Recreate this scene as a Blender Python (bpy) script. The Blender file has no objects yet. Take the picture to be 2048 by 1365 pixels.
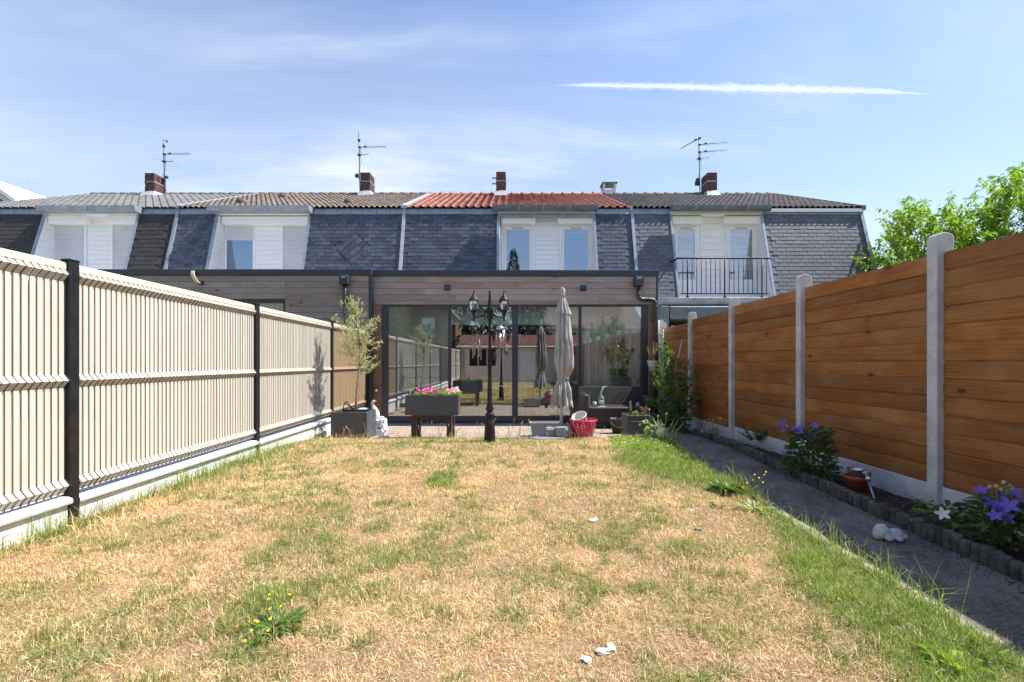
import bpy, math, random
import numpy as np
from mathutils import Vector, Matrix

S = bpy.context.scene
COL = S.collection
R = math.radians
rnd = random.Random(7)
CAMZ = 1.17

# ------------------------------------------------------------------ camera, sky, sun, exposure
cd = bpy.data.cameras.new('camera')
cam = bpy.data.objects.new('camera', cd)
COL.objects.link(cam)
cam.location = (0, 0, CAMZ)
cam.rotation_euler = (R(90), 0, 0)
cd.sensor_width = 36
cd.lens = 950 / 2048 * 36
cd.shift_y = (725 - 682.5) / 2048
cd.clip_start = 0.05
cd.clip_end = 60000
S.camera = cam

SUN = Vector((.70, .085, 1.0)).normalized()          # towards the sun
sl = bpy.data.lights.new('sun', 'SUN')
sl.energy = 4.0
sl.angle = R(.53)
sl.color = (1, .955, .89)
so = bpy.data.objects.new('sun', sl)
COL.objects.link(so)
so.rotation_euler = (-SUN).to_track_quat('-Z', 'Y').to_euler()
so.location = (8, 2, 14)

W = bpy.data.worlds.new('World')
S.world = W
W.use_nodes = True
nt = W.node_tree
nt.nodes.clear()
N = nt.nodes.new
L = nt.links.new
out = N('ShaderNodeOutputWorld')
bg = N('ShaderNodeBackground')
bg.inputs['Strength'].default_value = 0.15
sky = N('ShaderNodeTexSky')
sky.sky_type = 'NISHITA'
sky.sun_disc = False
sky.sun_elevation = math.asin(SUN.z)
sky.sun_rotation = math.atan2(SUN.x, SUN.y)
sky.air_density = 1.0
sky.dust_density = 0.6
sky.ozone_density = 1.6
# thin cirrus: noise on a flat layer high above (direction / height)
tc = N('ShaderNodeTexCoord')
sep = N('ShaderNodeSeparateXYZ')
L(tc.outputs['Generated'], sep.inputs[0])
def mth(op, a, b=None, clamp=False):
    n = N('ShaderNodeMath'); n.operation = op; n.use_clamp = clamp
    for i, v in enumerate((a, b)):
        if v is None: continue
        if isinstance(v, (int, float)): n.inputs[i].default_value = v
        else: L(v, n.inputs[i])
    return n.outputs[0]
zz = mth('MAXIMUM', mth('ADD', sep.outputs[2], .12), .03)
cx = mth('DIVIDE', sep.outputs[0], zz)
cy = mth('DIVIDE', sep.outputs[1], zz)
cmb = N('ShaderNodeCombineXYZ')
L(cx, cmb.inputs[0]); L(cy, cmb.inputs[1])
def cloud(rot, scale, sc, detail, lo, hi, dist=1.2, loc=(0, 0, 0)):
    mp = N('ShaderNodeMapping')
    mp.inputs['Rotation'].default_value = (0, 0, R(rot))
    mp.inputs['Scale'].default_value = scale
    mp.inputs['Location'].default_value = loc
    L(cmb.outputs[0], mp.inputs[0])
    n = N('ShaderNodeTexNoise')
    n.inputs['Scale'].default_value = sc
    n.inputs['Detail'].default_value = detail
    n.inputs['Roughness'].default_value = .62
    n.inputs['Distortion'].default_value = dist
    L(mp.outputs[0], n.inputs['Vector'])
    r = N('ShaderNodeMapRange')
    r.interpolation_type = 'SMOOTHSTEP'
    r.inputs['From Min'].default_value = lo
    r.inputs['From Max'].default_value = hi
    L(n.outputs['Fac'], r.inputs['Value'])
    return r.outputs[0]
streak = cloud(28, (.45, 1.5, 1), 1.1, 9, .42, .86, .5, (3.1, .4, 0))
body = cloud(-15, (.8, 1, 1), .75, 4, .36, .74, .3, (1.7, 2.2, 0))
c1 = mth('MULTIPLY', streak, body)
c1 = mth('MULTIPLY', c1, 1.25)
veil = cloud(10, (.35, 1, 1), .55, 6, .35, .8, .4, (7, 1, 0))
hz = N('ShaderNodeMapRange')                          # cirrus veil thickens to the horizon
hz.inputs['From Min'].default_value = .62; hz.inputs['From Max'].default_value = .1
hz.inputs['To Min'].default_value = .12; hz.inputs['To Max'].default_value = .95
L(sep.outputs[2], hz.inputs['Value'])
c2 = mth('MULTIPLY', mth('ADD', mth('MULTIPLY', veil, .8), .45), hz.outputs[0])
cl = mth('ADD', c1, c2, clamp=True)
mix = N('ShaderNodeMixRGB')
mix.inputs[2].default_value = (3.0, 3.3, 3.75, 1)
L(cl, mix.inputs[0])
tint = N('ShaderNodeMixRGB'); tint.blend_type = 'MULTIPLY'; tint.inputs[0].default_value = 1
tint.inputs[2].default_value = (.545, .615, .73, 1)
L(sky.outputs[0], tint.inputs[1])
L(tint.outputs[0], mix.inputs[1])
L(mix.outputs[0], bg.inputs[0])
L(bg.outputs[0], out.inputs[0])

S.view_settings.view_transform = 'Standard'
S.view_settings.look = 'None'
S.view_settings.gamma = 1
S.view_settings.use_curve_mapping = False
S.view_settings.exposure = 1.06
S.render.engine = 'CYCLES'
S.cycles.use_denoising = True
S.cycles.max_bounces = 8
S.cycles.transparent_max_bounces = 16
S.cycles.glossy_bounces = 4
S.cycles.transmission_bounces = 4
S.cycles.diffuse_bounces = 5
S.cycles.caustics_reflective = False
S.cycles.caustics_refractive = False

# ------------------------------------------------------------------ helpers
def P(px, py, Y):
    """A point of the place: what stands Y metres into the garden along that sight line."""
    return Vector(((px - 1024) * Y / 950, Y, CAMZ + (725 - py) * Y / 950))
def PX(px, Y): return (px - 1024) * Y / 950
def PZ(py, Y): return CAMZ + (725 - py) * Y / 950
def G(y):                                           # ground height: the garden falls a little towards the house
    return -.057 * max(0., min(y, 12.) - 6.5)

WPOS = {}
def wpos(o): return WPOS[o.name] if o else Vector((0, 0, 0))

def tag(o, label=None, cat=None, group=None, kind=None):
    if label: o['label'] = label
    if cat: o['category'] = cat
    if group: o['group'] = group
    if kind: o['kind'] = kind
    return o
def thing(name, label, cat, loc=(0, 0, 0), group=None):
    o = bpy.data.objects.new(name, None)
    COL.objects.link(o)
    o.empty_display_size = .1
    o.location = loc
    WPOS[o.name] = Vector(loc)
    return tag(o, label, cat, group)
def place(name, mesh, parent=None, at=(0, 0, 0), rot=None):
    o = bpy.data.objects.new(name, mesh)
    COL.objects.link(o)
    at = Vector(at)
    if parent: o.parent = parent
    o.location = at - wpos(parent)
    if rot is not None: o.rotation_euler = rot
    WPOS[o.name] = at
    return o

class MB:
    """collects faces in world coordinates and links them as ONE mesh object"""
    def __init__(s): s.v = []; s.f = []; s.sm = []; s.mi = []; s.cur = 0
    def add(s, vs, fs, smooth=False):
        b = len(s.v)
        s.v.extend([tuple(p) for p in vs])
        for f in fs:
            s.f.append(tuple(b + i for i in f)); s.sm.append(smooth); s.mi.append(s.cur)
        return s
    def box(s, a, b, bev=0.0, xf=None):
        x0, x1 = sorted((a[0], b[0])); y0, y1 = sorted((a[1], b[1])); z0, z1 = sorted((a[2], b[2]))
        if bev <= 0:
            vs = [(x0, y0, z0), (x1, y0, z0), (x1, y1, z0), (x0, y1, z0), (x0, y0, z1), (x1, y0, z1), (x1, y1, z1), (x0, y1, z1)]
            fs = [(3, 2, 1, 0), (4, 5, 6, 7), (0, 1, 5, 4), (1, 2, 6, 5), (2, 3, 7, 6), (3, 0, 4, 7)]
        else:
            c = min(bev, (x1 - x0) * .45, (y1 - y0) * .45, (z1 - z0) * .45)
            vs = []; idx = {}
            X = (x0, x1); Yy = (y0, y1); Z = (z0, z1)
            for i in (0, 1):
                for j in (0, 1):
                    for k in (0, 1):
                        sx = c if i == 0 else -c; sy = c if j == 0 else -c; sz = c if k == 0 else -c
                        idx[i, j, k, 'x'] = len(vs); vs.append((X[i], Yy[j] + sy, Z[k] + sz))
                        idx[i, j, k, 'y'] = len(vs); vs.append((X[i] + sx, Yy[j], Z[k] + sz))
                        idx[i, j, k, 'z'] = len(vs); vs.append((X[i] + sx, Yy[j] + sy, Z[k]))
            g = lambda i, j, k, a: idx[i, j, k, a]
            fs = []
            for i in (0, 1):
                q = [g(i, 0, 0, 'x'), g(i, 1, 0, 'x'), g(i, 1, 1, 'x'), g(i, 0, 1, 'x')]; fs.append(q if i else q[::-1])
                q = [g(0, i, 0, 'y'), g(1, i, 0, 'y'), g(1, i, 1, 'y'), g(0, i, 1, 'y')]; fs.append(q[::-1] if i else q)
                q = [g(0, 0, i, 'z'), g(1, 0, i, 'z'), g(1, 1, i, 'z'), g(0, 1, i, 'z')]; fs.append(q if i else q[::-1])
                for k in (0, 1):
                    q = [g(i, 0, k, 'x'), g(i, 1, k, 'x'), g(i, 1, k, 'z'), g(i, 0, k, 'z')]; fs.append(q if i != k else q[::-1])
                    q = [g(0, i, k, 'y'), g(1, i, k, 'y'), g(1, i, k, 'z'), g(0, i, k, 'z')]; fs.append(q if i == k else q[::-1])
                    q = [g(i, k, 0, 'x'), g(i, k, 1, 'x'), g(i, k, 1, 'y'), g(i, k, 0, 'y')]; fs.append(q if i == k else q[::-1])
                    for l in (0, 1):
                        q = [g(i, k, l, 'x'), g(i, k, l, 'y'), g(i, k, l, 'z')]; fs.append(q if (i + k + l) % 2 == 1 else q[::-1])
        if xf is not None: vs = [xf @ Vector(p) for p in vs]
        return s.add(vs, fs)
    def prism(s, poly, ax, a, b, smooth=False):
        """poly: 2-D outline in the plane across axis ax ('x': (y,z), 'y': (x,z), 'z': (x,y)), run from a to b"""
        n = len(poly)
        def mk(p, t): return {'x': (t, p[0], p[1]), 'y': (p[0], t, p[1]), 'z': (p[0], p[1], t)}[ax]
        vs = [mk(p, a) for p in poly] + [mk(p, b) for p in poly]
        s.add(vs, [(i, (i + 1) % n, n + (i + 1) % n, n + i) for i in range(n)], smooth)
        k = len(s.v) - 2 * n
        s.f.append(tuple(k + i for i in range(n))[::-1]); s.sm.append(False); s.mi.append(s.cur)
        s.f.append(tuple(k + n + i for i in range(n))); s.sm.append(False); s.mi.append(s.cur)
        return s
    def tube(s, pts, r, n=8, smooth=True, caps=True):
        pts = [Vector(p) for p in pts]
        rr = r if isinstance(r, (list, tuple)) else [r] * len(pts)
        vs = []; fs = []
        up = None
        for i, p in enumerate(pts):
            d = (pts[min(i + 1, len(pts) - 1)] - pts[max(i - 1, 0)])
            d = d.normalized() if d.length > 1e-9 else Vector((0, 0, 1))
            if up is None:
                up = Vector((1, 0, 0)) if abs(d.x) < .8 else Vector((0, 1, 0))
            u = (up - d * up.dot(d))
            u = u.normalized() if u.length > 1e-6 else d.orthogonal().normalized()
            up = u; w = d.cross(u)
            for k in range(n):
                a = 2 * math.pi * k / n
                vs.append(p + (u * math.cos(a) + w * math.sin(a)) * rr[i])
        for i in range(len(pts) - 1):
            for k in range(n):
                k2 = (k + 1) % n
                fs.append((i * n + k, i * n + k2, (i + 1) * n + k2, (i + 1) * n + k))
        if caps:
            fs.append(tuple(range(n))[::-1]); fs.append(tuple((len(pts) - 1) * n + k for k in range(n)))
        return s.add(vs, fs, smooth)
    def lathe(s, c, prof, n=16, smooth=True, rot=0, sq=1.0, xf=None):
        """prof: [(r, z)] round the vertical through c"""
        vs = []; fs = []
        for r, z in prof:
            for k in range(n):
                a = 2 * math.pi * k / n + rot
                vs.append((c[0] + r * math.cos(a), c[1] + r * sq * math.sin(a), c[2] + z))
        m = len(prof)
        for i in range(m - 1):
            for k in range(n):
                k2 = (k + 1) % n
                fs.append((i * n + k, i * n + k2, (i + 1) * n + k2, (i + 1) * n + k))
        if prof[0][0] > 1e-4: fs.append(tuple(range(n))[::-1])
        if prof[-1][0] > 1e-4: fs.append(tuple((m - 1) * n + k for k in range(n)))
        if xf is not None: vs = [xf @ Vector(p) for p in vs]
        return s.add(vs, fs, smooth)
    def quad(s, *ps): return s.add(ps, [tuple(range(len(ps)))])
    def mesh(s, name, mat, org):
        me = bpy.data.meshes.new(name)
        v = np.array(s.v, dtype=np.float64) - np.array(org)
        me.from_pydata(v.tolist(), [], s.f)
        me.polygons.foreach_set('use_smooth', s.sm)
        mats = mat if isinstance(mat, (list, tuple)) else [mat]
        for m in mats: me.materials.append(m)
        if len(mats) > 1: me.polygons.foreach_set('material_index', s.mi)
        me.update()
        return me
    def build(s, name, mat, parent=None, org=None, label=None, cat=None, group=None, kind=None):
        if org is None:
            a = np.array(s.v)
            lo, hi = a.min(0), a.max(0)
            org = (lo + hi) / 2
            if parent is None: org[2] = lo[2]
        org = Vector([float(t) for t in org])
        o = place(name, s.mesh(name, mat, org), parent, org)
        return tag(o, label, cat, group, kind)

# ------------------------------------------------------------------ materials
def hexc(h):
    c = [int(h[i:i + 2], 16) / 255 for i in (0, 2, 4)]
    return tuple(x / 12.92 if x <= .04045 else ((x + .055) / 1.055) ** 2.4 for x in c)
class Mat:
    def __init__(s, name):
        s.m = bpy.data.materials.new(name); s.m.use_nodes = True
        s.t = s.m.node_tree; s.b = s.t.nodes['Principled BSDF']; s.o = s.t.nodes['Material Output']
    def n(s, typ, **k):
        n = s.t.nodes.new(typ)
        for a, v in k.items(): setattr(n, a, v)
        return n
    def l(s, a, b): s.t.links.new(a, b)
    def coord(s, scale=(1, 1, 1), rand=True, kind='Object', rot=(0, 0, 0)):
        t = s.n('ShaderNodeTexCoord'); m = s.n('ShaderNodeMapping')
        m.inputs['Scale'].default_value = scale
        m.inputs['Rotation'].default_value = rot
        s.l(t.outputs[kind], m.inputs[0])
        if rand:
            oi = s.n('ShaderNodeObjectInfo'); mu = s.n('ShaderNodeMath', operation='MULTIPLY'); mu.inputs[1].default_value = 37
            s.l(oi.outputs['Random'], mu.inputs[0]); s.l(mu.outputs[0], m.inputs['Location'])
        return m.outputs[0]
    def noise(s, vec, scale, detail=4, rough=.55, dist=0):
        x = s.n('ShaderNodeTexNoise')
        x.inputs['Scale'].default_value = scale; x.inputs['Detail'].default_value = detail
        x.inputs['Roughness'].default_value = rough; x.inputs['Distortion'].default_value = dist
        s.l(vec, x.inputs['Vector']); return x.outputs['Fac']
    def rng(s, v, a, b, c=0, d=1):
        x = s.n('ShaderNodeMapRange')
        for k, q in zip(('From Min', 'From Max', 'To Min', 'To Max'), (a, b, c, d)): x.inputs[k].default_value = q
        s.l(v, x.inputs['Value']); return x.outputs[0]
    def mix(s, f, a, b, mode='MIX'):
        x = s.n('ShaderNodeMixRGB', blend_type=mode)
        for i, v in ((0, f), (1, a), (2, b)):
            if isinstance(v, (int, float)): x.inputs[i].default_value = v
            elif isinstance(v, tuple): x.inputs[i].default_value = (*v[:3], 1)
            else: s.l(v, x.inputs[i])
        return x.outputs[0]
    def math(s, op, a, b):
        x = s.n('ShaderNodeMath', operation=op)
        for i, v in ((0, a), (1, b)):
            if isinstance(v, (int, float)): x.inputs[i].default_value = v
            else: s.l(v, x.inputs[i])
        return x.outputs[0]
    def bump(s, h, strength=.3, dist=.01):
        x = s.n('ShaderNodeBump'); x.inputs['Strength'].default_value = strength; x.inputs['Distance'].default_value = dist
        s.l(h, x.inputs['Height']); s.l(x.outputs[0], s.b.inputs['Normal'])
    def set(s, color=None, rough=.6, metal=0, spec=.5):
        if color is not None:
            if isinstance(color, tuple): s.b.inputs['Base Color'].default_value = (*color[:3], 1)
            else: s.l(color, s.b.inputs['Base Color'])
        if isinstance(rough, (int, float)): s.b.inputs['Roughness'].default_value = rough
        else: s.l(rough, s.b.inputs['Roughness'])
        s.b.inputs['Metallic'].default_value = metal
        s.b.inputs['Specular IOR Level'].default_value = spec
        return s.m
    def objrand(s, a, b):
        oi = s.n('ShaderNodeObjectInfo'); return s.rng(oi.outputs['Random'], 0, 1, a, b)

def plain(name, c1, c2=None, rough=.6, scale=6, metal=0, bump=0, bscale=60, spec=.5, var=0., fine=0.0):
    """two tones of weathering, optional per-object tone and fine relief"""
    m = Mat(name)
    v = m.coord()
    c2 = c2 or tuple(x * .8 for x in c1)
    f = m.rng(m.noise(v, scale, 6, .65), .35, .65)
    col = m.mix(f, c2, c1)
    if fine:
        g = m.rng(m.noise(v, bscale, 3, .6), .3, .7, 1 - fine, 1 + fine)
        col = m.mix(1., col, g, 'MULTIPLY')
    if var: col = m.mix(1., col, m.objrand(1 - var, 1 + var), 'MULTIPLY')
    r = m.rng(f, 0, 1, min(1, rough + .08), max(.02, rough - .05))
    if bump: m.bump(m.noise(v, bscale, 4, .6), bump, .01)
    return m.set(col, r, metal, spec)

def wood(name, c1, c2, knot, axis, rough=.6, var=.15, knots=True, grain=1.0, bleach=None):
    """boards: grain runs along axis, each board its own tone and offset, knots and weathering"""
    m = Mat(name)
    sc = [1, 1, 1]
    sc['xyz'.index(axis)] = .06
    v = m.coord(tuple(sc))
    g = m.noise(v, 26, 6, .7, 1.2)
    g2 = m.noise(v, 90, 3, .6, .3)
    f = m.rng(g, .32, .68)
    col = m.mix(f, c2, c1)
    col = m.mix(m.rng(g2, .3, .7, 0, .35 * grain), col, c2)
    wv = m.n('ShaderNodeTexWave'); wv.bands_direction = 'Z'; wv.inputs['Scale'].default_value = 11
    for k_, q_ in (('Distortion', 9), ('Detail', 3), ('Detail Scale', 1.6), ('Detail Roughness', .6)): wv.inputs[k_].default_value = q_
    m.l(v, wv.inputs['Vector'])
    col = m.mix(m.rng(wv.outputs['Fac'], .55, .95, 0, .40 * grain), col, tuple(.55 * q_ for q_ in c2))
    big = m.coord((1, 1, 1))
    col = m.mix(m.rng(m.noise(big, 1.7, 4, .6), .42, .75, 0, .55), col, bleach or c2)
    col = m.mix(1., col, m.objrand(1 - var, 1 + var), 'MULTIPLY')
    if knots:
        sk = [1, 1, 1]; sk['xyz'.index(axis)] = .55
        kv = m.coord(tuple(sk))
        vo = m.n('ShaderNodeTexVoronoi'); vo.inputs['Scale'].default_value = 3.8
        m.l(kv, vo.inputs['Vector'])
        kf = m.rng(vo.outputs['Distance'], .05, .10, 1, 0)
        col = m.mix(kf, col, knot)
        ring = m.rng(vo.outputs['Distance'], .05, .22, .4, 0)
        col = m.mix(ring, col, tuple(.6 * a + .4 * b for a, b in zip(c2, knot)))
    m.bump(g, .25, .004)
    return m.set(col, rough, 0, .35)

def leafmat(name, c1, c2, rough=.45, trans=.35, attr=False, spec=.4):
    m = Mat(name)
    if attr:
        a = m.n('ShaderNodeAttribute'); a.attribute_name = 'Col'
        col = a.outputs['Color']
    else:
        ge = m.n('ShaderNodeNewGeometry')
        col = m.mix(m.rng(ge.outputs['Random Per Island'], 0, 1), c1, c2)
    m.set(col, rough, 0, spec)
    tr = m.n('ShaderNodeBsdfTranslucent')
    hs = m.mix(1., col, (1.5, 1.6, .6), 'MULTIPLY')
    m.l(hs, tr.inputs[0])
    mx = m.n('ShaderNodeMixShader'); mx.inputs[0].default_value = trans
    m.l(m.b.outputs[0], mx.inputs[1]); m.l(tr.outputs[0], mx.inputs[2]); m.l(mx.outputs[0], m.o.inputs[0])
    return m.m

def glassmat(name, tint=(.72, .78, .78), base=.16, rough=0.0, coat=(1, 1, 1)):
    m = Mat(name)
    tr = m.n('ShaderNodeBsdfTransparent'); tr.inputs[0].default_value = (*tint, 1)
    gl = m.n('ShaderNodeBsdfGlossy'); gl.inputs['Roughness'].default_value = rough; gl.inputs['Color'].default_value = (*coat, 1)
    lw = m.n('ShaderNodeFresnel'); lw.inputs['IOR'].default_value = 1.5
    f = m.rng(lw.outputs[0], .04, 1, base, 1)
    mx = m.n('ShaderNodeMixShader'); m.l(f, mx.inputs[0]); m.l(tr.outputs[0], mx.inputs[1]); m.l(gl.outputs[0], mx.inputs[2])
    m.l(mx.outputs[0], m.o.inputs[0])
    m.t.nodes.remove(m.b)
    return m.m

M = {}
M['beige'] = plain('beige_slat', (.60, .555, .475), (.54, .495, .415), .42, 3, var=.04)
M['blackmetal'] = plain('black_metal', (.010, .011, .013), (.018, .018, .019), .5, 9, var=.0, spec=.3)
M['whiteconc'] = plain('white_concrete', (.74, .75, .76), (.62, .62, .62), .8, 2.2, bump=.2, bscale=90, fine=.05)
M['grayconc'] = plain('grey_concrete', (.46, .46, .45), (.30, .30, .29), .9, 5, bump=.5, bscale=120, fine=.14)
M['postconc'] = plain('pale_post_concrete', (.62, .62, .62), (.44, .435, .43), .9, 4, bump=.5, bscale=120, fine=.12)
M['bounceroof'] = plain('bounce_gravel_roof', (.62, .60, .57), (.45, .43, .40), .95, 30, bump=.8, bscale=80, fine=.2)  # flat roofs made pale to bounce light up to the dormers
M['boardconc'] = plain('pale_concrete_board', (.66, .67, .68), (.48, .47, .44), .85, 3, bump=.4, bscale=70, fine=.08)
M['fencewood'] = wood('stained_plank', (.42, .150, .026), (.21, .072, .014), (.045, .017, .006), 'y', .65, .22, bleach=(.40, .22, .085))
M['cladding'] = wood('weathered_cladding', (.43, .345, .295), (.26, .205, .175), (.03, .02, .018), 'x', .75, .2, bleach=(.42, .375, .36))
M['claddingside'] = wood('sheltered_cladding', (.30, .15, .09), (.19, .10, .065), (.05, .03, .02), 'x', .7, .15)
M['anthracite'] = plain('anthracite_aluminium', (.035, .042, .052), (.03, .035, .044), .4, 5)
M['slate'] = plain('natural_slate', (.085, .10, .125), (.05, .06, .08), .38, 14, bump=.35, bscale=70, var=.34, fine=.15, spec=.5)
M['slategrey'] = plain('pale_slate', (.115, .13, .155), (.075, .085, .105), .5, 14, bump=.35, bscale=70, var=.16, fine=.12)
M['shingle'] = plain('bitumen_shingle', (.050, .046, .045), (.035, .032, .032), .85, 20, bump=.4, bscale=160, var=.2, fine=.25)
M['zinc'] = plain('weathered_zinc', (.36, .42, .48), (.25, .30, .35), .5, 5, metal=.35, var=.06)
M['zincdark'] = plain('dark_zinc', (.17, .21, .24), (.11, .14, .165), .5, 5, metal=.3)
M['pvc'] = plain('white_pvc', (.89, .90, .91), (.84, .85, .86), .4, 2)
M['shutter'] = plain('shutter_slats', (.68, .70, .73), (.62, .64, .67), .5, 2)
M['render'] = plain('white_render', (.70, .70, .68), (.62, .61, .59), .85, 2)
M['brickch'] = plain('old_brick', (.17, .075, .06), (.085, .045, .04), .9, 9, bump=.5, bscale=50, fine=.3)
M['void'] = plain('dark_opening', (.02, .02, .02), (.015, .015, .015), .9)
def tilemat(name, c1, c2, c3, lich=None):
    m = Mat(name)
    v = m.coord(rand=False)
    ge = m.n('ShaderNodeNewGeometry')
    col = m.mix(m.rng(ge.outputs['Random Per Island'], 0, 1), c1, c2)
    col = m.mix(m.rng(m.noise(v, 2.6, 5, .7), .5, .68), col, c3)
    col = m.mix(m.rng(m.noise(v, 30, 3, .6), .45, .75, 0, .5), col, c3)
    if lich: col = m.mix(m.rng(m.noise(v, 5, 6, .75), .66, .7), col, lich)
    m.bump(m.noise(v, 60, 3, .6), .3, .01)
    return m.set(col, .75, 0, .3)
M['tilegrey'] = tilemat('grey_roof_tile', (.19, .185, .18), (.14, .137, .135), (.10, .10, .10), (.30, .24, .08))
M['tilebrown'] = tilemat('weathered_brown_tile', (.23, .175, .14), (.13, .10, .08), (.075, .06, .05), (.42, .30, .12))
M['tilered'] = tilemat('red_roof_tile', (.50, .235, .18), (.38, .165, .125), (.20, .10, .08))
M['tiledark'] = tilemat('mottled_dark_tile', (.23, .20, .185), (.15, .13, .125), (.10, .09, .085))
M['glass'] = glassmat('door_glass', (.84, .89, .90), .25)
M['glass2'] = glassmat('window_glass', (.36, .46, .54), .34, 0, (.70, .86, 1))
M['darkglass'] = plain('lantern_dark', (.02, .02, .02))
# ================================================================== FENCES
# ---- left: metal mesh fence filled with beige privacy slats
XL = lambda y: -3.102 - .0126 * y
ANGL = math.atan(.0126)
lf = thing('mesh_fence', 'beige slatted mesh fence with black posts on low white wall along the left side', 'fence', (XL(3.4), 3.4, .2))
ZT, ZB = 1.80, .26
folds = (1.785, 1.04, .305)
def profile(off=0.):
    """(out, z) of slat: flat with V folds standing out towards the garden"""
    pr = [(0, 1.84)]
    for c in folds:
        pr += [(0, c + .044), (.036, c), (0, c - .044)]
    pr += [(0, .245)]
    return [(x + off, z) for x, z in pr]
def slat_mesh(w, mat='beige'):
    mb = MB()
    pr = profile()
    vs = []; fs = []
    for x, z in pr: vs += [(x, -w / 2, z), (x, w / 2, z), (x + .002, -w / 2 + .0015, z), (x + .002, w / 2 - .0015, z)]
    for i in range(len(pr) - 1):
        a = 4 * i; b = a + 4
        fs += [(a + 2, a + 3, b + 3, b + 2), (a, a + 2, b + 2, b), (a + 3, a + 1, b + 1, b + 3)]
    mb.add(vs, fs)
    return mb.mesh('slat', M[mat], (0, 0, 0))
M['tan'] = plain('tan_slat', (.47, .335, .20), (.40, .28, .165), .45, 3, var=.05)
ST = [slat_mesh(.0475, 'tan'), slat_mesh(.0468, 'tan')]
SL = [slat_mesh(.0475), slat_mesh(.047), slat_mesh(.048)]
posts_l = [-9.12, -6.6, -4.08, -1.62, .86, 3.38, 5.88, 8.42]
YEND = 10.56
ends = posts_l + [YEND]
dz = 0
for i in range(len(ends) - 1):
    y0, y1 = ends[i] + .045, ends[i + 1] - (.045 if i < len(ends) - 2 else .03)
    n = int((y1 - y0) / .05)
    st = (y1 - y0) / n
    if y1 > .8:                                     # the bays in view: every slat its own
        for k in range(n):
            y = y0 + (k + .5) * st
            if y < 1.2: continue
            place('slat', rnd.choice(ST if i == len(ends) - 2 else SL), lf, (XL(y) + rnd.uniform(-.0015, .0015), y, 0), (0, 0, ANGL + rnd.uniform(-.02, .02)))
    else:
        mb = MB()
        pr = profile()
        for k in range(n):
            y = y0 + (k + .5) * st
            for j in range(len(pr) - 1):
                a, b = pr[j], pr[j + 1]
                mb.quad((XL(y) + a[0], y - .022, a[1]), (XL(y) + a[0], y + .022, a[1]), (XL(y) + b[0], y + .022, b[1]), (XL(y) + b[0], y - .022, b[1]))
        mb.build('slat_panel', M['beige'], lf, kind='stuff')
    if y1 > -2:                                     # wires of the welded mesh
        mb = MB()
        pr = profile(.006)
        for k in range(n + 1):
            y = y0 + k * st
            if y < 1.0: continue
            mb.tube([(XL(y) + a * 1.12 + .001, y, z) for a, z in pr], .0027, 5, False)
        for z in folds:
            for d in (.05, -.05):
                mb.tube([(XL(y0) - .006, y0, z + d), (XL(y1) - .006, y1, z + d)], .003, 4, False)
        if len(mb.v): mb.build('wire_mesh', M['blackmetal'], lf, kind='stuff')
    mb = MB()                                       # cap profile over the slats
    xa, xb = XL(y0), XL(y1)
    for (o0, o1, z0, z1) in ((-.022, .014, 1.82, 1.872),):
        vs = [(xa + o0, y0, z0), (xa + o1, y0, z0), (xa + o1, y0, z1 - .012), (xa + o1 - .012, y0, z1), (xa + o0, y0, z1)]
        vs += [(p[0] + xb - xa, y1, p[2]) for p in vs]
        mb.add(vs, [(0, 1, 2, 3, 4), (9, 8, 7, 6, 5)] + [(j, j + 5, (j + 1) % 5 + 5, (j + 1) % 5) for j in range(5)])
    mb.build('top_rail', M['beige'], lf)
for y in posts_l + [YEND + .01]:
    if y < -9: continue
    x = XL(y)
    mb = MB()
    mb.box((x - .03, y - .04, -.1), (x + .035, y + .04, 1.885), .006)
    mb.box((x - .034, y - .044, 1.885), (x + .039, y + .044, 1.9), .006)
    mb.build('post', M['blackmetal'], lf)

lw = thing('low_wall', 'low white concrete wall with rounded coping under the slatted mesh fence', 'wall', (XL(3.4), 3.4, 0))
for i in range(len(ends) - 1):
    y0, y1 = ends[i] + .045, ends[i + 1] - .045
    t = .225 - .018 * (i - 4)
    if t > .26: t = .26
    mb = MB(); x = XL((y0 + y1) / 2)
    mb.box((x - .09, y0, -.3), (x + .012, y1, t - .045), .004)
    b = mb.build('wall_block', M['whiteconc'], lw)
    mb = MB()
    mb.prism([(x - .11, t - .045), (x + .045, t - .045), (x + .05, t - .03), (x + .045, t - .012), (x + .02, t), (x - .10, t + .008)], 'y', y0 - .0, y1, False)
    mb.build('coping', M['whiteconc'], b)

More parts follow.
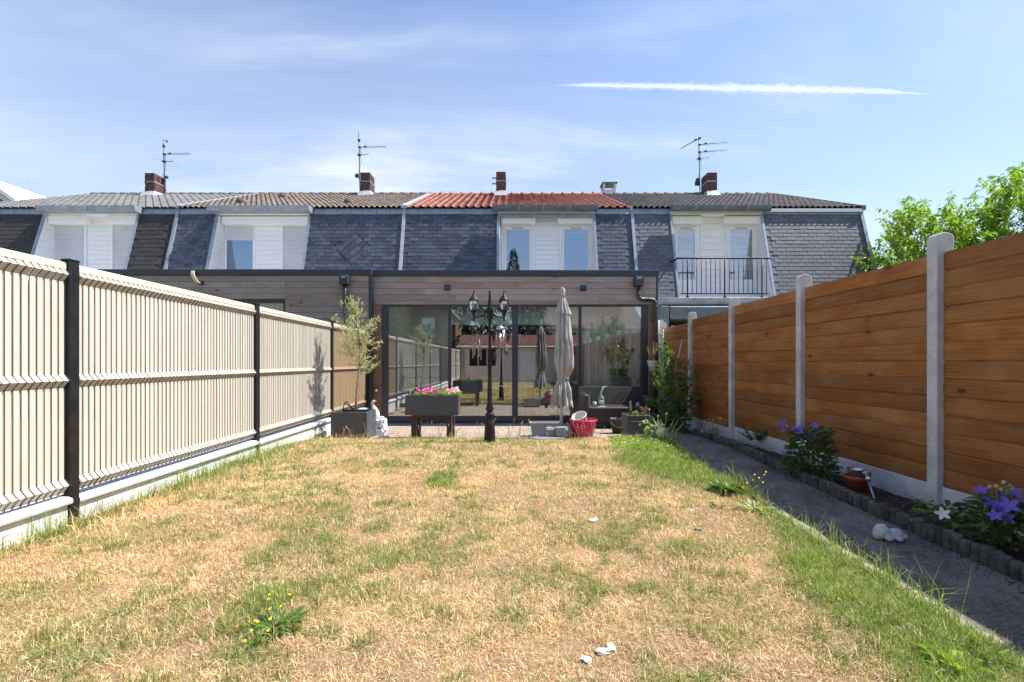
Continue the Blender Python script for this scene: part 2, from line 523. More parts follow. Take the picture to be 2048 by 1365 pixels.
# ---- right: planks between concrete posts over concrete boards
XR = lambda y: 3.508 + .0042 * y
rf = thing('plank_fence', 'brown plank fence between grey concrete posts along the right side of the path', 'fence', (XR(4), 4, 0))
posts_r = [-8.97, -7.13, -5.29, -3.45, -1.61, .23, 2.07, 3.91, 5.75, 7.57, 9.35, 11.2]
PH = .147
pm = {}
def plank_mesh(L_, v):
    key = (round(L_, 2), v)
    if key not in pm:
        mb = MB(); h = PH - .008
        mb.prism([(-.006, 0), (.014, 0), (.014, h + .002), (.006, h + .002), (.005, h + .010), (-.002, h + .010), (-.004, h), (-.009, h), (-.014, h - .009), (-.0150 - .001 * v, h * .5), (-.014, .010), (-.010, .001)], 'y', -L_ / 2, L_ / 2)
        pm[key] = mb.mesh('plank', M['fencewood'], (0, 0, 0))
    return pm[key]
for i in range(len(posts_r) - 1):
    y0, y1 = posts_r[i], posts_r[i + 1]
    ym = (y0 + y1) / 2; Ln = y1 - y0 - .07
    sl_ = -.004 * i
    zb = .155 - .0 * i + (G(ym) * .5)
    if y1 > 1.5:
        for k in range(13):
            o = place('plank', plank_mesh(Ln, k % 3), rf, (XR(ym) + rnd.uniform(-.003, .003), ym, zb + k * PH + rnd.uniform(-.001, .001)), (rnd.uniform(-.0012, .0012), rnd.uniform(-.02, .02), -.0042))
    else:
        mb = MB()
        for k in range(13):
            mb.box((XR(ym) - .014, y0 + .035, zb + k * PH), (XR(ym) + .014, y1 - .035, zb + k * PH + PH - .006))
        mb.build('plank_panel', M['fencewood'], rf, kind='stuff')
    mb = MB()
    mb.box((XR(ym) - .022, y0 + .04, -.4), (XR(ym) + .02, y1 - .04, zb + .0), .005)
    mb.build('gravel_board', M['boardconc'], rf)
for y in posts_r:
    mb = MB(); x = XR(y); g = -.4
    a, b = x - .072, x + .075
    top = 2.225 + G(y) * .45
    w = .048; c = .014
    pts = [(a, g)]
    for k in range(9):
        t = math.pi * (1 - k / 8)
        pts.append(((a + b) / 2 + (b - a) / 2 * math.cos(t), top - .045 + .05 * math.sin(t) ** .8))
    pts.append((b, g))
    mb.prism(pts, 'y', y - w, y + w)
    # chamfer of the front edge
    o = mb.build('post', M['postconc'], rf)
    bv = o.modifiers.new('bevel', 'BEVEL'); bv.width = .009; bv.segments = 2; bv.limit_method = 'ANGLE'
    if y > 1.5:
        mb = MB(); mb.box((x - .030, y + w + .001, .15 + G(y) * .5), (x - .016, y + w + .018, 2.0 + rnd.uniform(.02, .12)), .002)
        mb.build('wood_batten', M['fencewood'], rf)

# ================================================================== GROUND, LAWN, PATH, BED, TERRACE
def vnoise(x, y, seed=0):
    xi = np.floor(x).astype(np.int64); yi = np.floor(y).astype(np.int64)
    fx = x - xi; fy = y - yi
    fx = fx * fx * (3 - 2 * fx); fy = fy * fy * (3 - 2 * fy)
    def h(a, b):
        n = (a * 374761393 + b * 668265263 + seed * 1442695041) & 0xffffffff
        n = ((n ^ (n >> 13)) * 1274126177) & 0xffffffff
        return ((n ^ (n >> 16)) & 0xffff) / 65535.
    return (h(xi, yi) * (1 - fx) + h(xi + 1, yi) * fx) * (1 - fy) + (h(xi, yi + 1) * (1 - fx) + h(xi + 1, yi + 1) * fx) * fy
def fbm(x, y, sc, seed=0, o=4):
    s = 0; a = 1; t = 0
    for k in range(o):
        s = s + a * vnoise(x * sc * 2 ** k, y * sc * 2 ** k, seed + k); t += a; a *= .55
    return s / t
# path edges (x at depth y)
_py = [-7, 0, 1.9, 2.96, 4.04, 5.2, 6.4, 7.3, 7.9, 10.8]
_pl = [2.0, 2.0, 2.03, 2.06, 2.17, 2.2, 2.34, 2.50, 2.62, 3.0]
_pr = [2.66, 2.66, 2.66, 2.70, 2.77, 2.85, 2.97, 3.06, 3.14, 3.3]
PL = lambda y: np.interp(y, _py, _pl)
PR = lambda y: np.interp(y, _py, _pr)
SPOTS = [(-1.2, 2.25, .16, .2, .6), (-.85, 2.75, .3, .16, .5), (-.7, 4.65, .16, .35, .85), (-1.4, 3.4, .3, .3, .4), (-.55, 2.35, .2, .2, .3), (-.35, 3.3, .35, .18, .35),
         (.55, 3.1, .4, .22, .35), (1.15, 2.9, .3, .2, .45), (-1.6, 5.2, .3, .3, .25), (.6, 4.5, .25, .25, .3), (-2.2, 2.2, .25, .3, .3), (-1.75, 1.95, .25, .2, .45),
         (-2.0, 4.1, .12, .3, .4), (1.0, 2.2, .3, .25, .3), (.1, 2.6, .25, .15, .25), (-2.5, 3.2, .2, .3, .25), (-.9, 6.9, .8, .25, .5), (.3, 6.95, .9, .2, .4), (-1.2, 3.0, .25, .15, .4)]
def green(x, y):
    n = fbm(x, y, 1.5, 3, 4)
    n2 = fbm(x, y, 5.5, 11, 3)
    n3 = fbm(x, y, 13, 17, 2)
    g = np.clip((n * .28 + n2 * .38 + n3 * .34 - .452) * 5.0, 0, 1) * .62
    e = PL(y) - x                                       # distance from the path
    wr = .46 + .85 * np.clip(fbm(x, y, .8, 21, 2) - .35, 0, 1) + .35 * np.exp(-((y - 5.6) / 1.1) ** 2) + .30 * np.exp(-((y - 2.3) / .8) ** 2)
    dry = 1 - .75 * np.exp(-(((x - 1.72) / .28) ** 2 + ((y - 3.9) / .45) ** 2))
    g = np.maximum(g, np.clip((wr - e) * 3.2, 0, 1) * (.62 + .5 * n2) * dry)
    d = x - (XL(0) - .0126 * y)
    wl = .16 + .45 * np.clip(fbm(x, y, 1.1, 41, 2) - .35, 0, 1) + .16 * np.exp(-((y - 4.7) / .9) ** 2)
    g = np.maximum(g, np.clip((wl - d) * 5, 0, 1) * (.6 + .5 * n2))
    for (sx, sy, rx, ry, a) in SPOTS:
        q = ((x - sx) / rx) ** 2 + ((y - sy) / ry) ** 2
        g = np.maximum(g, a * np.clip(1.35 - q, 0, 1) * (.5 + 1.0 * np.clip(n2 * 1.8 - .4, 0, 1)))
    return np.clip(g, 0, 1)
def lawn_h(x, y):
    return -.057 * np.clip(np.minimum(y, 12) - 6.5, 0, None) + .035 * (fbm(x, y, .9, 5, 3) - .5) + .012 * (fbm(x, y, 6, 9, 2) - .5) + .02

def grid_mesh(name, xs, ys, hf, mat, colf=None, kind='structure'):
    X, Y = np.meshgrid(xs, ys) if not callable(xs) else (None, None)
    nx, ny = X.shape[1], X.shape[0]
    Z = hf(X, Y)
    v = np.stack([X, Y, Z], -1).reshape(-1, 3)
    i = np.arange(nx * ny).reshape(ny, nx)
    f = np.stack([i[:-1, :-1], i[:-1, 1:], i[1:, 1:], i[1:, :-1]], -1).reshape(-1, 4)
    return raw_mesh(name, v, f, mat, colf(v[:, 0], v[:, 1]) if colf else None)
def raw_mesh(name, v, f, mat, col=None, smooth=True):
    me = bpy.data.meshes.new(name)
    k = f.shape[1]
    me.vertices.add(len(v)); me.vertices.foreach_set('co', v.astype(np.float32).ravel())
    me.loops.add(f.size); me.loops.foreach_set('vertex_index', f.astype(np.int32).ravel())
    me.polygons.add(len(f)); me.polygons.foreach_set('loop_start', np.arange(0, f.size, k, dtype=np.int32))
    me.polygons.foreach_set('loop_total', np.full(len(f), k, dtype=np.int32))
    me.polygons.foreach_set('use_smooth', np.full(len(f), smooth))
    if col is not None:
        a = me.color_attributes.new('Col', 'FLOAT_COLOR', 'POINT')
        c = np.concatenate([col, np.ones((len(col), 1))], 1).astype(np.float32)
        a.data.foreach_set('color', c.ravel())
    me.update(calc_edges=True)
    me.materials.append(mat)
    return me
def lerp(a, b, t): return a[None, :] * (1 - t[:, None]) + b[None, :] * t[:, None]
STRAW = np.array([.90, .70, .49]); STRAW2 = np.array([.64, .43, .24]); GRN = np.array([.31, .36, .11]); GRN2 = np.array([.14, .20, .065]); SOIL = np.array([.26, .17, .095])
def lawn_col(x, y):
    g = green(x, y)
    n = fbm(x, y, 2.3, 77, 4)
    base = lerp(SOIL, np.array([.46, .30, .16]), np.clip(n * 1.6 - .3, 0, 1))
    return base * (1 - g[:, None] * .8) + (GRN * .62)[None, :] * (g[:, None] * .8)

m = Mat('dry_lawn_soil')
at = m.n('ShaderNodeAttribute'); at.attribute_name = 'Col'
v = m.coord(rand=False)
c = m.mix(1., at.outputs['Color'], m.rng(m.noise(v, 45, 5, .7), .3, .7, .6, 1.3), 'MULTIPLY')
m.bump(m.noise(v, 70, 4, .7), .8, .02)
M['lawnsoil'] = m.set(c, .95, 0, .1)
m = Mat('surrounding_ground')
v = m.coord(rand=False)
c = m.mix(m.rng(m.noise(v, .35, 6, .6), .4, .6), (.20, .16, .07), (.10, .14, .04))
c = m.mix(m.rng(m.noise(v, 9, 4, .6), .3, .7, 0, .5), c, (.26, .19, .10))
M['ground'] = m.set(c, .95, 0, .1)
mb = MB()
mb.quad((-300, -300, -.42), (300, -300, -.42), (300, 300, -.42), (-300, 300, -.42))
mb.build('ground', M['ground'], org=(0, 0, -.42), kind='structure')
mb = MB(); mb.box((XL(0) - 22, -9, -.41), (XL(5) - .12, 10.5, -.02))
mb.build('neighbour_lawn', M['ground'], kind='structure')
mb = MB(); mb.box((XR(5) + .05, -9, -.41), (XR(0) + 22, 13, -.05))
mb.build('neighbour_ground', M['ground'], kind='structure')
xs = np.linspace(-3.19, 2.12, 180); ys = np.linspace(-6.2, 7.62, 420)
me = grid_mesh('lawn', xs, ys, lambda x, y: np.where(x > PL(y) - .10, lawn_h(x, y) - .10 * np.clip((x - PL(y) + .10) / .05, 0, 1), lawn_h(x, y)), M['lawnsoil'], lawn_col)
tag(place('lawn', me), kind='structure')

# grass blades
def blades(n, xr, yr, h0, h1, wd, flat, seed, clumps=0, over=0, far=False, dens=None, colmode='lawn', lean=1.0):
    rs = np.random.RandomState(seed)
    x = rs.uniform(*xr, n); y = rs.uniform(*yr, n)
    if clumps:
        cx_ = rs.uniform(*xr, clumps); cy_ = rs.uniform(*yr, clumps); k_ = rs.randint(0, clumps, n); sg = rs.uniform(.012, .035, clumps)[k_]
        x = cx_[k_] + rs.normal(0, 1, n) * sg; y = cy_[k_] + rs.normal(0, 1, n) * sg
    keep = x < PL(y) - (.02 if over else .045) - (.03 if over else .05) * rs.rand(n) ** .5
    keep &= x > XL(0) - .0126 * y + .03
    if dens is not None: keep &= rs.rand(n) < dens(x, y)
    x = x[keep]; y = y[keep]; n = len(x)
    z = lawn_h(x, y) - .004
    g = green(x, y)
    isg = rs.rand(n) < np.clip(g * 1.05 + .05, .06, .93)
    clump = fbm(x, y, 9, 61, 2)
    h = rs.uniform(h0, h1, n) * (.7 + .6 * g) * (.6 + .8 * clump)
    fl = np.where(isg, flat * .55, flat)
    el = np.clip(rs.normal(1 - fl, .3, n), .06, 1.) * math.pi / 2
    az = rs.uniform(0, 2 * math.pi, n)
    az2 = az + rs.normal(0, .5, n)
    w = wd * rs.uniform(.6, 1.3, n)
    dx = np.cos(az) * np.cos(el); dy = np.sin(az) * np.cos(el); dzz = np.sin(el)
    px_, py_ = -np.sin(az), np.cos(az)
    base = np.stack([x, y, z], -1)
    side = np.stack([px_, py_, rs.uniform(-.5, .5, n)], -1) * w[:, None] / 2
    mid = base + np.stack([dx, dy, dzz], -1) * (h * .55)[:, None]
    el2 = el - rs.uniform(.1, .9, n) * lean
    tip = mid + np.stack([np.cos(az2) * np.cos(el2), np.sin(az2) * np.cos(el2), np.sin(el2)], -1) * (h * .5)[:, None]
    straw = lerp(STRAW, STRAW2, rs.rand(n) ** 1.3)
    orange = np.clip(fbm(x, y, 1.1, 91, 3) * 2.6 - 1.35, 0, 1)
    straw = straw * (1 - .35 * orange[:, None]) + np.array([.66, .335, .125])[None, :] * .35 * orange[:, None]
    gr = lerp(GRN, GRN2, rs.rand(n)) * (1 + .30 * np.clip((g - .62) * 3, 0, 1))[:, None] * (1 - np.clip((g - .6) * 3, 0, 1)[:, None] * np.array([.12, -.05, .4])[None, :])
    olive = lerp(np.array([.34, .31, .10]), GRN, np.clip(g * 1.4, 0, 1))
    gr = np.where((rs.rand(n) < .45)[:, None], olive, gr)
    straw = straw * (.78 + .5 * fbm(x, y, 3.1, 131, 3))[:, None]
    col = np.where(isg[:, None], gr, straw) * (.38 + 1.0 * rs.rand(n) ** .8)[:, None]
    if far:
        v = np.stack([base - side, base + side, tip], 1).reshape(-1, 3)
        f = np.arange(3 * n).reshape(n, 3); c = np.repeat(col, 3, 0)
    else:
        v = np.stack([base - side, base + side, mid + side * .8, mid - side * .8, tip], 1).reshape(-1, 3)
        i = np.arange(n)[:, None] * 5
        f = np.concatenate([i + np.array([[0, 1, 2]]), i + np.array([[0, 2, 3]]), i + np.array([[3, 2, 4]])], 0); c = np.repeat(col, 5, 0)
    return v, f, c
M['grass'] = leafmat('grass_blade', None, None, .6, .25, True, .25)
def grass_obj(name, parts):
    vs = []; fs = []; cs = []; b = 0
    for v, f, c in parts:
        vs.append(v); fs.append(f + b); cs.append(c); b += len(v)
    me = raw_mesh(name, np.concatenate(vs), np.concatenate(fs), M['grass'], np.concatenate(cs), False)
    return tag(place(name, me), kind='stuff')
o = grass_obj('grass', [
    blades(210000, (-3.1, 2.1), (1.3, 3.2), .022, .054, .0022, .72, 1, dens=lambda x, y: np.abs(x) < y * 1.12 + .2),
    blades(150000, (-3.1, 2.25), (3.2, 5.2), .022, .050, .0032, .72, 2),
    blades(90000, (-3.1, 2.5), (5.2, 7.55), .026, .052, .006, .7, 3, far=True),
    blades(26000, (-3.1, 2.1), (-5.9, 1.3), .03, .06, .010, .6, 4, far=True),
    blades(42000, (-3.1, 2.1), (1.4, 4.0), .04, .085, .0026, .60, 14, clumps=1500),
    blades(30000, (-3.1, 2.3), (4.0, 7.5), .04, .085, .0038, .60, 15, clumps=1500),
    # longer green blades where the lawn is lush
    blades(90000, (-3.1, 2.2), (1.3, 4.2), .03, .07, .003, .42, 5, dens=lambda x, y: np.clip(green(x, y) * 1.3 - .34, 0, 1) * .7),
    blades(60000, (-3.1, 2.5), (4.2, 7.6), .03, .07, .0045, .42, 6, dens=lambda x, y: np.clip(green(x, y) * 1.3 - .34, 0, 1) * .7)])
tag(o, 'short dry straw coloured lawn grass with green patches between the two fences', 'grass')
# tall wisps along the plinth, the path edge and the terrace edge
def nearedge(x, y):
    d = x - (XL(0) - .0126 * y); e = PL(y) - x; t = 7.6 - y
    a = np.exp(-(d / .10) ** 2) * (.35 + .9 * fbm(x, y, 2.2, 33, 2)) + np.exp(-(e / .12) ** 2) * 3.2 * np.clip(fbm(x, y, 2.6, 35, 3) - .40, 0, 1) + np.exp(-(t / .12) ** 2) * .5 * fbm(x, y, 2.5, 37, 2)
    a += .9 * np.exp(-(((x + 2.95) / .26) ** 2 + ((y - 4.75) / .9) ** 2)) + .5 * np.exp(-(((x + 3.0) / .14) ** 2 + ((y - 3.2) / .8) ** 2))
    return np.clip(a, 0, 1)
o = grass_obj('tall_grass', [blades(130000, (-3.15, 2.5), (1.3, 7.62), .05, .19, .0036, .32, 8, dens=nearedge, lean=1.2, over=1)])
tag(o, 'long unmown grass wisps growing along the plinth wall and lawn edges', 'grass')

# path
m = Mat('weathered_path_concrete')
v = m.coord(rand=False)
f1 = m.rng(m.noise(v, 2.2, 8, .72, .6), .44, .62)
f2 = m.rng(m.noise(v, 62, 7, .85, .1), .48, .57)
c = m.mix(f1, (.35, .30, .245), (.20, .172, .142))
c = m.mix(m.math('MULTIPLY', f2, m.rng(m.noise(v, 2.6, 6, .7, .5), .34, .54, .2, 1)), c, (.085, .074, .070))
c = m.mix(m.rng(m.noise(v, 1.1, 7, .75, .8), .52, .66, 0, .6), c, (.07, .062, .06))
c = m.mix(m.rng(m.noise(v, 120, 3, .6), .3, .75, 0, .4), c, (.12, .12, .125))
m.bump(m.noise(v, 110, 5, .8), 1.0, .012)
M['path'] = m.set(c, .9, 0, .2)
pth = MB()
ysl = [-6.4] + list(np.arange(-5.4, 10.9, 1.04))
path = place('path', bpy.data.meshes.new('path'))
del pth
# path bed as a sheet, slabs on it
mb = MB()
for a, b in zip(ysl[:-1], ysl[1:]):
    mb.quad((PL(a) - .0, a, G(a) - .03), (PR(a) + .1, a, G(a) - .03), (PR(b) + .1, b, G(b) - .03), (PL(b), b, G(b) - .03))
bpy.data.objects.remove(path)
path = mb.build('path', M['path'], org=(2.3, 4, 0), kind='structure')
for a, b in zip(ysl[:-1], ysl[1:]):
    mb = MB(); k = 4; vs = []; fs = []
    a2, b2 = a + .004, b - .004
    for j in range(k + 1):
        y = a2 + (b2 - a2) * j / k
        t = rnd.uniform(-.001, .001)
        vs += [(PL(y), y, G(y) - .05), (PL(y), y, G(y) + .008 + t), (PR(y) + .06, y, G(y) + .006 + t), (PR(y) + .06, y, G(y) - .05)]
    for j in range(k):
        for q in range(3): fs.append((4 * j + q, 4 * j + q + 1, 4 * j + q + 5, 4 * j + q + 4))
    fs += [(0, 1, 2, 3)[::-1], (4 * k, 4 * k + 1, 4 * k + 2, 4 * k + 3)]
    fs = [f[::-1] for f in fs]
    mb.add(vs, fs); mb.build('paving_slab', M['path'], path)
# kerb at the lawn side: old pale concrete strip, cracked in lengths
kb = thing('path_kerb', 'pale crumbling concrete edging between the lawn and the dark path', 'kerb', (1.98, 4, 0))
M['kerb'] = plain('old_kerb', (.44, .38, .30), (.24, .20, .155), .95, 9, bump=.9, bscale=40, fine=.25)
y = .6
while y < 7.4:
    Lk = rnd.uniform(.5, 1.0); mb = MB(); vs = []; fs = []; k = 12
    for j in range(k + 1):
        t = y + (Lk - .006) * j / k; w = rnd.uniform(.085, .125); h = rnd.uniform(.018, .03)
        x1 = PL(t) + rnd.uniform(-.016, .008)
        vs += [(x1 - w, t, G(t) - .05), (x1 - w + .012, t, G(t) + h), (x1 - .012, t, G(t) + h - .003), (x1, t, G(t) - .01)]
    for j in range(k):
        for q in range(3): fs.append((4 * j + q + 4, 4 * j + q + 5, 4 * j + q + 1, 4 * j + q))
    fs += [(0, 1, 2, 3), (4 * k + 3, 4 * k + 2, 4 * k + 1, 4 * k)]
    mb.add(vs, fs, False); mb.build('kerb_stone', M['kerb'], kb); y += Lk

# palisade edging between path and bed
ed = thing('palisade_edging', 'low edging of small dark rounded concrete stakes between path and flower bed', 'edging', (2.75, 4, 0))
M['edging'] = plain('mossy_dark_concrete', (.12, .11, .10), (.035, .034, .030), .95, 12, bump=.8, bscale=90, fine=.35, var=.25)
em = []
for q in range(3):
    mb = MB()
    h = .105 + .006 * q
    mb.lathe((0, 0, 0), [(.031, -.12), (.032, h - .02), (.029, h - .008), (.02, h), (0, h + .003)], 8, True, .3 * q, 1.15)
    em.append(mb.mesh('edging_stake', M['edging'], (0, 0, 0)))
y = 1.5
while y < 8.3:
    place('edging_stake', rnd.choice(em), ed, (PR(y) + .035 + rnd.uniform(-.004, .004), y, G(y) + rnd.uniform(-.01, .006)), (rnd.uniform(-.05, .05), rnd.uniform(-.06, .06), rnd.uniform(0, 3)))
    y += .0585
m = Mat('bed_soil')
v = m.coord(rand=False)
c = m.mix(m.rng(m.noise(v, 14, 6, .7), .35, .65), (.045, .034, .025), (.11, .085, .06))
m.bump(m.noise(v, 40, 5, .7), 1, .03)
M['soil'] = m.set(c, 1, 0, .1)
ysd = np.linspace(-6, 10.9, 260)
tt = np.linspace(0, 1, 12)
T, Yg = np.meshgrid(tt, ysd)
Xg = (PR(Yg) + .05) * (1 - T) + (XR(0) + .03) * T
Zg = -.057 * np.clip(Yg - 6.5, 0, None) + .03 - .07 * T + .03 * (fbm(Xg, Yg, 6, 2, 3) - .5)
i = np.arange(Xg.size).reshape(Xg.shape)
f = np.stack([i[:-1, :-1], i[:-1, 1:], i[1:, 1:], i[1:, :-1]], -1).reshape(-1, 4)
tag(place('flower_bed', raw_mesh('flower_bed', np.stack([Xg, Yg, Zg], -1).reshape(-1, 3), f, M['soil'])), kind='structure')

# terrace: warm pale pavers
m = Mat('terrace_paver')
v = m.coord(rand=True)
c = m.mix(m.rng(m.noise(v, 7, 6, .7), .35, .65), (.43, .35, .27), (.34, .27, .205))
c = m.mix(m.rng(m.noise(v, 60, 3, .6), .5, .8, 0, .5), c, (.27, .21, .16))
c = m.mix(1., c, m.objrand(.85, 1.1), 'MULTIPLY')
m.bump(m.noise(v, 90, 4, .7), .3, .005)
M['paver'] = m.set(c, .8, 0, .3)
M['joint'] = plain('paving_joint', (.17, .14, .105), (.11, .09, .07), .95, 20)
mb = MB()
T0, T1 = 7.63, 10.62
mb.add([(-3.16, T0, G(T0) - .02), (2.5, T0, G(T0) - .02), (3.3, T1, G(T1) - .02), (-3.2, T1, G(T1) - .02), (-3.16, T0, G(T0) - .1), (2.5, T0, G(T0) - .1)], [(0, 1, 2, 3), (4, 5, 1, 0)])
ter = mb.build('terrace', M['joint'], org=(0, 9, -.15), kind='structure')
rot = -math.atan(.057)
tm = {}
def paver(w, d):
    if (w, d) not in tm:
        mb = MB(); mb.box((-w / 2, -d / 2, -.03), (w / 2, d / 2, 0), .004); tm[w, d] = mb.mesh('paver', M['paver'], (0, 0, 0))
    return tm[w, d]
row = 0; y = T0 + .15
while y < T1 - .30:
    x = -3.05 + (.2 if row % 2 else 0)
    while x < PL(y) - .2 + (.1 if y < 8.5 else .6):
        if x < 3.1: place('paver', paver(.392, .292), ter, (x, y, G(y) + .002 + rnd.uniform(-.002, .002)), (rot + rnd.uniform(-.003, .003), rnd.uniform(-.004, .004), rnd.uniform(-.006, .006)))
        x += .4
    y += .3; row += 1
# drain channel at the doors
mb = MB()
yd = 10.48
mb.box((-3.05, yd - .07, G(yd) - .03), (3.2, yd + .07, G(yd) + .004))
dr = mb.build('drain_channel', M['grayconc'], label='long grey slotted drain channel in the terrace along the sliding doors', cat='drain')
mb = MB()
for k in range(150):
    x = -2.98 + k * .041
    mb.box((x, yd - .045, G(yd) + .004), (x + .022, yd + .045, G(yd) + .010))
mb.build('grating', M['anthracite'], dr, kind='stuff')

# crumbs of soil and grit on the path
mb = MB()
for k in range(900):
    y = rnd.uniform(1.6, 8); e_ = abs(rnd.gauss(0, .07)); x = PR(y) - .01 - e_ if rnd.random() < .6 else PL(y) + e_
    r = rnd.uniform(.0025, .007); c = Vector((x, y, G(y) + .010))
    mb.add([c + Vector((-r, -r * .6, 0)), c + Vector((r, -r * .8, 0)), c + Vector((r * .3, r, 0)), c + Vector((0, 0, r * 1.1))], [(0, 1, 3), (1, 2, 3), (2, 0, 3)])
mb.build('soil_crumbs', M['soil'], label='crumbs of soil and grit scattered along the edges of the dark path', cat='grit', kind='stuff')
# ================================================================== ROW HOUSES
YB, ZBm, YT, ZTm = 13.5, 2.95, 14.3, 5.76
SY = lambda z: YB + (YT - YB) * (z - ZBm) / (ZTm - ZBm)
TH = math.atan((YT - YB) / (ZTm - ZBm))
YW = 14.5                                            # window walls set back in the mansard openings
RY, RZ = 18.8, 7.80
EY, EZ = 14.22, 5.80
def slate_meshes(w, h, mat, name='slate', t=.016):
    r = []
    for q in range(4):
        mb = MB(); a = w / 2 - .004; hb = h / 2
        d = rnd.uniform(-.009, .009)
        vs = [(-a, 0, -hb + d), (a, 0, -hb - d * .5), (a, 0, hb), (-a, 0, hb), (-a, -t, -hb + d + .003), (a - .002, -t, -hb - d * .5 + .003), (a, -t, hb), (-a, -t, hb)]
        mb.add(vs, [(4, 5, 6, 7), (0, 1, 5, 4), (1, 2, 6, 5), (3, 0, 4, 7), (0, 3, 2, 1)])
        r.append(mb.mesh(name, mat, (0, 0, 0)))
    return r
def slates(parent, x0, x1, z0, z1, w, e, mat, name='slate', hidden=None, skip=None, jit=.012):
    ms = slate_meshes(w, e * 1.75, mat, name)
    row = 0; z = z0
    lo = MB()
    while z < z1 - .02:
        x = x0 - (w / 2 if row % 2 else 0) + rnd.uniform(-.01, .01)
        while x < x1 - .01:
            a, b = max(x, x0), min(x + w, x1)
            if b - a > .03:
                xc = (a + b) / 2
                zc = z + e * .875
                yc = SY(zc) - .016
                if skip and skip(xc, z + e * .5): x += w; continue
                rot = (-(TH + .050 + rnd.uniform(-jit, jit)), 0, rnd.uniform(-jit, jit))
                if b - a > w * .97 and not (hidden and hidden(xc, zc, yc)):
                    place(name, rnd.choice(ms), parent, (xc, yc, zc), rot)
                else:
                    mm = Matrix.Translation((xc, yc, zc)) @ Matrix.Rotation(rot[0], 4, 'X')
                    if hidden and hidden(xc, zc, yc): lo.box((-(b - a) / 2 + .003, -.007, -e * .875), ((b - a) / 2 - .003, 0, e * .875), xf=mm)
                    else:
                        mb = MB(); mb.box((-(b - a) / 2 + .003, -.007, -e * .875), ((b - a) / 2 - .003, 0, e * .875), xf=mm)
                        mb.build(name, mat, parent)
            x += w
        z += e; row += 1
    if lo.v: lo.build('lower_slates', mat, parent, kind='stuff')
def tiles(parent, x0, x1, mat, style, step=.34, xo=None):
    W_ = {'flat': .235, 'roll': .228, 'roman': .165}[style]
    mb = MB()
    n = max(1, round((x1 - x0) / W_)); w = (x1 - x0) / n
    Ls = math.hypot(RY - EY, RZ - EZ); rows = round(Ls / step); st = Ls / rows
    uy, uz = (RY - EY) / Ls, (RZ - EZ) / Ls
    ny, nz = -uz, uy
    if style == 'roll': pr = [(0, .0), (.06, .036), (.17, .052), (.28, .036), (.36, .006), (.6, -.004), (.85, 0), (1.03, .012)]
    elif style == 'flat': pr = [(0, .0), (.05, .028), (.14, .034), (.24, .004), (.5, .0), (.80, .0), (.90, -.035), (.96, -.035), (1.0, .0)]
    else: pr = [(0, .0), (.12, .030), (.3, .042), (.48, .030), (.62, .0), (.8, -.012), (1.0, 0.0)]
    for r in range(rows):
        for k in range(n):
            j = rnd.uniform(-.004, .004)
            vs = []
            for s_, lift in ((r * st - .03, .030 + j), ((r + 1) * st + .03, .0)):
                for u, hh in pr:
                    o = hh + lift
                    vs.append((x0 + (k + u) * w, EY + uy * s_ + ny * o, EZ + uz * s_ + nz * o))
            m_ = len(pr)
            for u, hh in pr:                         # front edge thickness
                o = hh + .012 + j
                vs.append((x0 + (k + u) * w, EY + uy * (r * st - .028) + ny * o, EZ + uz * (r * st - .028) + nz * o))
            fs = [(i, i + 1, m_ + i + 1, m_ + i) for i in range(m_ - 1)] + [(2 * m_ + i, 2 * m_ + i + 1, i + 1, i) for i in range(m_ - 1)]
            mb.add(vs, fs, False)
    return mb.build('roof_tiles', mat, parent, kind='stuff')
def siding(parent, x0, x1, z0, z1, y, e=.2, mat=None, name='siding_board'):
    z = z0
    while z < z1 - .02:
        t = min(z + e, z1)
        mb = MB()
        mb.prism([(y, z), (y - .024, z + .003), (y - .010, t - .012), (y, t - .004)], 'x', x0, x1)
        mb.build(name, mat or M['pvc'], parent)
        z += e
def roller(x0, x1, z0, z1, y, p=.037):
    mb = MB(); z = z0
    while z < z1 - .01:
        t = min(z + p, z1)
        mb.prism([(y + .01, z), (y - .008, z + .006), (y - .013, (z + t) / 2), (y - .008, t - .007), (y + .01, t)], 'x', x0, x1, False)
        z += p
    return mb
def framed(parent, x0, x1, z0, z1, y, w=.055, inner=True, mat=None, glass=None, back=None, name='window', vent=False, z_panel=None):
    """window = outer frame + sash; sub-parts pane, vent, curtain"""
    mat = mat or M['pvc']
    mb = MB()
    for a, b in (((x0, z0), (x0 + w, z1)), ((x1 - w, z0), (x1, z1)), ((x0 + w, z1 - w), (x1 - w, z1)), ((x0 + w, z0), (x1 - w, z0 + w))):
        mb.box((a[0], y - .05, a[1]), (b[0], y + .02, b[1]), .006)
    if inner:
        q = w + .006; v2 = w * .95
        xa, xb, za, zb = x0 + q, x1 - q, z0 + q, z1 - q
        for a, b in (((xa, za), (xa + v2, zb)), ((xb - v2, za), (xb, zb)), ((xa + v2, zb - v2 * 1.4), (xb - v2, zb)), ((xa + v2, za), (xb - v2, za + v2))):
            mb.box((a[0], y - .066, a[1]), (b[0], y - .004, b[1]), .008)
    win = mb.build(name, mat, parent)
    q = w * 2 if inner else w
    zb_ = z_panel if z_panel else z0 + q
    mb = MB(); mb.box((x0 + q - .01, y - .036, zb_ - .01), (x1 - q + .01, y - .028, z1 - q))
    mb.build('pane', glass or M['glass2'], win)
    if z_panel:
        mb = MB(); mb.box((x0 + q - .01, y - .05, z0 + q), (x1 - q + .01, y - .02, z_panel), .004)
        mb.build('lower_panel', mat, win)
    if vent:
        mb = MB(); mb.box(((x0 + x1) / 2 - .17, y - .074, z1 - w * 1.9), ((x0 + x1) / 2 + .17, y - .058, z1 - w * 1.9 + .018), .003)
        mb.build('vent_slot', M['anthracite'], win)
    return win
M['room_dark'] = plain('dim_room', (.10, .10, .105), (.07, .07, .075), .9)
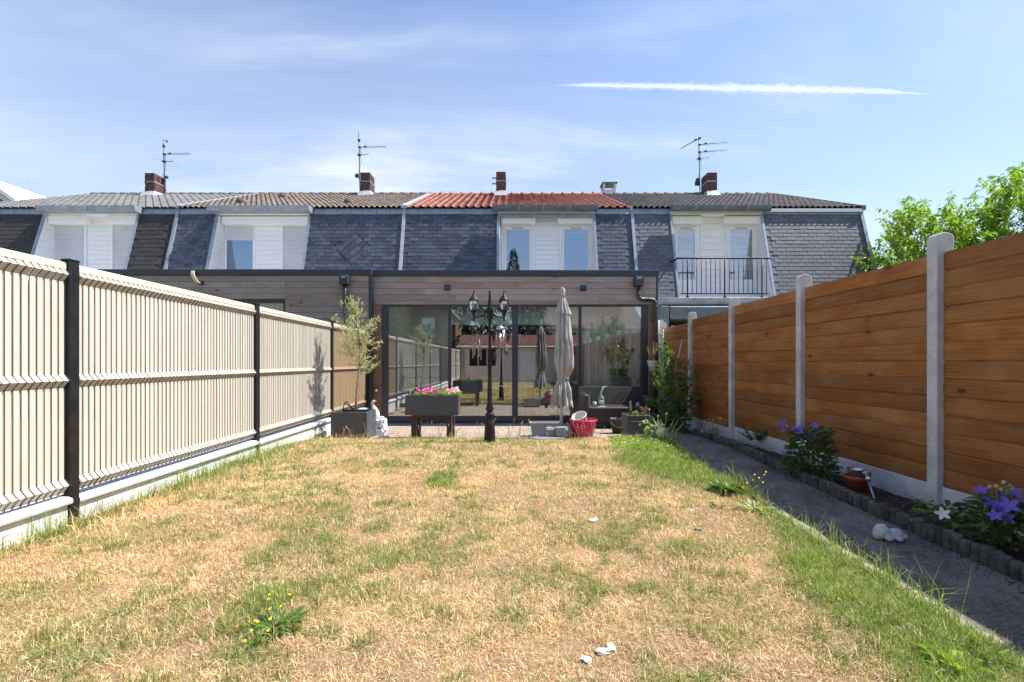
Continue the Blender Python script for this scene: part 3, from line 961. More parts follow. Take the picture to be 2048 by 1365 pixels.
M['curtain'] = plain('sheer_curtain', (.62, .66, .70), (.5, .55, .6), .8, 20)
def dim_room(parent, x0, x1, z0, z1, y, d=1.2):
    mb = MB()
    mb.add([(x0, y, z0), (x1, y, z0), (x1, y, z1), (x0, y, z1), (x0, y + d, z0), (x1, y + d, z0), (x1, y + d, z1), (x0, y + d, z1)],
           [(4, 5, 6, 7), (0, 4, 7, 3), (5, 1, 2, 6), (7, 6, 2, 3), (0, 1, 5, 4)])
    mb.build('room_shell', M['room_dark'], parent)
def brick_chimney(parent, x, y, w, d, z0, z1, holes=None):
    """brick stack with its lead base, metal band and flue openings"""
    mb = MB()
    h = .062; z = z0; row = 0
    while z < z1 - .01:                              # courses, each a little uneven
        e = rnd.uniform(-.006, .006)
        mb.box((x - w / 2 + e, y - d / 2 + e, z), (x + w / 2 + e, y + d / 2 + e, min(z + h, z1)), .004)
        z += h
    c = mb.build('chimney', M['brickch'], parent)
    mb = MB(); zb = z0 + (z1 - z0) * .5
    mb.box((x - w / 2 - .012, y - d / 2 - .012, zb), (x + w / 2 + .012, y + d / 2 + .012, zb + .045))
    mb.build('metal_band', M['zinc'], c)
    if holes:
        mb = MB(); sx = holes
        for k in (-.11, .11):
            mb.box((x + sx * (w / 2 + .004), y + k - .055, z1 - .26), (x + sx * (w / 2 - .02), y + k + .055, z1 - .07))
        mb.build('flue_opening', M['void'], c)
    rz = lambda yy: EZ + (yy - EY) * (RZ - EZ) / (RY - EY)
    mb = MB()
    a, b = w / 2 + .02, d / 2 + .02
    vs = [(x - a - .06, y - b - .16, rz(y - b - .16) + .05), (x + a + .06, y - b - .16, rz(y - b - .16) + .05), (x + a + .05, y + b + .05, rz(y + b) - .03), (x - a - .05, y + b + .05, rz(y + b) - .03),
          (x - a, y - b, z0 + .02), (x + a, y - b, z0 + .02), (x + a, y + b, z0 + .02), (x - a, y + b, z0 + .02)]
    mb.add(vs, [(0, 1, 5, 4), (1, 2, 6, 5), (2, 3, 7, 6), (3, 0, 4, 7), (4, 5, 6, 7)])
    mb.build('lead_flashing', M['zinc_pale'], c)
    return c
M['zinc_pale'] = plain('pale_flashing', (.46, .50, .54), (.32, .35, .39), .6, 5)

def house(label, x0, x1, tile, style, slate, dorm, zlow=3.45, body_low=True, sw=.25, se=.115, sname='slate', hidden=None, skip=None, ridge=None, step=.34):
    h = thing('row_house', label, 'house', ((x0 + x1) / 2, 18, 0), 'terraced houses in a row behind the gardens')
    a, b = x0 + .004, x1 - .004
    d0, d1 = dorm
    mb = MB()
    mb.box((a, YW + .9, 3.05), (b, 23.2, 5.9))
    mb.prism([(YW + .9, 5.9), (23.2, 5.9), (RY, RZ - .06)], 'x', a, b)
    if body_low: mb.box((a, 13.55, -.4), (b, 23.2, 3.04))
    else: mb.box((a, 18.3, -.4), (b, 23.2, 3.04))
    mb.build('wall', M['render'], h)
    # mansard deck either side of the opening
    mr = MB()
    for p, q in ((a, d0), (d1, b)):
        z0 = 2.9
        mr.prism([(SY(z0), z0), (SY(5.74), 5.74), (YW + .92, 5.74), (YW + .92, z0)], 'x', p, q)
    mr.box((a, SY(2.85), 2.80), (b, YW + .92, 2.905))
    mr = mr.build('mansard_roof', slate, h)
    slates(mr, a + .05, d0 - .035, zlow, 5.62, sw, se, slate, sname, hidden, skip)
    slates(mr, d1 + .035, b - .05, zlow, 5.62, sw, se, slate, sname, hidden, skip)
    # zinc edge trims of the opening, party flashing, lead at the top
    for x, s in ((d0, -1), (d1, 1)):
        mb = MB(); z0, z1 = 2.95, 5.72
        for (u0, u1, off) in ((-.035, .035, .045),):
            mb.prism([(SY(z0) - off, z0), (SY(z1) - off, z1), (SY(z1) + .03, z1), (SY(z0) + .03, z0)], 'x', x + u0, x + u1)
        mb.build('edge_trim', M['zinc'], mr)
    for p, q in ((a + .04, d0 - .03), (d1 + .03, b - .04)):
        mb = MB()
        k = max(1, round((q - p) / .42))
        for j in range(k):
            u, v_ = p + (q - p) * j / k + .004, p + (q - p) * (j + 1) / k - .004
            mb.prism([(SY(5.60) - .055, 5.60 + rnd.uniform(-.012, .012)), (SY(5.79) - .045, 5.79), (SY(5.79), 5.79), (SY(5.6) - .03, 5.60)], 'x', u, v_)
        mb.build('lead_apron', M['zinc'], mr)
    # tiled roof
    tr = tiles(h, a + .02, b - .02, tile, style, step)
    mb = MB(); mb.add([(a, RY, RZ), (b, RY, RZ), (b, 23.4, 5.85), (a, 23.4, 5.85)], [(0, 1, 2, 3)]); mb.build('rear_roof', tile, h)
    mb = MB(); mb.add([(a, EY + .02, EZ - .02), (b, EY + .02, EZ - .02), (b, RY, RZ - .03), (a, RY, RZ - .03)], [(0, 1, 2, 3)]); mb.build('roof_deck', M['void'], h)
    n = round((b - a) / .40)
    for k in range(n):
        u, v_ = a + (b - a) * k / n, a + (b - a) * (k + 1) / n
        mb = MB()
        mb.tube([(u, RY, RZ - .015), (u + .05, RY, RZ - .012), (v_ + .01, RY, RZ - .018)], [.105, .112 if style != 'roll' else .098, .092], 10)
        if style == 'roll':
            mb.tube([(u - .005, RY, RZ + .004), (u + .045, RY, RZ + .004)], .125, 10)
        o = mb.build('ridge_tile', ridge or tile, h)
    # fascia over the opening
    return h, mr

def dormer(h, x0, x1, gut=None, gx=(None, None), style='box'):
    """window wall set back in the mansard, cheeks, floor, head and the gutter box in front"""
    d = MB()
    zf = 2.98
    d.box((x0, SY(zf) - .02, zf - .06), (x1, YW + .1, zf))
    d.box((x0, YT - .12, 5.60), (x1, YW + .9, 5.78))
    dm = d.build('dormer', M['pvc'], h)
    for x, s in ((x0, 1), (x1, -1)):                 # cheek boards
        z = zf
        while z < 5.58:
            t = min(z + .2, 5.59)
            mb = MB()
            xa, xb = x + s * .036, x + s * .050
            y0, y1 = SY(z) - .01, SY(t) - .01
            vs = [(xa, y0, z), (xb + s * .006, y0, z + .002), (xb, y1, t - .006), (xa, y1, t), (xa, YW, z), (xb + s * .006, YW, z + .002), (xb, YW, t - .006), (xa, YW, t)]
            mb.add(vs, [(0, 1, 2, 3), (1, 5, 6, 2), (0, 4, 5, 1), (3, 2, 6, 7), (4, 7, 6, 5), (0, 3, 7, 4)])
            mb.build('cheek_board', M['pvc'], dm)
            z += .2
    g0, g1 = gx
    if style == 'round':
        mb = MB(); yc, zc, r = 13.98, 5.755, .115
        n = 9
        pts = [(yc - r * math.cos(math.pi * k / n), zc - r * 1.25 * math.sin(math.pi * k / n)) for k in range(n + 1)] + [(yc + r, zc + .05), (yc + .02, zc + .045), (yc - r, zc + .02)]
        mb.prism(pts, 'x', g0, g1, False)
        g = mb.build('gutter', M['zincdark'], h)
    else:
        mb = MB()
        mb.prism([(13.93, 5.615), (13.90, 5.70), (13.90, 5.765), (14.2, 5.80), (14.2, 5.60)], 'x', g0, g1)
        g = mb.build('gutter', M['zinc'], h)
    k = max(2, round((g1 - g0) / .8))
    mb = MB()
    for j in range(1, k):
        x = g0 + (g1 - g0) * j / k + rnd.uniform(-.1, .1)
        if style == 'round':
            pts2 = [(yc - (r + .004) * math.cos(math.pi * q / n), zc - (r + .004) * 1.25 * math.sin(math.pi * q / n)) for q in range(n + 1)] + [(yc - r * .5, zc - .02)]
            mb.prism(pts2, 'x', x - .01, x + .01)
        else: mb.box((x - .008, 13.888, 5.63), (x + .008, 13.91, 5.77))
    mb.build('gutter_seam', M['zinc_pale'], g, kind='stuff')
    return dm

X1 = lambda px, Y=YW: (px - 1024) * Y / 950
Z1 = lambda py, Y=YW: CAMZ + (725 - py) * Y / 950
PW0, PW1, PW2, PW3, PW4 = -16.62, -10.0, -3.225, 3.59, 10.45

def antenna_stub(): pass
# ---- A: far left
hA, mA = house('leftmost row house, with dark bitumen shingles, grey tiled roof and closed white shutters', PW0, PW1, M['tilegrey'], 'flat', M['shingle'], (-14.0, -11.18), sw=.335, se=.135, sname='shingle')
dA = dormer(hA, -14.0, -11.18, gx=(-13.95, -11.05))
yw = YW
mb = MB(); mb.box((-13.95, yw, 2.98), (-11.22, yw + .06, 5.6)); mb.build('window_wall', M['pvc'], hA)
for (a, b, w0, w1) in ((99, 173, 110, 172), (217, 279, 228, 281)):
    mb = MB(); x0, x1 = X1(a, 14.3), min(X1(b, 14.3), -11.24)
    mb.prism([(yw - .001, Z1(448, 14.3)), (14.27, Z1(448, 14.3)), (14.25, Z1(446, 14.3)), (14.25, Z1(433, 14.3)), (14.28, Z1(431, 14.3)), (yw - .001, Z1(430, 14.3))], 'x', x0, x1)
    bx = mb.build('shutter_box', M['pvc'], hA)
    x0, x1 = X1(w0), min(X1(w1), -11.24)
    mb = MB(); mb.box((x0 - .06, yw - .06, 2.99), (x0, yw - .001, Z1(449))); mb.box((x1, yw - .06, 2.99), (min(x1 + .05, -11.23), yw - .001, Z1(449)))
    wn = mb.build('window', M['pvc'], hA)
    roller(x0, x1, 3.0, Z1(449), yw - .012, .05).build('roller_shutter', M['shutter'], wn)
siding(hA, X1(177), X1(223), 3.0, Z1(433), yw - .002, .145)
brick_chimney(hA, PX(297.5, 18.2), 18.55, .37, .62, 7.72, 8.44, 1)

# ---- B
def diamond(x, z):
    cx_, cz_, r = PX(708, 13.95), PZ(498, 13.95), .56
    return abs(x - cx_) + abs(z - cz_) * 1.05 < r
hB, mB_ = house('row house with a diamond ornament in its slates and weathered brown roof tiles', PW1, PW2, M['tilebrown'], 'roman', M['slate'], (-8.83, -6.05), sw=.222, se=.116, skip=diamond)
cx_, cz_ = PX(708, 13.95), PZ(498, 13.95)
dl = .124
for i in range(4):
    for j in range(4):
        u = (i - 1.5); w_ = (j - 1.5)
        x = cx_ + (u - w_) * dl; z = cz_ + (u + w_) * dl
        mb = MB(); mb.box((-.083, -.012, -.083), (.083, .0, .083), .004)
        if i == 0 and j == 0: dmesh = mb.mesh('diamond_slate', M['slate'], (0, 0, 0))
        o = place('diamond_slate', dmesh, mB_, (x, SY(z) - .022 - .004 * (3 - i), z))
        o.rotation_euler = (Matrix.Rotation(-TH - .02, 3, 'X') @ Matrix.Rotation(R(45), 3, 'Y')).to_euler()
mb = MB()
zq = lambda z: SY(z) - .018
mb.add([(cx_ - .62, zq(cz_), cz_), (cx_, zq(cz_ - .60), cz_ - .60), (cx_ + .62, zq(cz_), cz_), (cx_, zq(cz_ + .60), cz_ + .60)], [(0, 1, 2, 3)])
mb.build('slate_backing', M['slate'], mB_)
dB = dormer(hB, -8.83, -6.05, gx=(-8.95, -5.95))
mb = MB(); mb.box((-8.78, yw, 2.98), (X1(451), yw + .06, 5.6)); mb.box((X1(511), yw, 2.98), (-6.09, yw + .06, 5.6)); mb.box((X1(451), yw, Z1(449)), (X1(511), yw + .06, 5.6))
mb.build('window_wall', M['pvc'], hB)
mb = MB(); mb.box((X1(443, 14.3), 14.30, Z1(449, 14.3)), (-6.10, yw - .001, Z1(433, 14.3)), .01); mb.build('shutter_box', M['pvc'], hB)
w1_ = framed(hB, X1(451), X1(511), 3.0, Z1(450), yw, .06, False)
roller(X1(452.5), X1(510), Z1(482), Z1(450), yw - .045, .05).build('roller_shutter', M['shutter'], w1_)
dim_room(hB, X1(451), X1(511), 3.0, Z1(450), yw + .07)
mb = MB(); vs = []; n = 40
for k in range(n + 1):
    x = X1(471) + (X1(506) - X1(471)) * k / n
    for z in (3.0, 4.95): vs.append((x, yw + .14 + .022 * math.sin(k * 1.7) * (1 + .3 * math.sin(k * .6)), z))
mb.add(vs, [(2 * k, 2 * k + 2, 2 * k + 3, 2 * k + 1) for k in range(n)], True)
mb.build('curtain', M['curtain'], w1_)
siding(hB, X1(516), X1(562), 3.0, Z1(450), yw - .002, .145)
mb = MB(); mb.box((X1(563), yw - .06, 3.0), (X1(567), yw - .001, Z1(450))); wn = mb.build('window', M['pvc'], hB)
roller(X1(567), -6.10, 3.0, Z1(450), yw - .012, .05).build('roller_shutter', M['shutter'], wn)
brick_chimney(hB, PX(730.5, 18.2), 18.5, .37, .62, 7.72, 8.44, 1)
for px_, py_ in ((485, 407), (568, 397), (698, 407)):      # small roof vents on the tiles
    Yv = 14.12 + (413 - py_) / 23 * 4.4
    zt = EZ + (Yv - EY) * (RZ - EZ) / (RY - EY)
    mb = MB(); xv = PX(px_, Yv)
    mb.tube([(xv, Yv - .12, zt + .02), (xv, Yv + .16, zt + .09)], [.13, .10], 10)
    mb.build('vent_tile', M['tiledark'], hB)

# ---- C: the house of this garden
hC, mC = house('row house with bright red roof tiles, rising behind the timber-clad extension', PW2, PW3, M['tilered'], 'roll', M['slate'], (-.415, 2.46), body_low=False, sw=.275, se=.116)
dC = dormer(hC, -.415, 2.46, gx=(-.56, 2.52), style='round')
xw0, xw1 = -.37, 2.41
mb = MB()
gl = ((1004, 1067), (1119.5, 1183))
mb.box((xw0, yw, 2.98), (X1(gl[0][0]), yw + .06, 5.6)); mb.box((X1(gl[0][1]), yw, 2.98), (X1(gl[1][0]), yw + .06, 5.6)); mb.box((X1(gl[1][1]), yw, 2.98), (xw1, yw + .06, 5.6))
for a, b in gl: mb.box((X1(a), yw, Z1(451)), (X1(b), yw + .06, 5.6))
mb.build('window_wall', M['pvc'], hC)
mb = MB(); mb.box((-.39, 14.16, 5.50), (2.44, 14.30, 5.60)); mb.build('head_trim', M['zinc'], hC)
for a, b in ((1003, 1071), (1115.5, 1184.5)):
    mb = MB(); mb.prism([(yw - .001, Z1(448.5, 14.3)), (14.27, Z1(448.5, 14.3)), (14.25, Z1(447, 14.3)), (14.25, Z1(435, 14.3)), (14.28, Z1(433, 14.3)), (yw - .001, Z1(433, 14.3))], 'x', X1(a, 14.3), X1(b, 14.3))
    mb.build('shutter_box', M['pvc'], hC)
for (a, b) in gl:
    framed(hC, X1(a), X1(b), 3.02, Z1(451), yw, .062, True, vent=True)
    dim_room(hC, X1(a), X1(b), 3.02, Z1(451), yw + .07)
siding(hC, X1(1071.5), X1(1115), 3.0, Z1(434), yw - .002, .145)
brick_chimney(hC, PX(1002, 18.2), 18.45, .37, .55, 7.72, 8.46)
mb = MB()
for z in (8.0, 8.22): mb.box((PX(984, 18.2), 18.2, z), (PX(993, 18.2), 18.24, z + .035))
mb.build('mast_bracket', M['zincdark'], hC)

# ---- D: right neighbour
def hidD(x, z, y):
    px_ = 1024 + x * 950 / y; py_ = 725 - (z - CAMZ) * 950 / y
    return px_ > 1475 and py_ > 622 - (px_ - 1475) * .262
hD, mD = house('rightmost row house, with mottled dark roof tiles, grey slates and a railed balcony', PW3, PW4, M['tiledark'], 'roman', M['slategrey'], (4.745, 7.47), zlow=3.0, sw=.25, se=.117, hidden=hidD)
dD = dormer(hD, 4.745, 7.47, gx=(4.70, 7.60), style='round')
gl = ((1345, 1396), (1450, 1511))
xw0, xw1 = 4.79, 7.42
mb = MB()
mb.box((X1(gl[0][1]), yw, 2.98), (X1(gl[1][0]), yw + .06, 5.6)); mb.box((X1(gl[1][1]), yw, 2.98), (xw1, yw + .06, 5.6))
mb.box((xw0, yw, Z1(451)), (X1(gl[0][1]), yw + .06, 5.6)); mb.box((X1(gl[1][0]), yw, Z1(451)), (X1(gl[1][1]), yw + .06, 5.6))
mb.build('window_wall', M['pvc'], hD)
for a, b in ((1344, 1403), (1449, 1517)):
    mb = MB(); mb.prism([(yw - .001, Z1(448.5, 14.3)), (14.27, Z1(448.5, 14.3)), (14.25, Z1(447, 14.3)), (14.25, Z1(435, 14.3)), (14.28, Z1(433, 14.3)), (yw - .001, Z1(433, 14.3))], 'x', max(X1(a, 14.3), 4.80), X1(b, 14.3))
    mb.build('shutter_box', M['pvc'], hD)
M['blind'] = plain('striped_blind', (.42, .52, .62), (.5, .6, .7), .7, 3)
for k, (a, b) in enumerate(gl):
    xa = max(X1(a), xw0)
    wn = framed(hD, xa, X1(b), 3.0, Z1(451), yw, .062, True, vent=True, z_panel=Z1(560), name='balcony_door', glass=M['glass'])
    dim_room(hD, xa, X1(b), 3.0, Z1(451), yw + .07)
    for z in [Z1(455) - .17 * q for q in range(9)]:
        mb = MB(); mb.box((xa + .13, yw + .10, z - .10), (X1(b) - .13, yw + .11, z)); mb.build('blind_slat', M['blind'], wn)
siding(hD, X1(1400), X1(1446), 3.0, Z1(434), yw - .002, .2)
brick_chimney(hD, PX(1424.5, 18.2), 18.5, .37, .62, 7.72, 8.44, -1)
# white-grey vented flue by the party wall, capped with a slab
mb = MB(); xv, yv = PX(1219, 18.9), 19.1
mb.box((xv - .25, yv - .25, 7.4), (xv + .25, yv + .25, 8.02), .01)
fl = mb.build('vent_stack', M['render'], hD)
mb = MB()
for sx in (-1, 1):
    for sy in (-1, 1): mb.box((xv + sx * .22 - .035, yv + sy * .22 - .035, 8.02), (xv + sx * .22 + .035, yv + sy * .22 + .035, 8.27))
mb.build('corner_pier', M['render'], fl)
mb = MB(); mb.box((xv - .31, yv - .31, 8.27), (xv + .31, yv + .31, 8.32), .012); mb.build('cap_slab', M['zincdark'], fl)
# party flashings down the mansards
for x, h_ in ((PW1, hB), (PW2, hC), (PW3, hD), (PW4 + .0, hD)):
    mb = MB(); z0, z1 = 2.95, 5.86
    mb.prism([(SY(z0) - .075, z0), (SY(z1) - .075, z1), (SY(z1) + .03, z1), (SY(z0) + .03, z0)], 'x', x - .045, x + .045)
    mb.build('party_flashing', M['zinc'] if x != PW2 else M['zinc_pale'], h_)
Ls = math.hypot(RY - EY, RZ - EZ)
for x, h_, w in ((PW1, hB, .035), (PW2, hC, .085)):
    mb = MB(); vs = []
    for (y, z) in ((EY - .06, EZ + .06), (RY, RZ + .07)):
        vs += [(x - w, y, z), (x + w, y, z), (x + w, y, z - .09), (x - w, y, z - .09)]
    mb.add(vs, [(0, 1, 2, 3), (4, 7, 6, 5), (0, 4, 5, 1), (1, 5, 6, 2), (3, 2, 6, 7), (0, 3, 7, 4)])
    mb.build('verge_flashing', M['zinc_pale'], h_)
mb = MB()                                            # gable verge at the right end
mb.add([(PW4 - .03, EY - .07, EZ + .05), (PW4 + .10, EY - .07, EZ + .05), (PW4 + .10, RY, RZ + .06), (PW4 - .03, RY, RZ + .06), (PW4 - .03, EY - .07, EZ - .06), (PW4 + .10, EY - .07, EZ - .10), (PW4 + .10, RY, RZ - .08)],
       [(0, 1, 2, 3), (1, 5, 6, 2), (4, 5, 1, 0)])
mb.build('gable_trim', M['zincdark'], hD)
mb = MB(); mb.box((7.6, EY - .05, 5.66), (PW4 + .06, EY - .02, 5.76)); mb.build('white_fascia', M['pvc'], hD)
# balcony of D
M['rail'] = plain('black_railing', (.010, .012, .016), None, .5, spec=.3)
mb = MB()
yr_ = 13.38; xa, xb = PX(1351.5, yr_), PX(1541, yr_); zt = PZ(517, yr_); zb = PZ(588, yr_)
mb.tube([(xa - .01, 14.35, zt + .02), (xa, 13.6, zt - .02), (xa + .01, yr_ + .1, zt - .03), (xa + .05, yr_ + .02, zt), (xa + .14, yr_, zt), (xb - .0, yr_, zt)], .025, 8)
mb.tube([(xa + .14, yr_, zb), (xb - .05, yr_, zb)], .017, 6)
bal = mb.build('balcony_railing', M['rail'], hD)
n = 19
for k in range(n):
    x = xa + .20 + k * .131; thick = k in (1, 9, 17)
    if x > xb - .04: break
    mb = MB(); mb.tube([(x, yr_, zt), (x, yr_, zb - (.10 if thick else 0))], 0.020 if thick else .0115, 6)
    if thick: mb.lathe((x, yr_, zb - .12), [(.05, 0), (.045, .02), (.018, .07)], 8)
    mb.build('baluster', M['rail'], bal)
mb = MB(); mb.box((3.66, 13.22, 2.84), (8.3, 13.6, 2.97), .01); mb.build('balcony_slab', M['grayconc'], hD)
mb = MB(); r = .06; yc, zc = 13.16, 2.82
mb.prism([(yc - r * math.cos(math.pi * k / 8), zc - r * 1.1 * math.sin(math.pi * k / 8)) for k in range(9)] + [(yc + r, zc + .02), (yc - r, zc + .015)], 'x', 3.66, 9.8)
mb.build('gutter', M['zinc'], hD)
mb = MB(); mb.box((4.30, 12.95, 2.34), (8.6, 13.5, 2.70), .02); aw = mb.build('awning_box', M['anthracite2'] if 'anthracite2' in M else M['zincdark'], hD)
mb = MB(); mb.box((4.36, 13.48, .2), (8.5, 13.54, 2.32)); mb.build('patio_window', M['blackmetal'], hD)
mb = MB(); mb.box((4.5, 13.44, .3), (8.4, 13.47, 2.2)); mb.build('patio_pane', M['glass2'], hD)
mb = MB(); mb.box((4.05, 12.9, .0), (4.26, 13.5, 2.70), .01); mb.build('pillar', M['zincdark'], hD)

# ---- white building far left
wb = thing('white_building', 'white gable roof edge of a building peeking over the far left rooftops', 'building', (-34, 30, 0))
mb = MB(); mb.prism([(-40, -.4), (-31.2, -.4), (-31.2, PZ(401, 30)), (PX(-25, 30), PZ(362, 30)), (-40, PZ(380, 30))], 'y', 30, 40); mb.build('wall', M['pvc'], wb)
mb = MB()
a, b = Vector((PX(-30, 30), 29.7, PZ(352, 30))), Vector((PX(40, 30), 29.7, PZ(402, 30)))
vs = [a, b, b + Vector((0, 0, -.28)), a + Vector((0, 0, -.28))]; vs += [p + Vector((0, 10, 0)) for p in vs]
mb.add(vs, [(0, 3, 2, 1), (0, 1, 5, 4), (2, 3, 7, 6), (1, 2, 6, 5)]); mb.build('roof_edge', M['pvc'], wb)
for q in (.3, .75):
    mb = MB(); vs = [a + Vector((0, .1, -q)), b + Vector((0, .1, -q)), b + Vector((0, .1, -q - .07)), a + Vector((0, .1, -q - .07))]
    mb.add(vs + [p + Vector((0, .15, 0)) for p in vs], [(0, 3, 2, 1), (0, 1, 5, 4), (2, 3, 7, 6)]); mb.build('fascia_line', M['anthracite'], wb)

# ---- antennas
def rod(mb, a, b, r=.012, n=6): mb.tube([a, b], r, n)
def antenna(label, px_, Y, top, bot, booms, extras=()):
    t = thing('roof_antenna', label, 'antenna', P(px_, bot, Y), 'television antennas on the roofs')
    mb = MB(); rod(mb, P(px_ + 1, bot, Y), P(px_ - 1.5, top, Y), .02, 8); mb.build('mast', M['zincdark'], t)
    for (y0, xa, xb, y1, dip, nel) in booms:
        a, b = P(px_ + xa, y0, Y), P(px_ + xb, y1, Y)
        mb = MB(); rod(mb, a, b, .011)
        bm = mb.build('boom', M['anthracite'], t)
        mb = MB(); c = P(px_, y0, Y); mb.box(c - Vector((.05, .04, .03)), c + Vector((.05, .04, .03)), .01)
        c = a.lerp(b, .22) + Vector((0, 0, .02)); mb.box(c - Vector((.05, .03, .025)), c + Vector((.05, .03, .03)), .01)
        mb.build('clamp', M['anthracite'], bm)
        mb = MB()
        for k in range(nel):
            q = a.lerp(b, .1 + .9 * k / max(1, nel - 1)); d = Vector((.02, 1, -.03)).normalized() * dip
            rod(mb, q - d, q + d, .004, 4)
        mb.build('element', M['zincdark'], bm)
    mb = MB()
    for (dx, dy, s) in extras:
        c = P(px_ + dx, dy, Y); mb.box(c - Vector((s, .05, s)), c + Vector((s, .05, s)), .015)
    if mb.v: mb.build('junction_box', M['anthracite'], t, kind='stuff')
    mb = MB(); mb.tube([P(px_ + 2, top + 30, Y), P(px_ + 3.5, top + 60, Y), P(px_ - 2.5, bot - 35, Y), P(px_ + 2, bot - 8, Y)], .007, 5); mb.build('cable', M['anthracite'], t)
    mb = MB()
    return t
antenna('television antenna on the leftmost chimney, above the grey tiled roof', 328.5, 18.7, 279, 386, ((309, 0, 52, 308, .14, 14), (324, -6, 18, 323, .5, 3)), ((4.5, 355, .05), (-1, 293, .04), (5, 283, .03)))
antenna('television antenna on the chimney above the weathered brown tiled roof', 719, 18.7, 264, 384, ((295, 0, 53, 294, .14, 14), (311, -6, 18, 309, .5, 3)), ((-5, 352, .07), (-1, 281, .045)))
antenna('television antenna with three right-pointing booms on the rightmost chimney', 1399, 18.7, 277, 386, ((290, 0, 56, 285, .14, 14), (305, 0, 56, 300, .14, 14), (319, -7, 19, 315, .5, 3), (277, 0, -37, 297, .14, 12)), ((-4, 360, .06), (-4.5, 367, .09)))

# ================================================================== EXTENSIONS
YE = 10.7
def boards(parent, x0, x1, zs, zt, y, mat, joints=(), name='cladding_board', e=.1385):
    """horizontal boards from zt down to zs"""
    z = zt; k = 0
    while z > zs + .03:
        b = max(z - e, zs)
        js = [x0] + sorted(j for j in joints if x0 + .2 < j < x1 - .2) + [x1]
        if len(js) > 2 and k % 2: js = [x0] + [min(max(j + rnd.choice((-1.1, .7, 1.3)), x0 + .3), x1 - .3) for j in js[1:-1]] + [x1]
        js = sorted(js)
        for p, q in zip(js[:-1], js[1:]):
            mb = MB(); t = rnd.uniform(-.0015, .0015)
            mb.prism([(y + .02, b + .003), (y + t - .002, b + .003), (y + t, b + .012), (y + t, z - .006), (y + t + .003, z - .003), (y + .02, z - .003)], 'x', p + .0015, q - .0015)
            mb.build(name, mat, parent)
        z -= e; k += 1
ex = thing('house_extension', 'flat-roofed timber-clad extension with wide dark sliding glass doors opening on the terrace', 'extension', (0, YE, G(YE)))
x0, x1 = PX(746, YE), PX(1315, YE)
zc0, zc1 = PZ(553, YE), PZ(541, YE)
zg = G(YE)
dx0, dx1 = PX(762, YE), PX(1298, YE)
dz1 = PZ(609, YE)
boards(ex, x0 + .0, x1 - .03, dz1, zc0, YE, M['cladding'], (PX(850, YE), PX(1135, YE)))
boards(ex, x0 + .0, dx0, zg, dz1, YE, M['claddingside'])
boards(ex, dx1, x1 - .03, zg, dz1, YE, M['claddingside'])
mb = MB(); mb.box((x0 - .0, YE - .035, zc0), (x1 + .03, YE + .3, zc1), .006); mb.box((x0, YE + .3, zc0), (x0 + .25, 13.6, zc1)); mb.box((x1 - .25, YE + .3, zc0), (x1 + .03, 13.6, zc1))
mb.build('coping', M['anthracite'], ex)
mb = MB(); mb.box((x1 - .03, YE - .006, zg), (x1 + .012, YE + .06, zc0 - .001)); mb.build('corner_trim', M['anthracite'], ex)
mb = MB()
mb.box((x0 + .01, YE + .021, dz1 + .0), (x1 - .01, YE + .25, zc0 - .002)); mb.box((x0 + .01, YE + .021, zg), (dx0 - .002, YE + .25, dz1)); mb.box((dx1 + .002, YE + .021, zg), (x1 - .01, YE + .25, dz1))
mb.box((x0 + .01, YE + .25, zg), (x0 + .20, 13.9, 3.0)); mb.box((x1 - .20, YE + .25, zg), (x1 - .01, 13.9, 3.0))
mb.build('wall', M['render'], ex)
mb = MB(); rx0, rx1, ry0, ry1 = -2.2, 2.7, 11.5, 13.3
mb.box((x0 + .2, YE + .25, 2.92), (x1 - .2, ry0, 3.06)); mb.box((x0 + .2, ry1, 2.92), (x1 - .2, 13.6, 3.06)); mb.box((x0 + .2, ry0, 2.92), (rx0, ry1, 3.06)); mb.box((rx1, ry0, 2.92), (x1 - .2, ry1, 3.06))
mb.build('flat_roof', M['bounceroof'], ex)
_m = Mat('added_opal_dome'); _t = _m.n('ShaderNodeBsdfTranslucent'); _t.inputs[0].default_value = (.42, .44, .46, 1); _m.l(_t.outputs[0], _m.o.inputs[0]); _m.t.nodes.remove(_m.b)
mb = MB(); mb.add([(rx0, ry0, 3.07), (rx1, ry0, 3.07), (rx1, ry1, 3.07), (rx0, ry1, 3.07), (rx0 + .2, ry0 + .2, 3.16), (rx1 - .2, ry0 + .2, 3.16), (rx1 - .2, ry1 - .2, 3.16), (rx0 + .2, ry1 - .2, 3.16)], [(0, 1, 5, 4), (1, 2, 6, 5), (2, 3, 7, 6), (3, 0, 4, 7), (4, 5, 6, 7)])
mb.build('added_rooflight', _m.m, ex)  # out of view, added to fill the room below with soft light
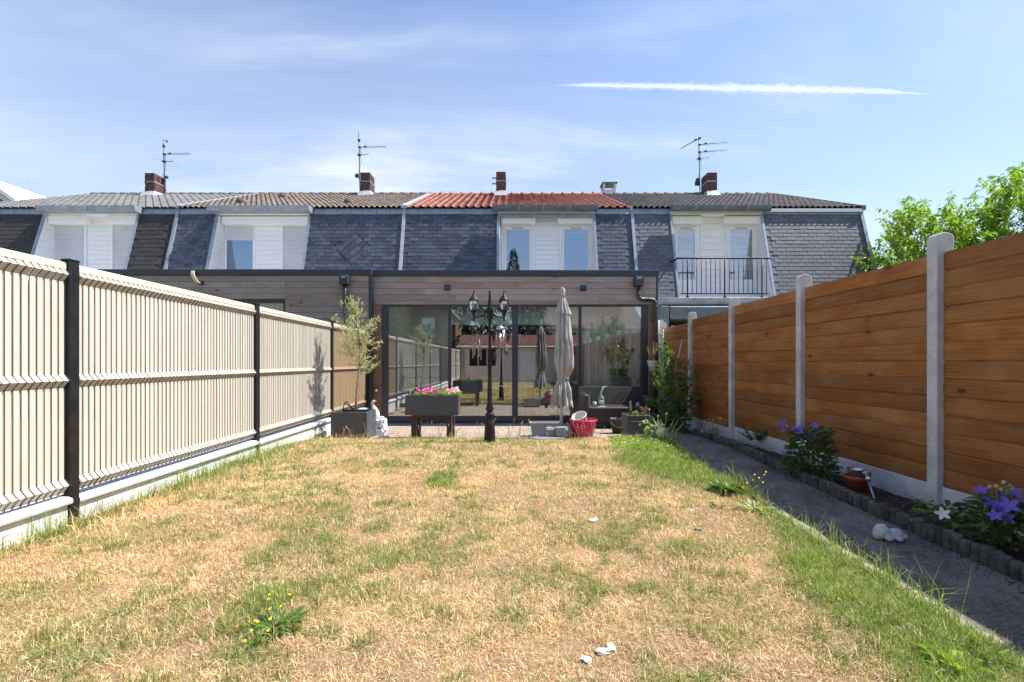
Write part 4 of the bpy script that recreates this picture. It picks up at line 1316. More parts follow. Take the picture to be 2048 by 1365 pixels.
# sliding door
fr = MB()
yf = YE + .07
fz0, fz1 = zg, dz1
fr.box((dx0, yf - .03, fz0), (dx0 + .145, yf + .09, fz1)); fr.box((dx1 - .155, yf - .03, fz0), (dx1, yf + .09, fz1))
fr.box((dx0 + .145, yf - .03, fz1 - .045), (dx1 - .155, yf + .09, fz1)); fr.box((dx0 + .145, yf - .03, fz0), (dx1 - .155, yf + .09, fz0 + .045))
door = fr.build('sliding_door', M['anthracite'], ex)
zp0, zp1 = PZ(833, YE), dz1 - .045
leaves = ((775, 895.5, 1), (901.5, 1024, 0), (1036, 1158, 0), (1164, 1284, 1))
gx = [(PX(a, YE), PX(b, YE)) for a, b, _ in leaves]
for k, (a, b) in enumerate(gx):
    yy = yf + (.0 if leaves[k][2] else .03)
    mb = MB()
    l = a - (.065 if k in (1, 3) else (.0 if k == 0 else .07)); r_ = b + (.065 if k in (0, 2) else (.07 if k == 1 else 0))
    if k == 0: r_ = (gx[0][1] + gx[1][0]) / 2 + .02
    if k == 1: l = gx[0][1] + .01; r_ = (gx[1][1] + gx[2][0]) / 2 - .002
    if k == 2: l = (gx[1][1] + gx[2][0]) / 2 + .002; r_ = gx[3][0] - .01
    if k == 3: l = (gx[2][1] + gx[3][0]) / 2 - .02
    mb.box((l, yy - .02, fz0 + .045), (r_, yy + .02, zp0), .003)
    if a - l > .005: mb.box((l, yy - .021, zp0), (a, yy + .021, zp1 - .002), .003)
    if r_ - b > .005: mb.box((b, yy - .021, zp0), (r_, yy + .021, zp1 - .002), .003)
    lf_ = mb.build('door_leaf', M['anthracite'], ex)
    mb = MB(); mb.box((a - .008, yy - .004, zp0 - .008), (b + .008, yy + .004, zp1 + .01)); mb.build('pane', M['glass'], lf_)
mb = MB(); mb.box((dx0, yf - .09, zg - .01), (dx1, yf - .032, zg + .025), .004); mb.build('threshold', M['zinc'], ex)
# downpipes with hopper boxes
def downpipe(parent, hx, y, zt, path, w=.20, h=.225):
    mb = MB(); mb.box((hx - w / 2, y - .17, zt - h), (hx + w / 2, y - .001, zt), .012)
    hp = mb.build('rain_hopper', M['anthracite'], parent)
    mb = MB(); mb.box((hx - w * .27, y - .175, zt - .065), (hx + w * .27, y - .169, zt - .035)); mb.build('overflow_slot', M['zinc_pale'], hp)
    mb = MB(); mb.tube(path, .043, 12); mb.build('downpipe', M['anthracite'], parent)
    mb = MB()
    for q in path[1:-1]:
        q = Vector(q); mb.tube([q - Vector((0, 0, .012)), q + Vector((0, 0, .012))], .049, 12)
    mb.build('pipe_collar', M['anthracite'], parent)
hx = PX(1275, YE)
yq = YE - .075
pp = [(hx, yq, PZ(577, YE)), (hx + .0, yq, PZ(590, YE)), (hx + .02, yq, PZ(596, YE)), (hx + .07, yq, PZ(600, YE)), (PX(1296, YE), yq, PZ(600, YE)), (PX(1304, YE), yq, PZ(601, YE)), (PX(1309, YE), yq, PZ(606, YE)), (PX(1310, YE), yq, PZ(614, YE)), (PX(1310, YE), yq, zg)]
downpipe(ex, hx, YE, PZ(555, YE), pp)
def wall_light(parent, px_, py_, Y, s=.12):
    c = P(px_, py_, Y)
    mb = MB(); mb.prism([(c.y - .001, c.z - s / 2), (c.y - .05, c.z - s / 2), (c.y - .10, c.z - s * .2), (c.y - .10, c.z + s * .45), (c.y - .001, c.z + s / 2)], 'x', c.x - s / 2, c.x + s / 2)
    w = mb.build('floodlight', M['anthracite'], parent)
    mb = MB(); mb.quad((c.x - s * .33, c.y - .055, c.z - s * .44), (c.x + s * .33, c.y - .055, c.z - s * .44), (c.x + s * .33, c.y - .1025, c.z - s * .12), (c.x - s * .33, c.y - .1025, c.z - s * .12)); mb.build('lens', M['lens'], w)
M['lens'] = plain('yellowed_lens', (.75, .68, .45), None, .2)
wall_light(ex, 895, 576, YE); wall_light(ex, 1166, 577, YE)
# socket by the left jamb
c = P(753.5, 781, YE)
mb = MB(); mb.lathe((0, 0, 0), [(.035, 0), (.035, .03), (.028, .04), (0, .04)], 16, xf=Matrix.Translation(c) @ Matrix.Rotation(R(90), 4, 'X')); sk = mb.build('garden_tap_box', M['pvc'], ex)
mb = MB(); mb.box(c + Vector((-.045, -.028, -.045)), c + Vector((.045, .0, .045)), .01); mb.build('socket_base', M['anthracite'], sk)

# interior of the extension
M['iwall'] = plain('interior_paint', (.58, .62, .62), (.54, .58, .58), .8)
M['ifloor'] = plain('tiled_floor', (.30, .28, .26), (.26, .24, .22), .35)
M['iwhite'] = plain('white_lacquer', (.8, .8, .8), None, .3)
ix0, ix1 = x0 + .2, x1 - .2
mb = MB(); mb.box((ix0, YE + .25, zg - .02), (ix1, 18.2, zg + .05)); mb.box((dx0 + .145, YE + .17, zg - .02), (dx1 - .155, YE + .26, zg + .04)); mb.build('floor', M['ifloor'], ex)
mb = MB(); mb.box((ix0, 13.9, PZ(650, 13.9)), (ix1, 14.1, 2.92)); mb.box((ix0, 13.9, zg), (PX(895, 13.9), 14.1, PZ(650, 13.9))); mb.box((PX(1170, 13.9), 13.9, zg), (ix1, 14.1, PZ(650, 13.9))); mb.build('interior_wall', M['iwall'], ex)
mb = MB(); mb.box((ix0, 14.1, zg), (ix0 + .05, 18.2, 2.6)); mb.box((ix1 - .05, 14.1, zg), (ix1, 18.2, 2.6)); mb.box((ix0, 18.15, zg), (ix1, 18.2, 2.6)); mb.box((ix0, 14.1, 2.55), (ix1, 18.2, 2.62)); mb.build('inner_room', M['room_dark'], ex)
for k in range(10):
    xa = PX(1176, 13.85) + k * .102
    if xa + .1 > ix1: break
    mb = MB(); mb.box((xa, 13.87, zg + .06), (xa + .092, 13.895, 2.55), .004); mb.build('wall_panel', M['iwhite'], ex)
for k in range(8):
    xa = PX(850, 13.85) + k * .075
    if k < 6:
        mb = MB(); mb.box((xa, 13.84, 1.3), (xa + .06, 13.895, 2.35), .01); mb.build('radiator_column', M['iwall'], ex)

# left neighbour's extension
eb = thing('house_extension', 'timber-clad flat-roofed extension of the left neighbour, behind the slatted fence', 'extension', (-7, 10.6, 0))
YN = 10.6
nx0, nx1 = -10.0, PX(744, YN)
nz0, nz1 = PZ(551, YN), PZ(539.5, YN)
jx = PX(570.5, YN)
boards(eb, nx0, jx, PZ(598, YN), nz0, YN, M['cladding'], (PX(420, YN),))
boards(eb, jx, nx1 - .075, .2, nz0, YN, M['cladding'])
mb = MB(); mb.box((nx0, YN - .04, nz0), (nx1 + .0, YN + .3, nz1), .006); mb.box((nx1 - .25, YN + .3, nz0), (nx1, 13.6, nz1)); mb.build('coping', M['anthracite'], eb)
mb = MB(); mb.box((nx1 - .075, YN - .006, -.3), (nx1 - .0, YN + .095, nz0 - .001)); mb.build('corner_trim', M['anthracite'], eb)
mb = MB(); mb.box((jx, YN + .021, -.3), (nx1 - .08, YN + .3, nz0)); mb.box((nx0, YN + .021, PZ(598, YN)), (jx, YN + .3, nz0)); mb.box((nx0, 12, -.3), (nx1 - .01, 12.2, 3.0)); mb.box((nx1 - .2, YN + .3, -.3), (nx1 - .02, 13.6, 3.0)); mb.build('wall', M['render'], eb)
mb = MB(); mb.box((nx0 - 7, YN + .3, 2.95), (nx1 - .2, 13.6, 3.05)); mb.build('flat_roof', M['bounceroof'], eb)
mb = MB(); mb.box((nx0 + .5, YN + .03, PZ(606, YN)), (jx - .0, YN + .12, PZ(598, YN) - .001)); mb.box((jx - .06, YN + .03, 0), (jx, YN + .12, PZ(606, YN))); mb.build('window', M['anthracite'], eb)
mb = MB(); mb.box((nx0 + .5, YN + .07, 0), (jx - .06, YN + .08, PZ(606, YN))); mb.build('window_pane', M['glass'], eb)
hx = PX(692, YN)
downpipe(eb, hx, YN, PZ(551.5, YN) - .01, [(hx, YN - .075, PZ(571, YN)), (hx, YN - .075, PZ(590, YN)), (hx, YN - .075, PZ(700, YN)), (hx, YN - .075, -.1)], .20, .21)
c = P(397, 556, YN)                                  # curved wall lamp
mb = MB(); n = 8; vs = []
for k in range(n + 1):
    t = k / n
    p = c + Vector((-.06 + .12 * t ** 1.5 * 1.0, -.10 - .05 * math.sin(t * 3), .14 - .28 * t))
    w = .035 + .01 * t
    vs += [p + Vector((-w, 0, 0)), p + Vector((w, -.01, 0)), p + Vector((w, .015, 0)), p + Vector((-w, .02, 0))]
mb.add(vs, [(4 * k + q, 4 * k + (q + 1) % 4, 4 * k + 4 + (q + 1) % 4, 4 * k + 4 + q) for k in range(n) for q in range(4)] + [(3, 2, 1, 0), (4 * n, 4 * n + 1, 4 * n + 2, 4 * n + 3)])
wl = mb.build('wall_lamp', M['lens'], eb)
mb = MB(); mb.box(c + Vector((.06, -.09, -.17)), c + Vector((.11, -.0, -.07)), .006); mb.build('lamp_base', M['anthracite'], wl)
# ================================================================== PLANT HELPERS
def leaf_mesh(name, L_, mat, parent=None, fold=.25, label=None, cat=None, kind=None, curl=.2, group=None):
    """L_: list of (pos, dir, length, width[, up]) - folded, pointed leaves"""
    vs = []; fs = []
    for it in L_:
        p, d, ln, w = it[:4]
        p = Vector(p); d = Vector(d).normalized()
        s = d.cross(Vector((0, 0, 1)) if abs(d.z) < .95 else Vector((1, 0, 0))).normalized()
        a = rnd.uniform(-.9, .9)
        u = s.cross(d)
        s, u = s * math.cos(a) + u * math.sin(a), u * math.cos(a) - s * math.sin(a)
        dn = Vector((0, 0, -1)) * ln * curl
        b = len(vs)
        vs += [p, p + d * ln * .35 + s * w * .5 + u * w * fold, p + d * ln * .35, p + d * ln * .35 - s * w * .5 + u * w * fold,
               p + d * ln * .7 + s * w * .38 + u * w * fold + dn * .4, p + d * ln * .7 + dn * .4, p + d * ln * .7 - s * w * .38 + u * w * fold + dn * .4, p + d * ln + dn]
        fs += [(b, b + 1, b + 2), (b, b + 2, b + 3), (b + 1, b + 4, b + 5, b + 2), (b + 2, b + 5, b + 6, b + 3), (b + 4, b + 7, b + 5), (b + 5, b + 7, b + 6)]
    mb = MB(); mb.v = [tuple(v) for v in vs]; mb.f = fs; mb.sm = [False] * len(fs); mb.mi = [0] * len(fs)
    return mb.build(name, mat, parent, label=label, cat=cat, kind=kind, group=group)
def rv(s=1.): return Vector((rnd.uniform(-s, s), rnd.uniform(-s, s), rnd.uniform(-s, s)))
def rdir(zlo=-1., zhi=1.):
    a = rnd.uniform(0, 6.283); z = rnd.uniform(zlo, zhi); r = math.sqrt(max(0, 1 - z * z))
    return Vector((r * math.cos(a), r * math.sin(a), z))
M['olive'] = leafmat('olive_leaf', (.60, .60, .36), (.34, .38, .19), .5, .25)
M['laurel'] = leafmat('laurel_leaf', (.13, .26, .035), (.06, .14, .02), .22, .25, spec=.6)
M['cherry'] = leafmat('cherry_leaf', (.32, .46, .05), (.14, .25, .03), .4, .45)
M['conifer'] = leafmat('conifer_needles', (.035, .07, .018), (.02, .04, .012), .6, .1)
M['bush'] = leafmat('hazel_leaf', (.16, .22, .04), (.08, .13, .03), .5, .3)
M['lime'] = leafmat('lime_green_leaf', (.30, .42, .06), (.20, .32, .04), .5, .35)
M['weed'] = leafmat('weed_leaf', (.20, .30, .08), (.12, .20, .05), .5, .25)
M['border'] = leafmat('border_leaf', (.09, .16, .04), (.05, .10, .03), .5, .2)
M['deadleaf'] = leafmat('dead_leaf', (.30, .16, .08), (.18, .09, .05), .7, .15)
M['petunia'] = leafmat('magenta_petal', (.75, .06, .42), (.60, .03, .32), .5, .25)
M['pink'] = leafmat('pale_pink_petal', (.85, .55, .62), (.85, .35, .5), .5, .25)
M['white_petal'] = leafmat('white_petal', (.85, .82, .85), (.75, .7, .75), .5, .25)
M['violet'] = leafmat('violet_petal', (.16, .10, .55), (.24, .16, .68), .5, .3)
M['yellow'] = leafmat('yellow_petal', (.85, .65, .03), (.8, .55, .02), .5, .2)
M['bark'] = plain('grey_bark', (.33, .28, .23), (.20, .165, .13), .9, 20, bump=.7, bscale=60)
M['stem'] = plain('green_stem', (.17, .22, .06), (.12, .15, .05), .6)
M['drystem'] = plain('dry_stem', (.52, .40, .22), (.40, .29, .15), .8)
M['zincbox'] = plain('fibre_planter', (.075, .082, .095), (.058, .063, .074), .55, 7, bump=.15, bscale=150, spec=.5)
M['zincbox2'] = plain('green_grey_planter', (.085, .10, .10), (.06, .072, .072), .6, 7, bump=.15, bscale=150)
M['rattan'] = Mat('dark_woven_rattan')
_m = M['rattan']; _v = _m.coord(rand=False)
_w = _m.n('ShaderNodeTexWave'); _w.inputs['Scale'].default_value = 38; _w.bands_direction = 'Z'; _w.inputs['Distortion'].default_value = 1; _m.l(_v, _w.inputs['Vector'])
_w2 = _m.n('ShaderNodeTexWave'); _w2.inputs['Scale'].default_value = 38; _w2.bands_direction = 'X'; _m.l(_v, _w2.inputs['Vector'])
_f = _m.math('MULTIPLY', _w.outputs['Fac'], _w2.outputs['Fac'])
_c = _m.mix(_f, (.028, .020, .020), (.075, .058, .055)); _m.bump(_f, .6, .006)
M['rattan'] = _m.set(_c, .45, 0, .5)

# ================================================================== THINGS ON THE TERRACE
def open_box(name, label, cat, x0, x1, y0, y1, z0, z1, mat, th=.03, soil=.05, inner='soil'):
    t = thing(name, label, cat, ((x0 + x1) / 2, (y0 + y1) / 2, z0))
    mb = MB()
    o = [(x0, y0), (x1, y0), (x1, y1), (x0, y1)]; i = [(x0 + th, y0 + th), (x1 - th, y0 + th), (x1 - th, y1 - th), (x0 + th, y1 - th)]
    zs = z1 - soil - .005
    vs = [(*p, z0) for p in o] + [(*p, z1) for p in o] + [(*p, z1) for p in i] + [(*p, zs) for p in i]
    fs = [(k, (k + 1) % 4, 4 + (k + 1) % 4, 4 + k) for k in range(4)] + [(4 + k, 4 + (k + 1) % 4, 8 + (k + 1) % 4, 8 + k) for k in range(4)] + [(8 + k, 8 + (k + 1) % 4, 12 + (k + 1) % 4, 12 + k) for k in range(4)] + [(3, 2, 1, 0)]
    mb.add(vs, fs)
    b = mb.build('box', mat, t)
    bv = b.modifiers.new('bevel', 'BEVEL'); bv.width = .006; bv.segments = 2; bv.limit_method = 'ANGLE'
    mb = MB(); n = 8; vs = []
    for a in range(n + 1):
        for c_ in range(n + 1): vs.append((x0 + th + (x1 - x0 - 2 * th) * a / n, y0 + th + (y1 - y0 - 2 * th) * c_ / n, z1 - soil + rnd.uniform(-.008, .01)))
    mb.add(vs, [(a * (n + 1) + c_, (a + 1) * (n + 1) + c_, (a + 1) * (n + 1) + c_ + 1, a * (n + 1) + c_ + 1) for a in range(n) for c_ in range(n)], True)
    mb.build('potting_soil', M['soil'], t)
    return t
# olive
Yp = 7.66
px0, px1 = PX(661, Yp), PX(733.5, Yp)
open_box('square_planter', 'large square anthracite planter holding the olive tree, by the slatted fence', 'planter', px0, px1, Yp, Yp + .52, G(Yp) - .01, PZ(825, Yp), M['zincbox'])
ot = thing('olive_tree', 'slender young olive tree with thin silvery foliage growing from the large square planter', 'tree', P(712, 824, 7.92))
def chain(pts): return [P(x, y, Y) for x, y, Y in pts]
tk = chain([(711, 829, 7.92), (712.5, 800, 7.92), (715, 770, 7.9), (719, 735, 7.92), (720, 700, 7.9), (717, 668, 7.9), (712, 640, 7.92), (709, 618, 7.9)])
mb = MB(); mb.tube(tk, [.024, .021, .018, .016, .014, .010, .007, .003], 8); trk = mb.build('trunk', M['bark'], ot)
lv = []; mb = MB()
for k in range(84):
    t = rnd.uniform(.34, .98) * (len(tk) - 1); i = int(t); p = tk[i].lerp(tk[min(i + 1, len(tk) - 1)], t - i)
    u = t / (len(tk) - 1)
    reach = .47 * math.sin(min(1, (1.06 - u) * 2.0) * math.pi / 2) * rnd.uniform(.5, 1.1)
    if u < .5: reach *= .75
    d = rdir(-.1, .9)
    q1 = p + d * reach * .5; q2 = p + d * reach + Vector((0, 0, rnd.uniform(-.03, .16)))
    mb.tube([p, q1, q2], [.005, .0035, .0015], 5)
    for j in range(rnd.randint(20, 34)):
        s = rnd.uniform(.25, 1.05)
        pp_ = (p.lerp(q1, s * 2) if s < .5 else q1.lerp(q2, s * 2 - 1)) + rv(.018)
        lv.append((pp_, (q2 - p).normalized() + rdir() * .9, rnd.uniform(.036, .065), rnd.uniform(.011, .017)))
mb.build('branch', M['bark'], ot, kind='stuff')
leaf_mesh('crown', lv, M['olive'], ot, curl=.05)
# looped black tool in the planter
t = thing('garden_tool', 'black looped metal garden tool leaning in the olive planter', 'garden tool', P(690, 822, 7.85))
mb = MB(); mb.tube(chain([(686, 826, 7.85), (687.5, 812, 7.85), (690, 804.5, 7.85), (694, 804, 7.85), (699, 811, 7.87), (701, 814, 7.9), (694, 810, 7.85), (690, 805, 7.84)]), .008, 6); mb.build('wire_loop', M['blackmetal'], t)
mb = MB(); mb.tube(chain([(699, 811, 7.88), (708, 822, 7.95)]), .012, 6); mb.build('handle', M['blackmetal'], t)

# long planter on the rattan table
Yt = 7.6
tb = thing('rattan_table', 'low dark woven rattan table carrying the long flower planter', 'table', (PX(865, Yt), Yt + .2, G(Yt)))
ta, tb_ = PX(822, Yt), PX(903.5, Yt)
zt = PZ(831, Yt)
mb = MB(); mb.box((ta, Yt, zt - .055), (tb_, Yt + .42, zt), .008); mb.build('table_top', M['rattan'], tb)
for xx in (ta, tb_ - .085):
    for yy in (Yt, Yt + .335):
        mb = MB(); mb.box((xx, yy, G(yy) - .02), (xx + .085, yy + .085, zt - .056), .006); mb.build('leg', M['rattan'], tb)
M['thread'] = plain('pale_weave_edge', (.62, .58, .55), None, .6)
mb = MB()
for k in range(38):
    z = zt - .008 - k * .0102
    mb.box((tb_ - .004, Yt - .003, z), (tb_ + .003, Yt + .004, z + .0055))
for k in range(62): mb.box((ta + .01 + k * .0105, Yt - .003, zt - .003), (ta + .0155 + k * .0105, Yt + .004, zt + .003))
mb.build('woven_edge', M['thread'], tb, kind='stuff')
Yb_ = 7.58
bz0, bz1 = PZ(829.3, Yb_), PZ(791, Yb_)
open_box('long_planter', 'long anthracite rectangular planter standing on the rattan table', 'planter', PX(810, Yb_), PX(916.5, Yb_), Yb_, Yb_ + .33, zt + .002, bz1, M['zincbox'], .022, .03)
def petunias(label, pxa, pxb, Y, ztop, cols, seed):
    t = thing('petunia', label, 'flowers', (PX((pxa + pxb) / 2, Y), Y + .15, bz1 - .03), 'flowers in the long planter')
    lv = []
    for k in range(420):
        p = Vector((rnd.uniform(PX(pxa, Y), PX(pxb, Y)), Y + rnd.uniform(.02, .28), bz1 - .03 + rnd.uniform(.0, .075)))
        lv.append((p, rdir(-.2, .8), rnd.uniform(.025, .04), rnd.uniform(.016, .024)))
    leaf_mesh('foliage', lv, M['lime'], t)
    for k in range(cols[1]):
        x = rnd.uniform(PX(pxa + 4, Y), PX(pxb - 2, Y)); yy = Y + rnd.uniform(.0, .26)
        z = bz1 + rnd.uniform(.03, .115)
        d = Vector((rnd.uniform(-.5, .5), rnd.uniform(-1, -.2), rnd.uniform(.2, .9))).normalized()
        flower(t, Vector((x, yy, z)), d, rnd.uniform(.022, .032), rnd.choice(cols[0]), 5, .9)
    return t
def flower(parent, c, d, r, mat, n=5, wide=.8, pointed=False, center='yellow', name='flower', cup=.35):
    s = d.cross(Vector((0, 0, 1)) if abs(d.z) < .95 else Vector((1, 0, 0))).normalized(); u = s.cross(d)
    vs = [c]; fs = []
    for k in range(n):
        a0 = 2 * math.pi * (k - .5) / n; a1 = 2 * math.pi * k / n; a2 = 2 * math.pi * (k + .5) / n
        q = lambda a, rr, h: c + (s * math.cos(a) + u * math.sin(a)) * rr + d * h
        rm = r * (.52 if pointed else .8)
        b = len(vs)
        vs += [q(a0, rm, r * cup * .55), q(a0 + (a1 - a0) * .55, r * (.84 if pointed else .98), r * cup * .8), q(a1, r * (1.12 if pointed else .95), r * cup), q(a2 - (a2 - a1) * .55, r * (.84 if pointed else .98), r * cup * .8), q(a2, rm, r * cup * .55)]
        fs += [(0, b, b + 1), (0, b + 1, b + 2), (0, b + 2, b + 3), (0, b + 3, b + 4)]
    mb = MB(); mb.add(vs, fs)
    f = mb.build(name, mat, parent)
    return f
petunias('magenta petunias with lime leaves in the left half of the long planter', 826, 869, Yb_, 0, ([M['petunia'], M['petunia'], M['pink'], M['petunia']], 22), 1)
petunias('pale pink and white petunias in the right half of the long planter', 884, 920, Yb_, 0, ([M['pink'], M['white_petal'], M['pink']], 20), 2)
c = Vector((PX(870, 7.72), 7.72, bz1 - .02))
mb = MB(); mb.lathe(c, [(.022, 0), (.024, .04), (.026, .07), (.034, .085), (.034, .10), (.02, .105), (0, .105)], 14)
mb.build('candle_glass', glassmat('clear_glass', (.9, .9, .88), .25), label='small glass garden light standing between the two petunias in the long planter', cat='garden light')
# cyan dish, goose, bags
c = P(885, 877, 7.45)
mb = MB(); mb.lathe((c.x, c.y, G(7.5) + .02), [(.0, .008), (.06, .008), (.066, .02), (.07, .02), (.07, .0), (0, .0)], 20)
M['cyan'] = plain('cyan_plastic', (.03, .42, .50), None, .4)
mb.build('plastic_dish', M['cyan'], label='small cyan plastic dish lying in the grass under the rattan table', cat='dish')
M['goose'] = plain('painted_goose', (.62, .60, .58), (.42, .41, .41), .6, 8, bump=.4, bscale=50)
M['orange'] = plain('orange_beak', (.75, .22, .04), None, .5)
gs = thing('goose_statue', 'pale grey goose statue with orange beak, behind the olive planter', 'statue', P(751, 850, 9.1))
Yg_ = 9.1
mb = MB()
mb.tube(chain([(751, 852, Yg_ + .1), (751, 846, Yg_), (751, 836, Yg_), (751, 824, Yg_), (748.5, 817, Yg_), (745.8, 812, Yg_), (745, 808, Yg_), (745.8, 804.5, Yg_), (748, 803, Yg_ - .01), (750, 803.5, Yg_ - .02)]), [.03, .075, .088, .07, .045, .028, .025, .030, .028, .014], 12)
gb = mb.build('body', M['goose'], gs)
mb = MB(); mb.tube(chain([(749, 803.3, Yg_ - .01), (753, 803.6, Yg_ - .03)]), [.017, .006], 8); mb.build('beak', M['orange'], gs)
mb = MB()
q = P(747.6, 802.8, Yg_ - .03); mb.lathe(q + Vector((0, 0, -.004)), [(0, 0), (.005, .002), (.005, .006), (0, .008)], 6); mb.build('eye', M['blackmetal'], gs)
def bag(name, label, c, w, d, h, mat, seed, print_=None, cat='bag'):
    n, m_ = 22, 14; r0 = random.Random(seed)
    def nz(a, b): return (vnoise(np.array([a * 2.1 + seed]), np.array([b * 2.1]), seed)[0] - .5)
    vs = []; fs = []
    for j in range(m_ + 1):
        t = j / m_
        rr = (1 - .25 * t) * (1 if t < .9 else .55)
        for k in range(n):
            a = 2 * math.pi * k / n
            x = math.copysign(abs(math.cos(a)) ** .6, math.cos(a)); y = math.copysign(abs(math.sin(a)) ** .6, math.sin(a))
            cr = 1 + .32 * nz(k * 1.0, j * .7) + .12 * nz(k * 2.3, j * 2.1)
            lean = .12 * t * w
            vs.append((c[0] + x * w / 2 * rr * cr + lean, c[1] + y * d / 2 * rr * cr, c[2] + h * t * (1 + .10 * nz(k * .7, 3)) - (.0)))
    for j in range(m_):
        for k in range(n): fs.append((j * n + k, j * n + (k + 1) % n, (j + 1) * n + (k + 1) % n, (j + 1) * n + k))
    fs.append(tuple(m_ * n + k for k in range(n))); fs.append(tuple(range(n))[::-1])
    mb = MB(); mb.add(vs, fs, False)
    return mb.build(name, mat, None, label=label, cat=cat)
m = Mat('white_bag_violet_print'); v = m.coord(rand=False)
c_ = m.mix(m.rng(m.noise(v, 9, 3, .5, 1.5), .56, .60), (.78, .78, .78), (.19, .14, .42))
m.bump(m.noise(v, 25, 4, .6), .6, .02); M['bag'] = m.set(c_, .35, 0, .5)
bag('plastic_sack', 'crumpled white plastic sack with violet print beside the olive planter', (PX(759, 8.25), 8.25, G(8.25)), .24, .20, .32, M['bag'], 3)
bag('plastic_sack', 'small crumpled white and violet plastic wrapper lying on the ground before the standing sack', (PX(765, 7.72), 7.72, G(7.72)), .20, .12, .05, M['bag'], 8)
M['greybag'] = plain('grey_plastic_bag', (.55, .60, .68), (.30, .34, .42), .35, 14, bump=.6, bscale=30)
bag('plastic_bag', 'pale blue grey plastic bag crumpled at the foot of the laurel shrub', (PX(1322, 8.05), 8.05, G(8.05)), .20, .18, .14, M['greybag'], 5)

# lamp post
YL = 7.0; s = YL / 950
lp = thing('lamp_post', 'black cast metal garden lamp post with two glass lanterns, at the lawn edge', 'lamp post', (PX(979.5, YL), YL, G(YL)))
def LZ(py): return PZ(py, YL)
cx0 = PX(979.5, YL)
mb = MB()
prof = [(12.4, 890), (12.4, 886), (11.2, 884), (11.4, 876), (10, 855), (8.6, 838), (7.8, 832), (9, 830), (9, 828), (6, 826), (5.6, 822), (8, 820), (8.4, 817), (6, 814), (6.8, 812), (5.2, 808), (4.8, 790), (4.2, 760), (3.7, 736), (4.8, 734), (4.6, 729), (3.4, 726), (3.2, 724), (4.3, 722), (2.9, 718), (2.7, 690), (2.5, 655), (3.2, 643), (4.2, 640), (4.4, 636), (5.2, 634), (5.4, 620), (5.0, 617), (3.9, 607), (2.2, 589), (1.8, 586), (2.6, 584.5), (2.4, 582.5), (0, 581.5)]
mb.lathe((cx0, YL, 0), [(r * s, LZ(y)) for r, y in prof], 14)
mb.build('column', M['blackmetal'], lp, org=(cx0, YL, 1))
mb = MB()
for k in range(14):                                  # fluting on the foot
    a = 2 * math.pi * k / 14
    mb.tube([(cx0 + math.cos(a) * 10.6 * s, YL + math.sin(a) * 10.6 * s, LZ(874)), (cx0 + math.cos(a) * 8.4 * s, YL + math.sin(a) * 8.4 * s, LZ(841))], .005, 5)
mb.build('fluting', M['blackmetal'], lp, kind='stuff')
M['lglass'] = glassmat('lantern_glass', (.85, .90, .92), .34)
for sgn, xc_ in ((-1, 947.5), (1, 1008)):
    X = PX(xc_, YL)
    mb = MB()
    pts = [(xc_, 637), (xc_ - sgn * 6, 635.5), (xc_ - sgn * 14, 634), (xc_ - sgn * 20, 630), (xc_ - sgn * 24, 624), (979.5 + sgn * 5, 623)]
    mb.tube([P(a, b, YL) for a, b in pts], [.009, .010, .011, .011, .010, .010], 8)
    arm = mb.build('arm', M['blackmetal'], lp)
    mb = MB()
    for (ax, ay, r) in ((xc_ - sgn * 22, 621, 2.6), (xc_ - sgn * 21.5, 633.5, 2.4), (xc_ - sgn * 23, 638, 2.0)):
        q = P(ax, ay, YL)
        mb.tube([q + Vector((math.cos(t) * r * s, 0, math.sin(t) * r * s)) for t in np.linspace(0, 5.0, 9)], .006, 6)
    mb.build('scroll', M['blackmetal'], arm)
    # lantern
    def Lr(prof, n=6): 
        m_ = MB(); m_.lathe((X, YL, 0), [(r * s, LZ(y)) for r, y in prof], n, n > 6, .3); return m_
    fr_ = Lr([(2.0, 643), (2.2, 640), (1.2, 638), (2.2, 636), (1.5, 634), (3.0, 630), (5.4, 624), (6.4, 622), (6.4, 620.6), (0, 620.6)], 12).build('lantern', M['blackmetal'], lp)
    mb = Lr([(9.6, 603), (10.4, 601.5), (10.2, 600), (8.8, 599.6), (8.4, 597), (6.6, 596.3), (6.2, 593.6), (4.2, 592.8), (3.2, 590), (1.6, 588), (1.2, 586), (2.2, 584.5), (1.2, 583), (.7, 580), (0, 578.5)], 12)
    mb.build('lantern_roof', M['blackmetal'], fr_)
    mb = Lr([(6.2, 621), (7.6, 616), (8.6, 609), (8.9, 603)]); mb.build('lantern_glass', M['lglass'], fr_)
    mb = MB()
    for k in range(6):
        a = 2 * math.pi * k / 6 + .3
        mb.tube([(X + math.cos(a) * r * s, YL + math.sin(a) * r * s, LZ(y)) for r, y in ((6.4, 621), (7.8, 616), (8.8, 609), (9.1, 602.5))], .0045, 5)
    mb.build('glazing_bar', M['blackmetal'], fr_, kind='stuff')
    mb = Lr([(1.3, 621), (1.5, 614), (2.1, 611), (1.6, 607), (0, 606)], 10); mb.build('bulb', M['pvc'], fr_)
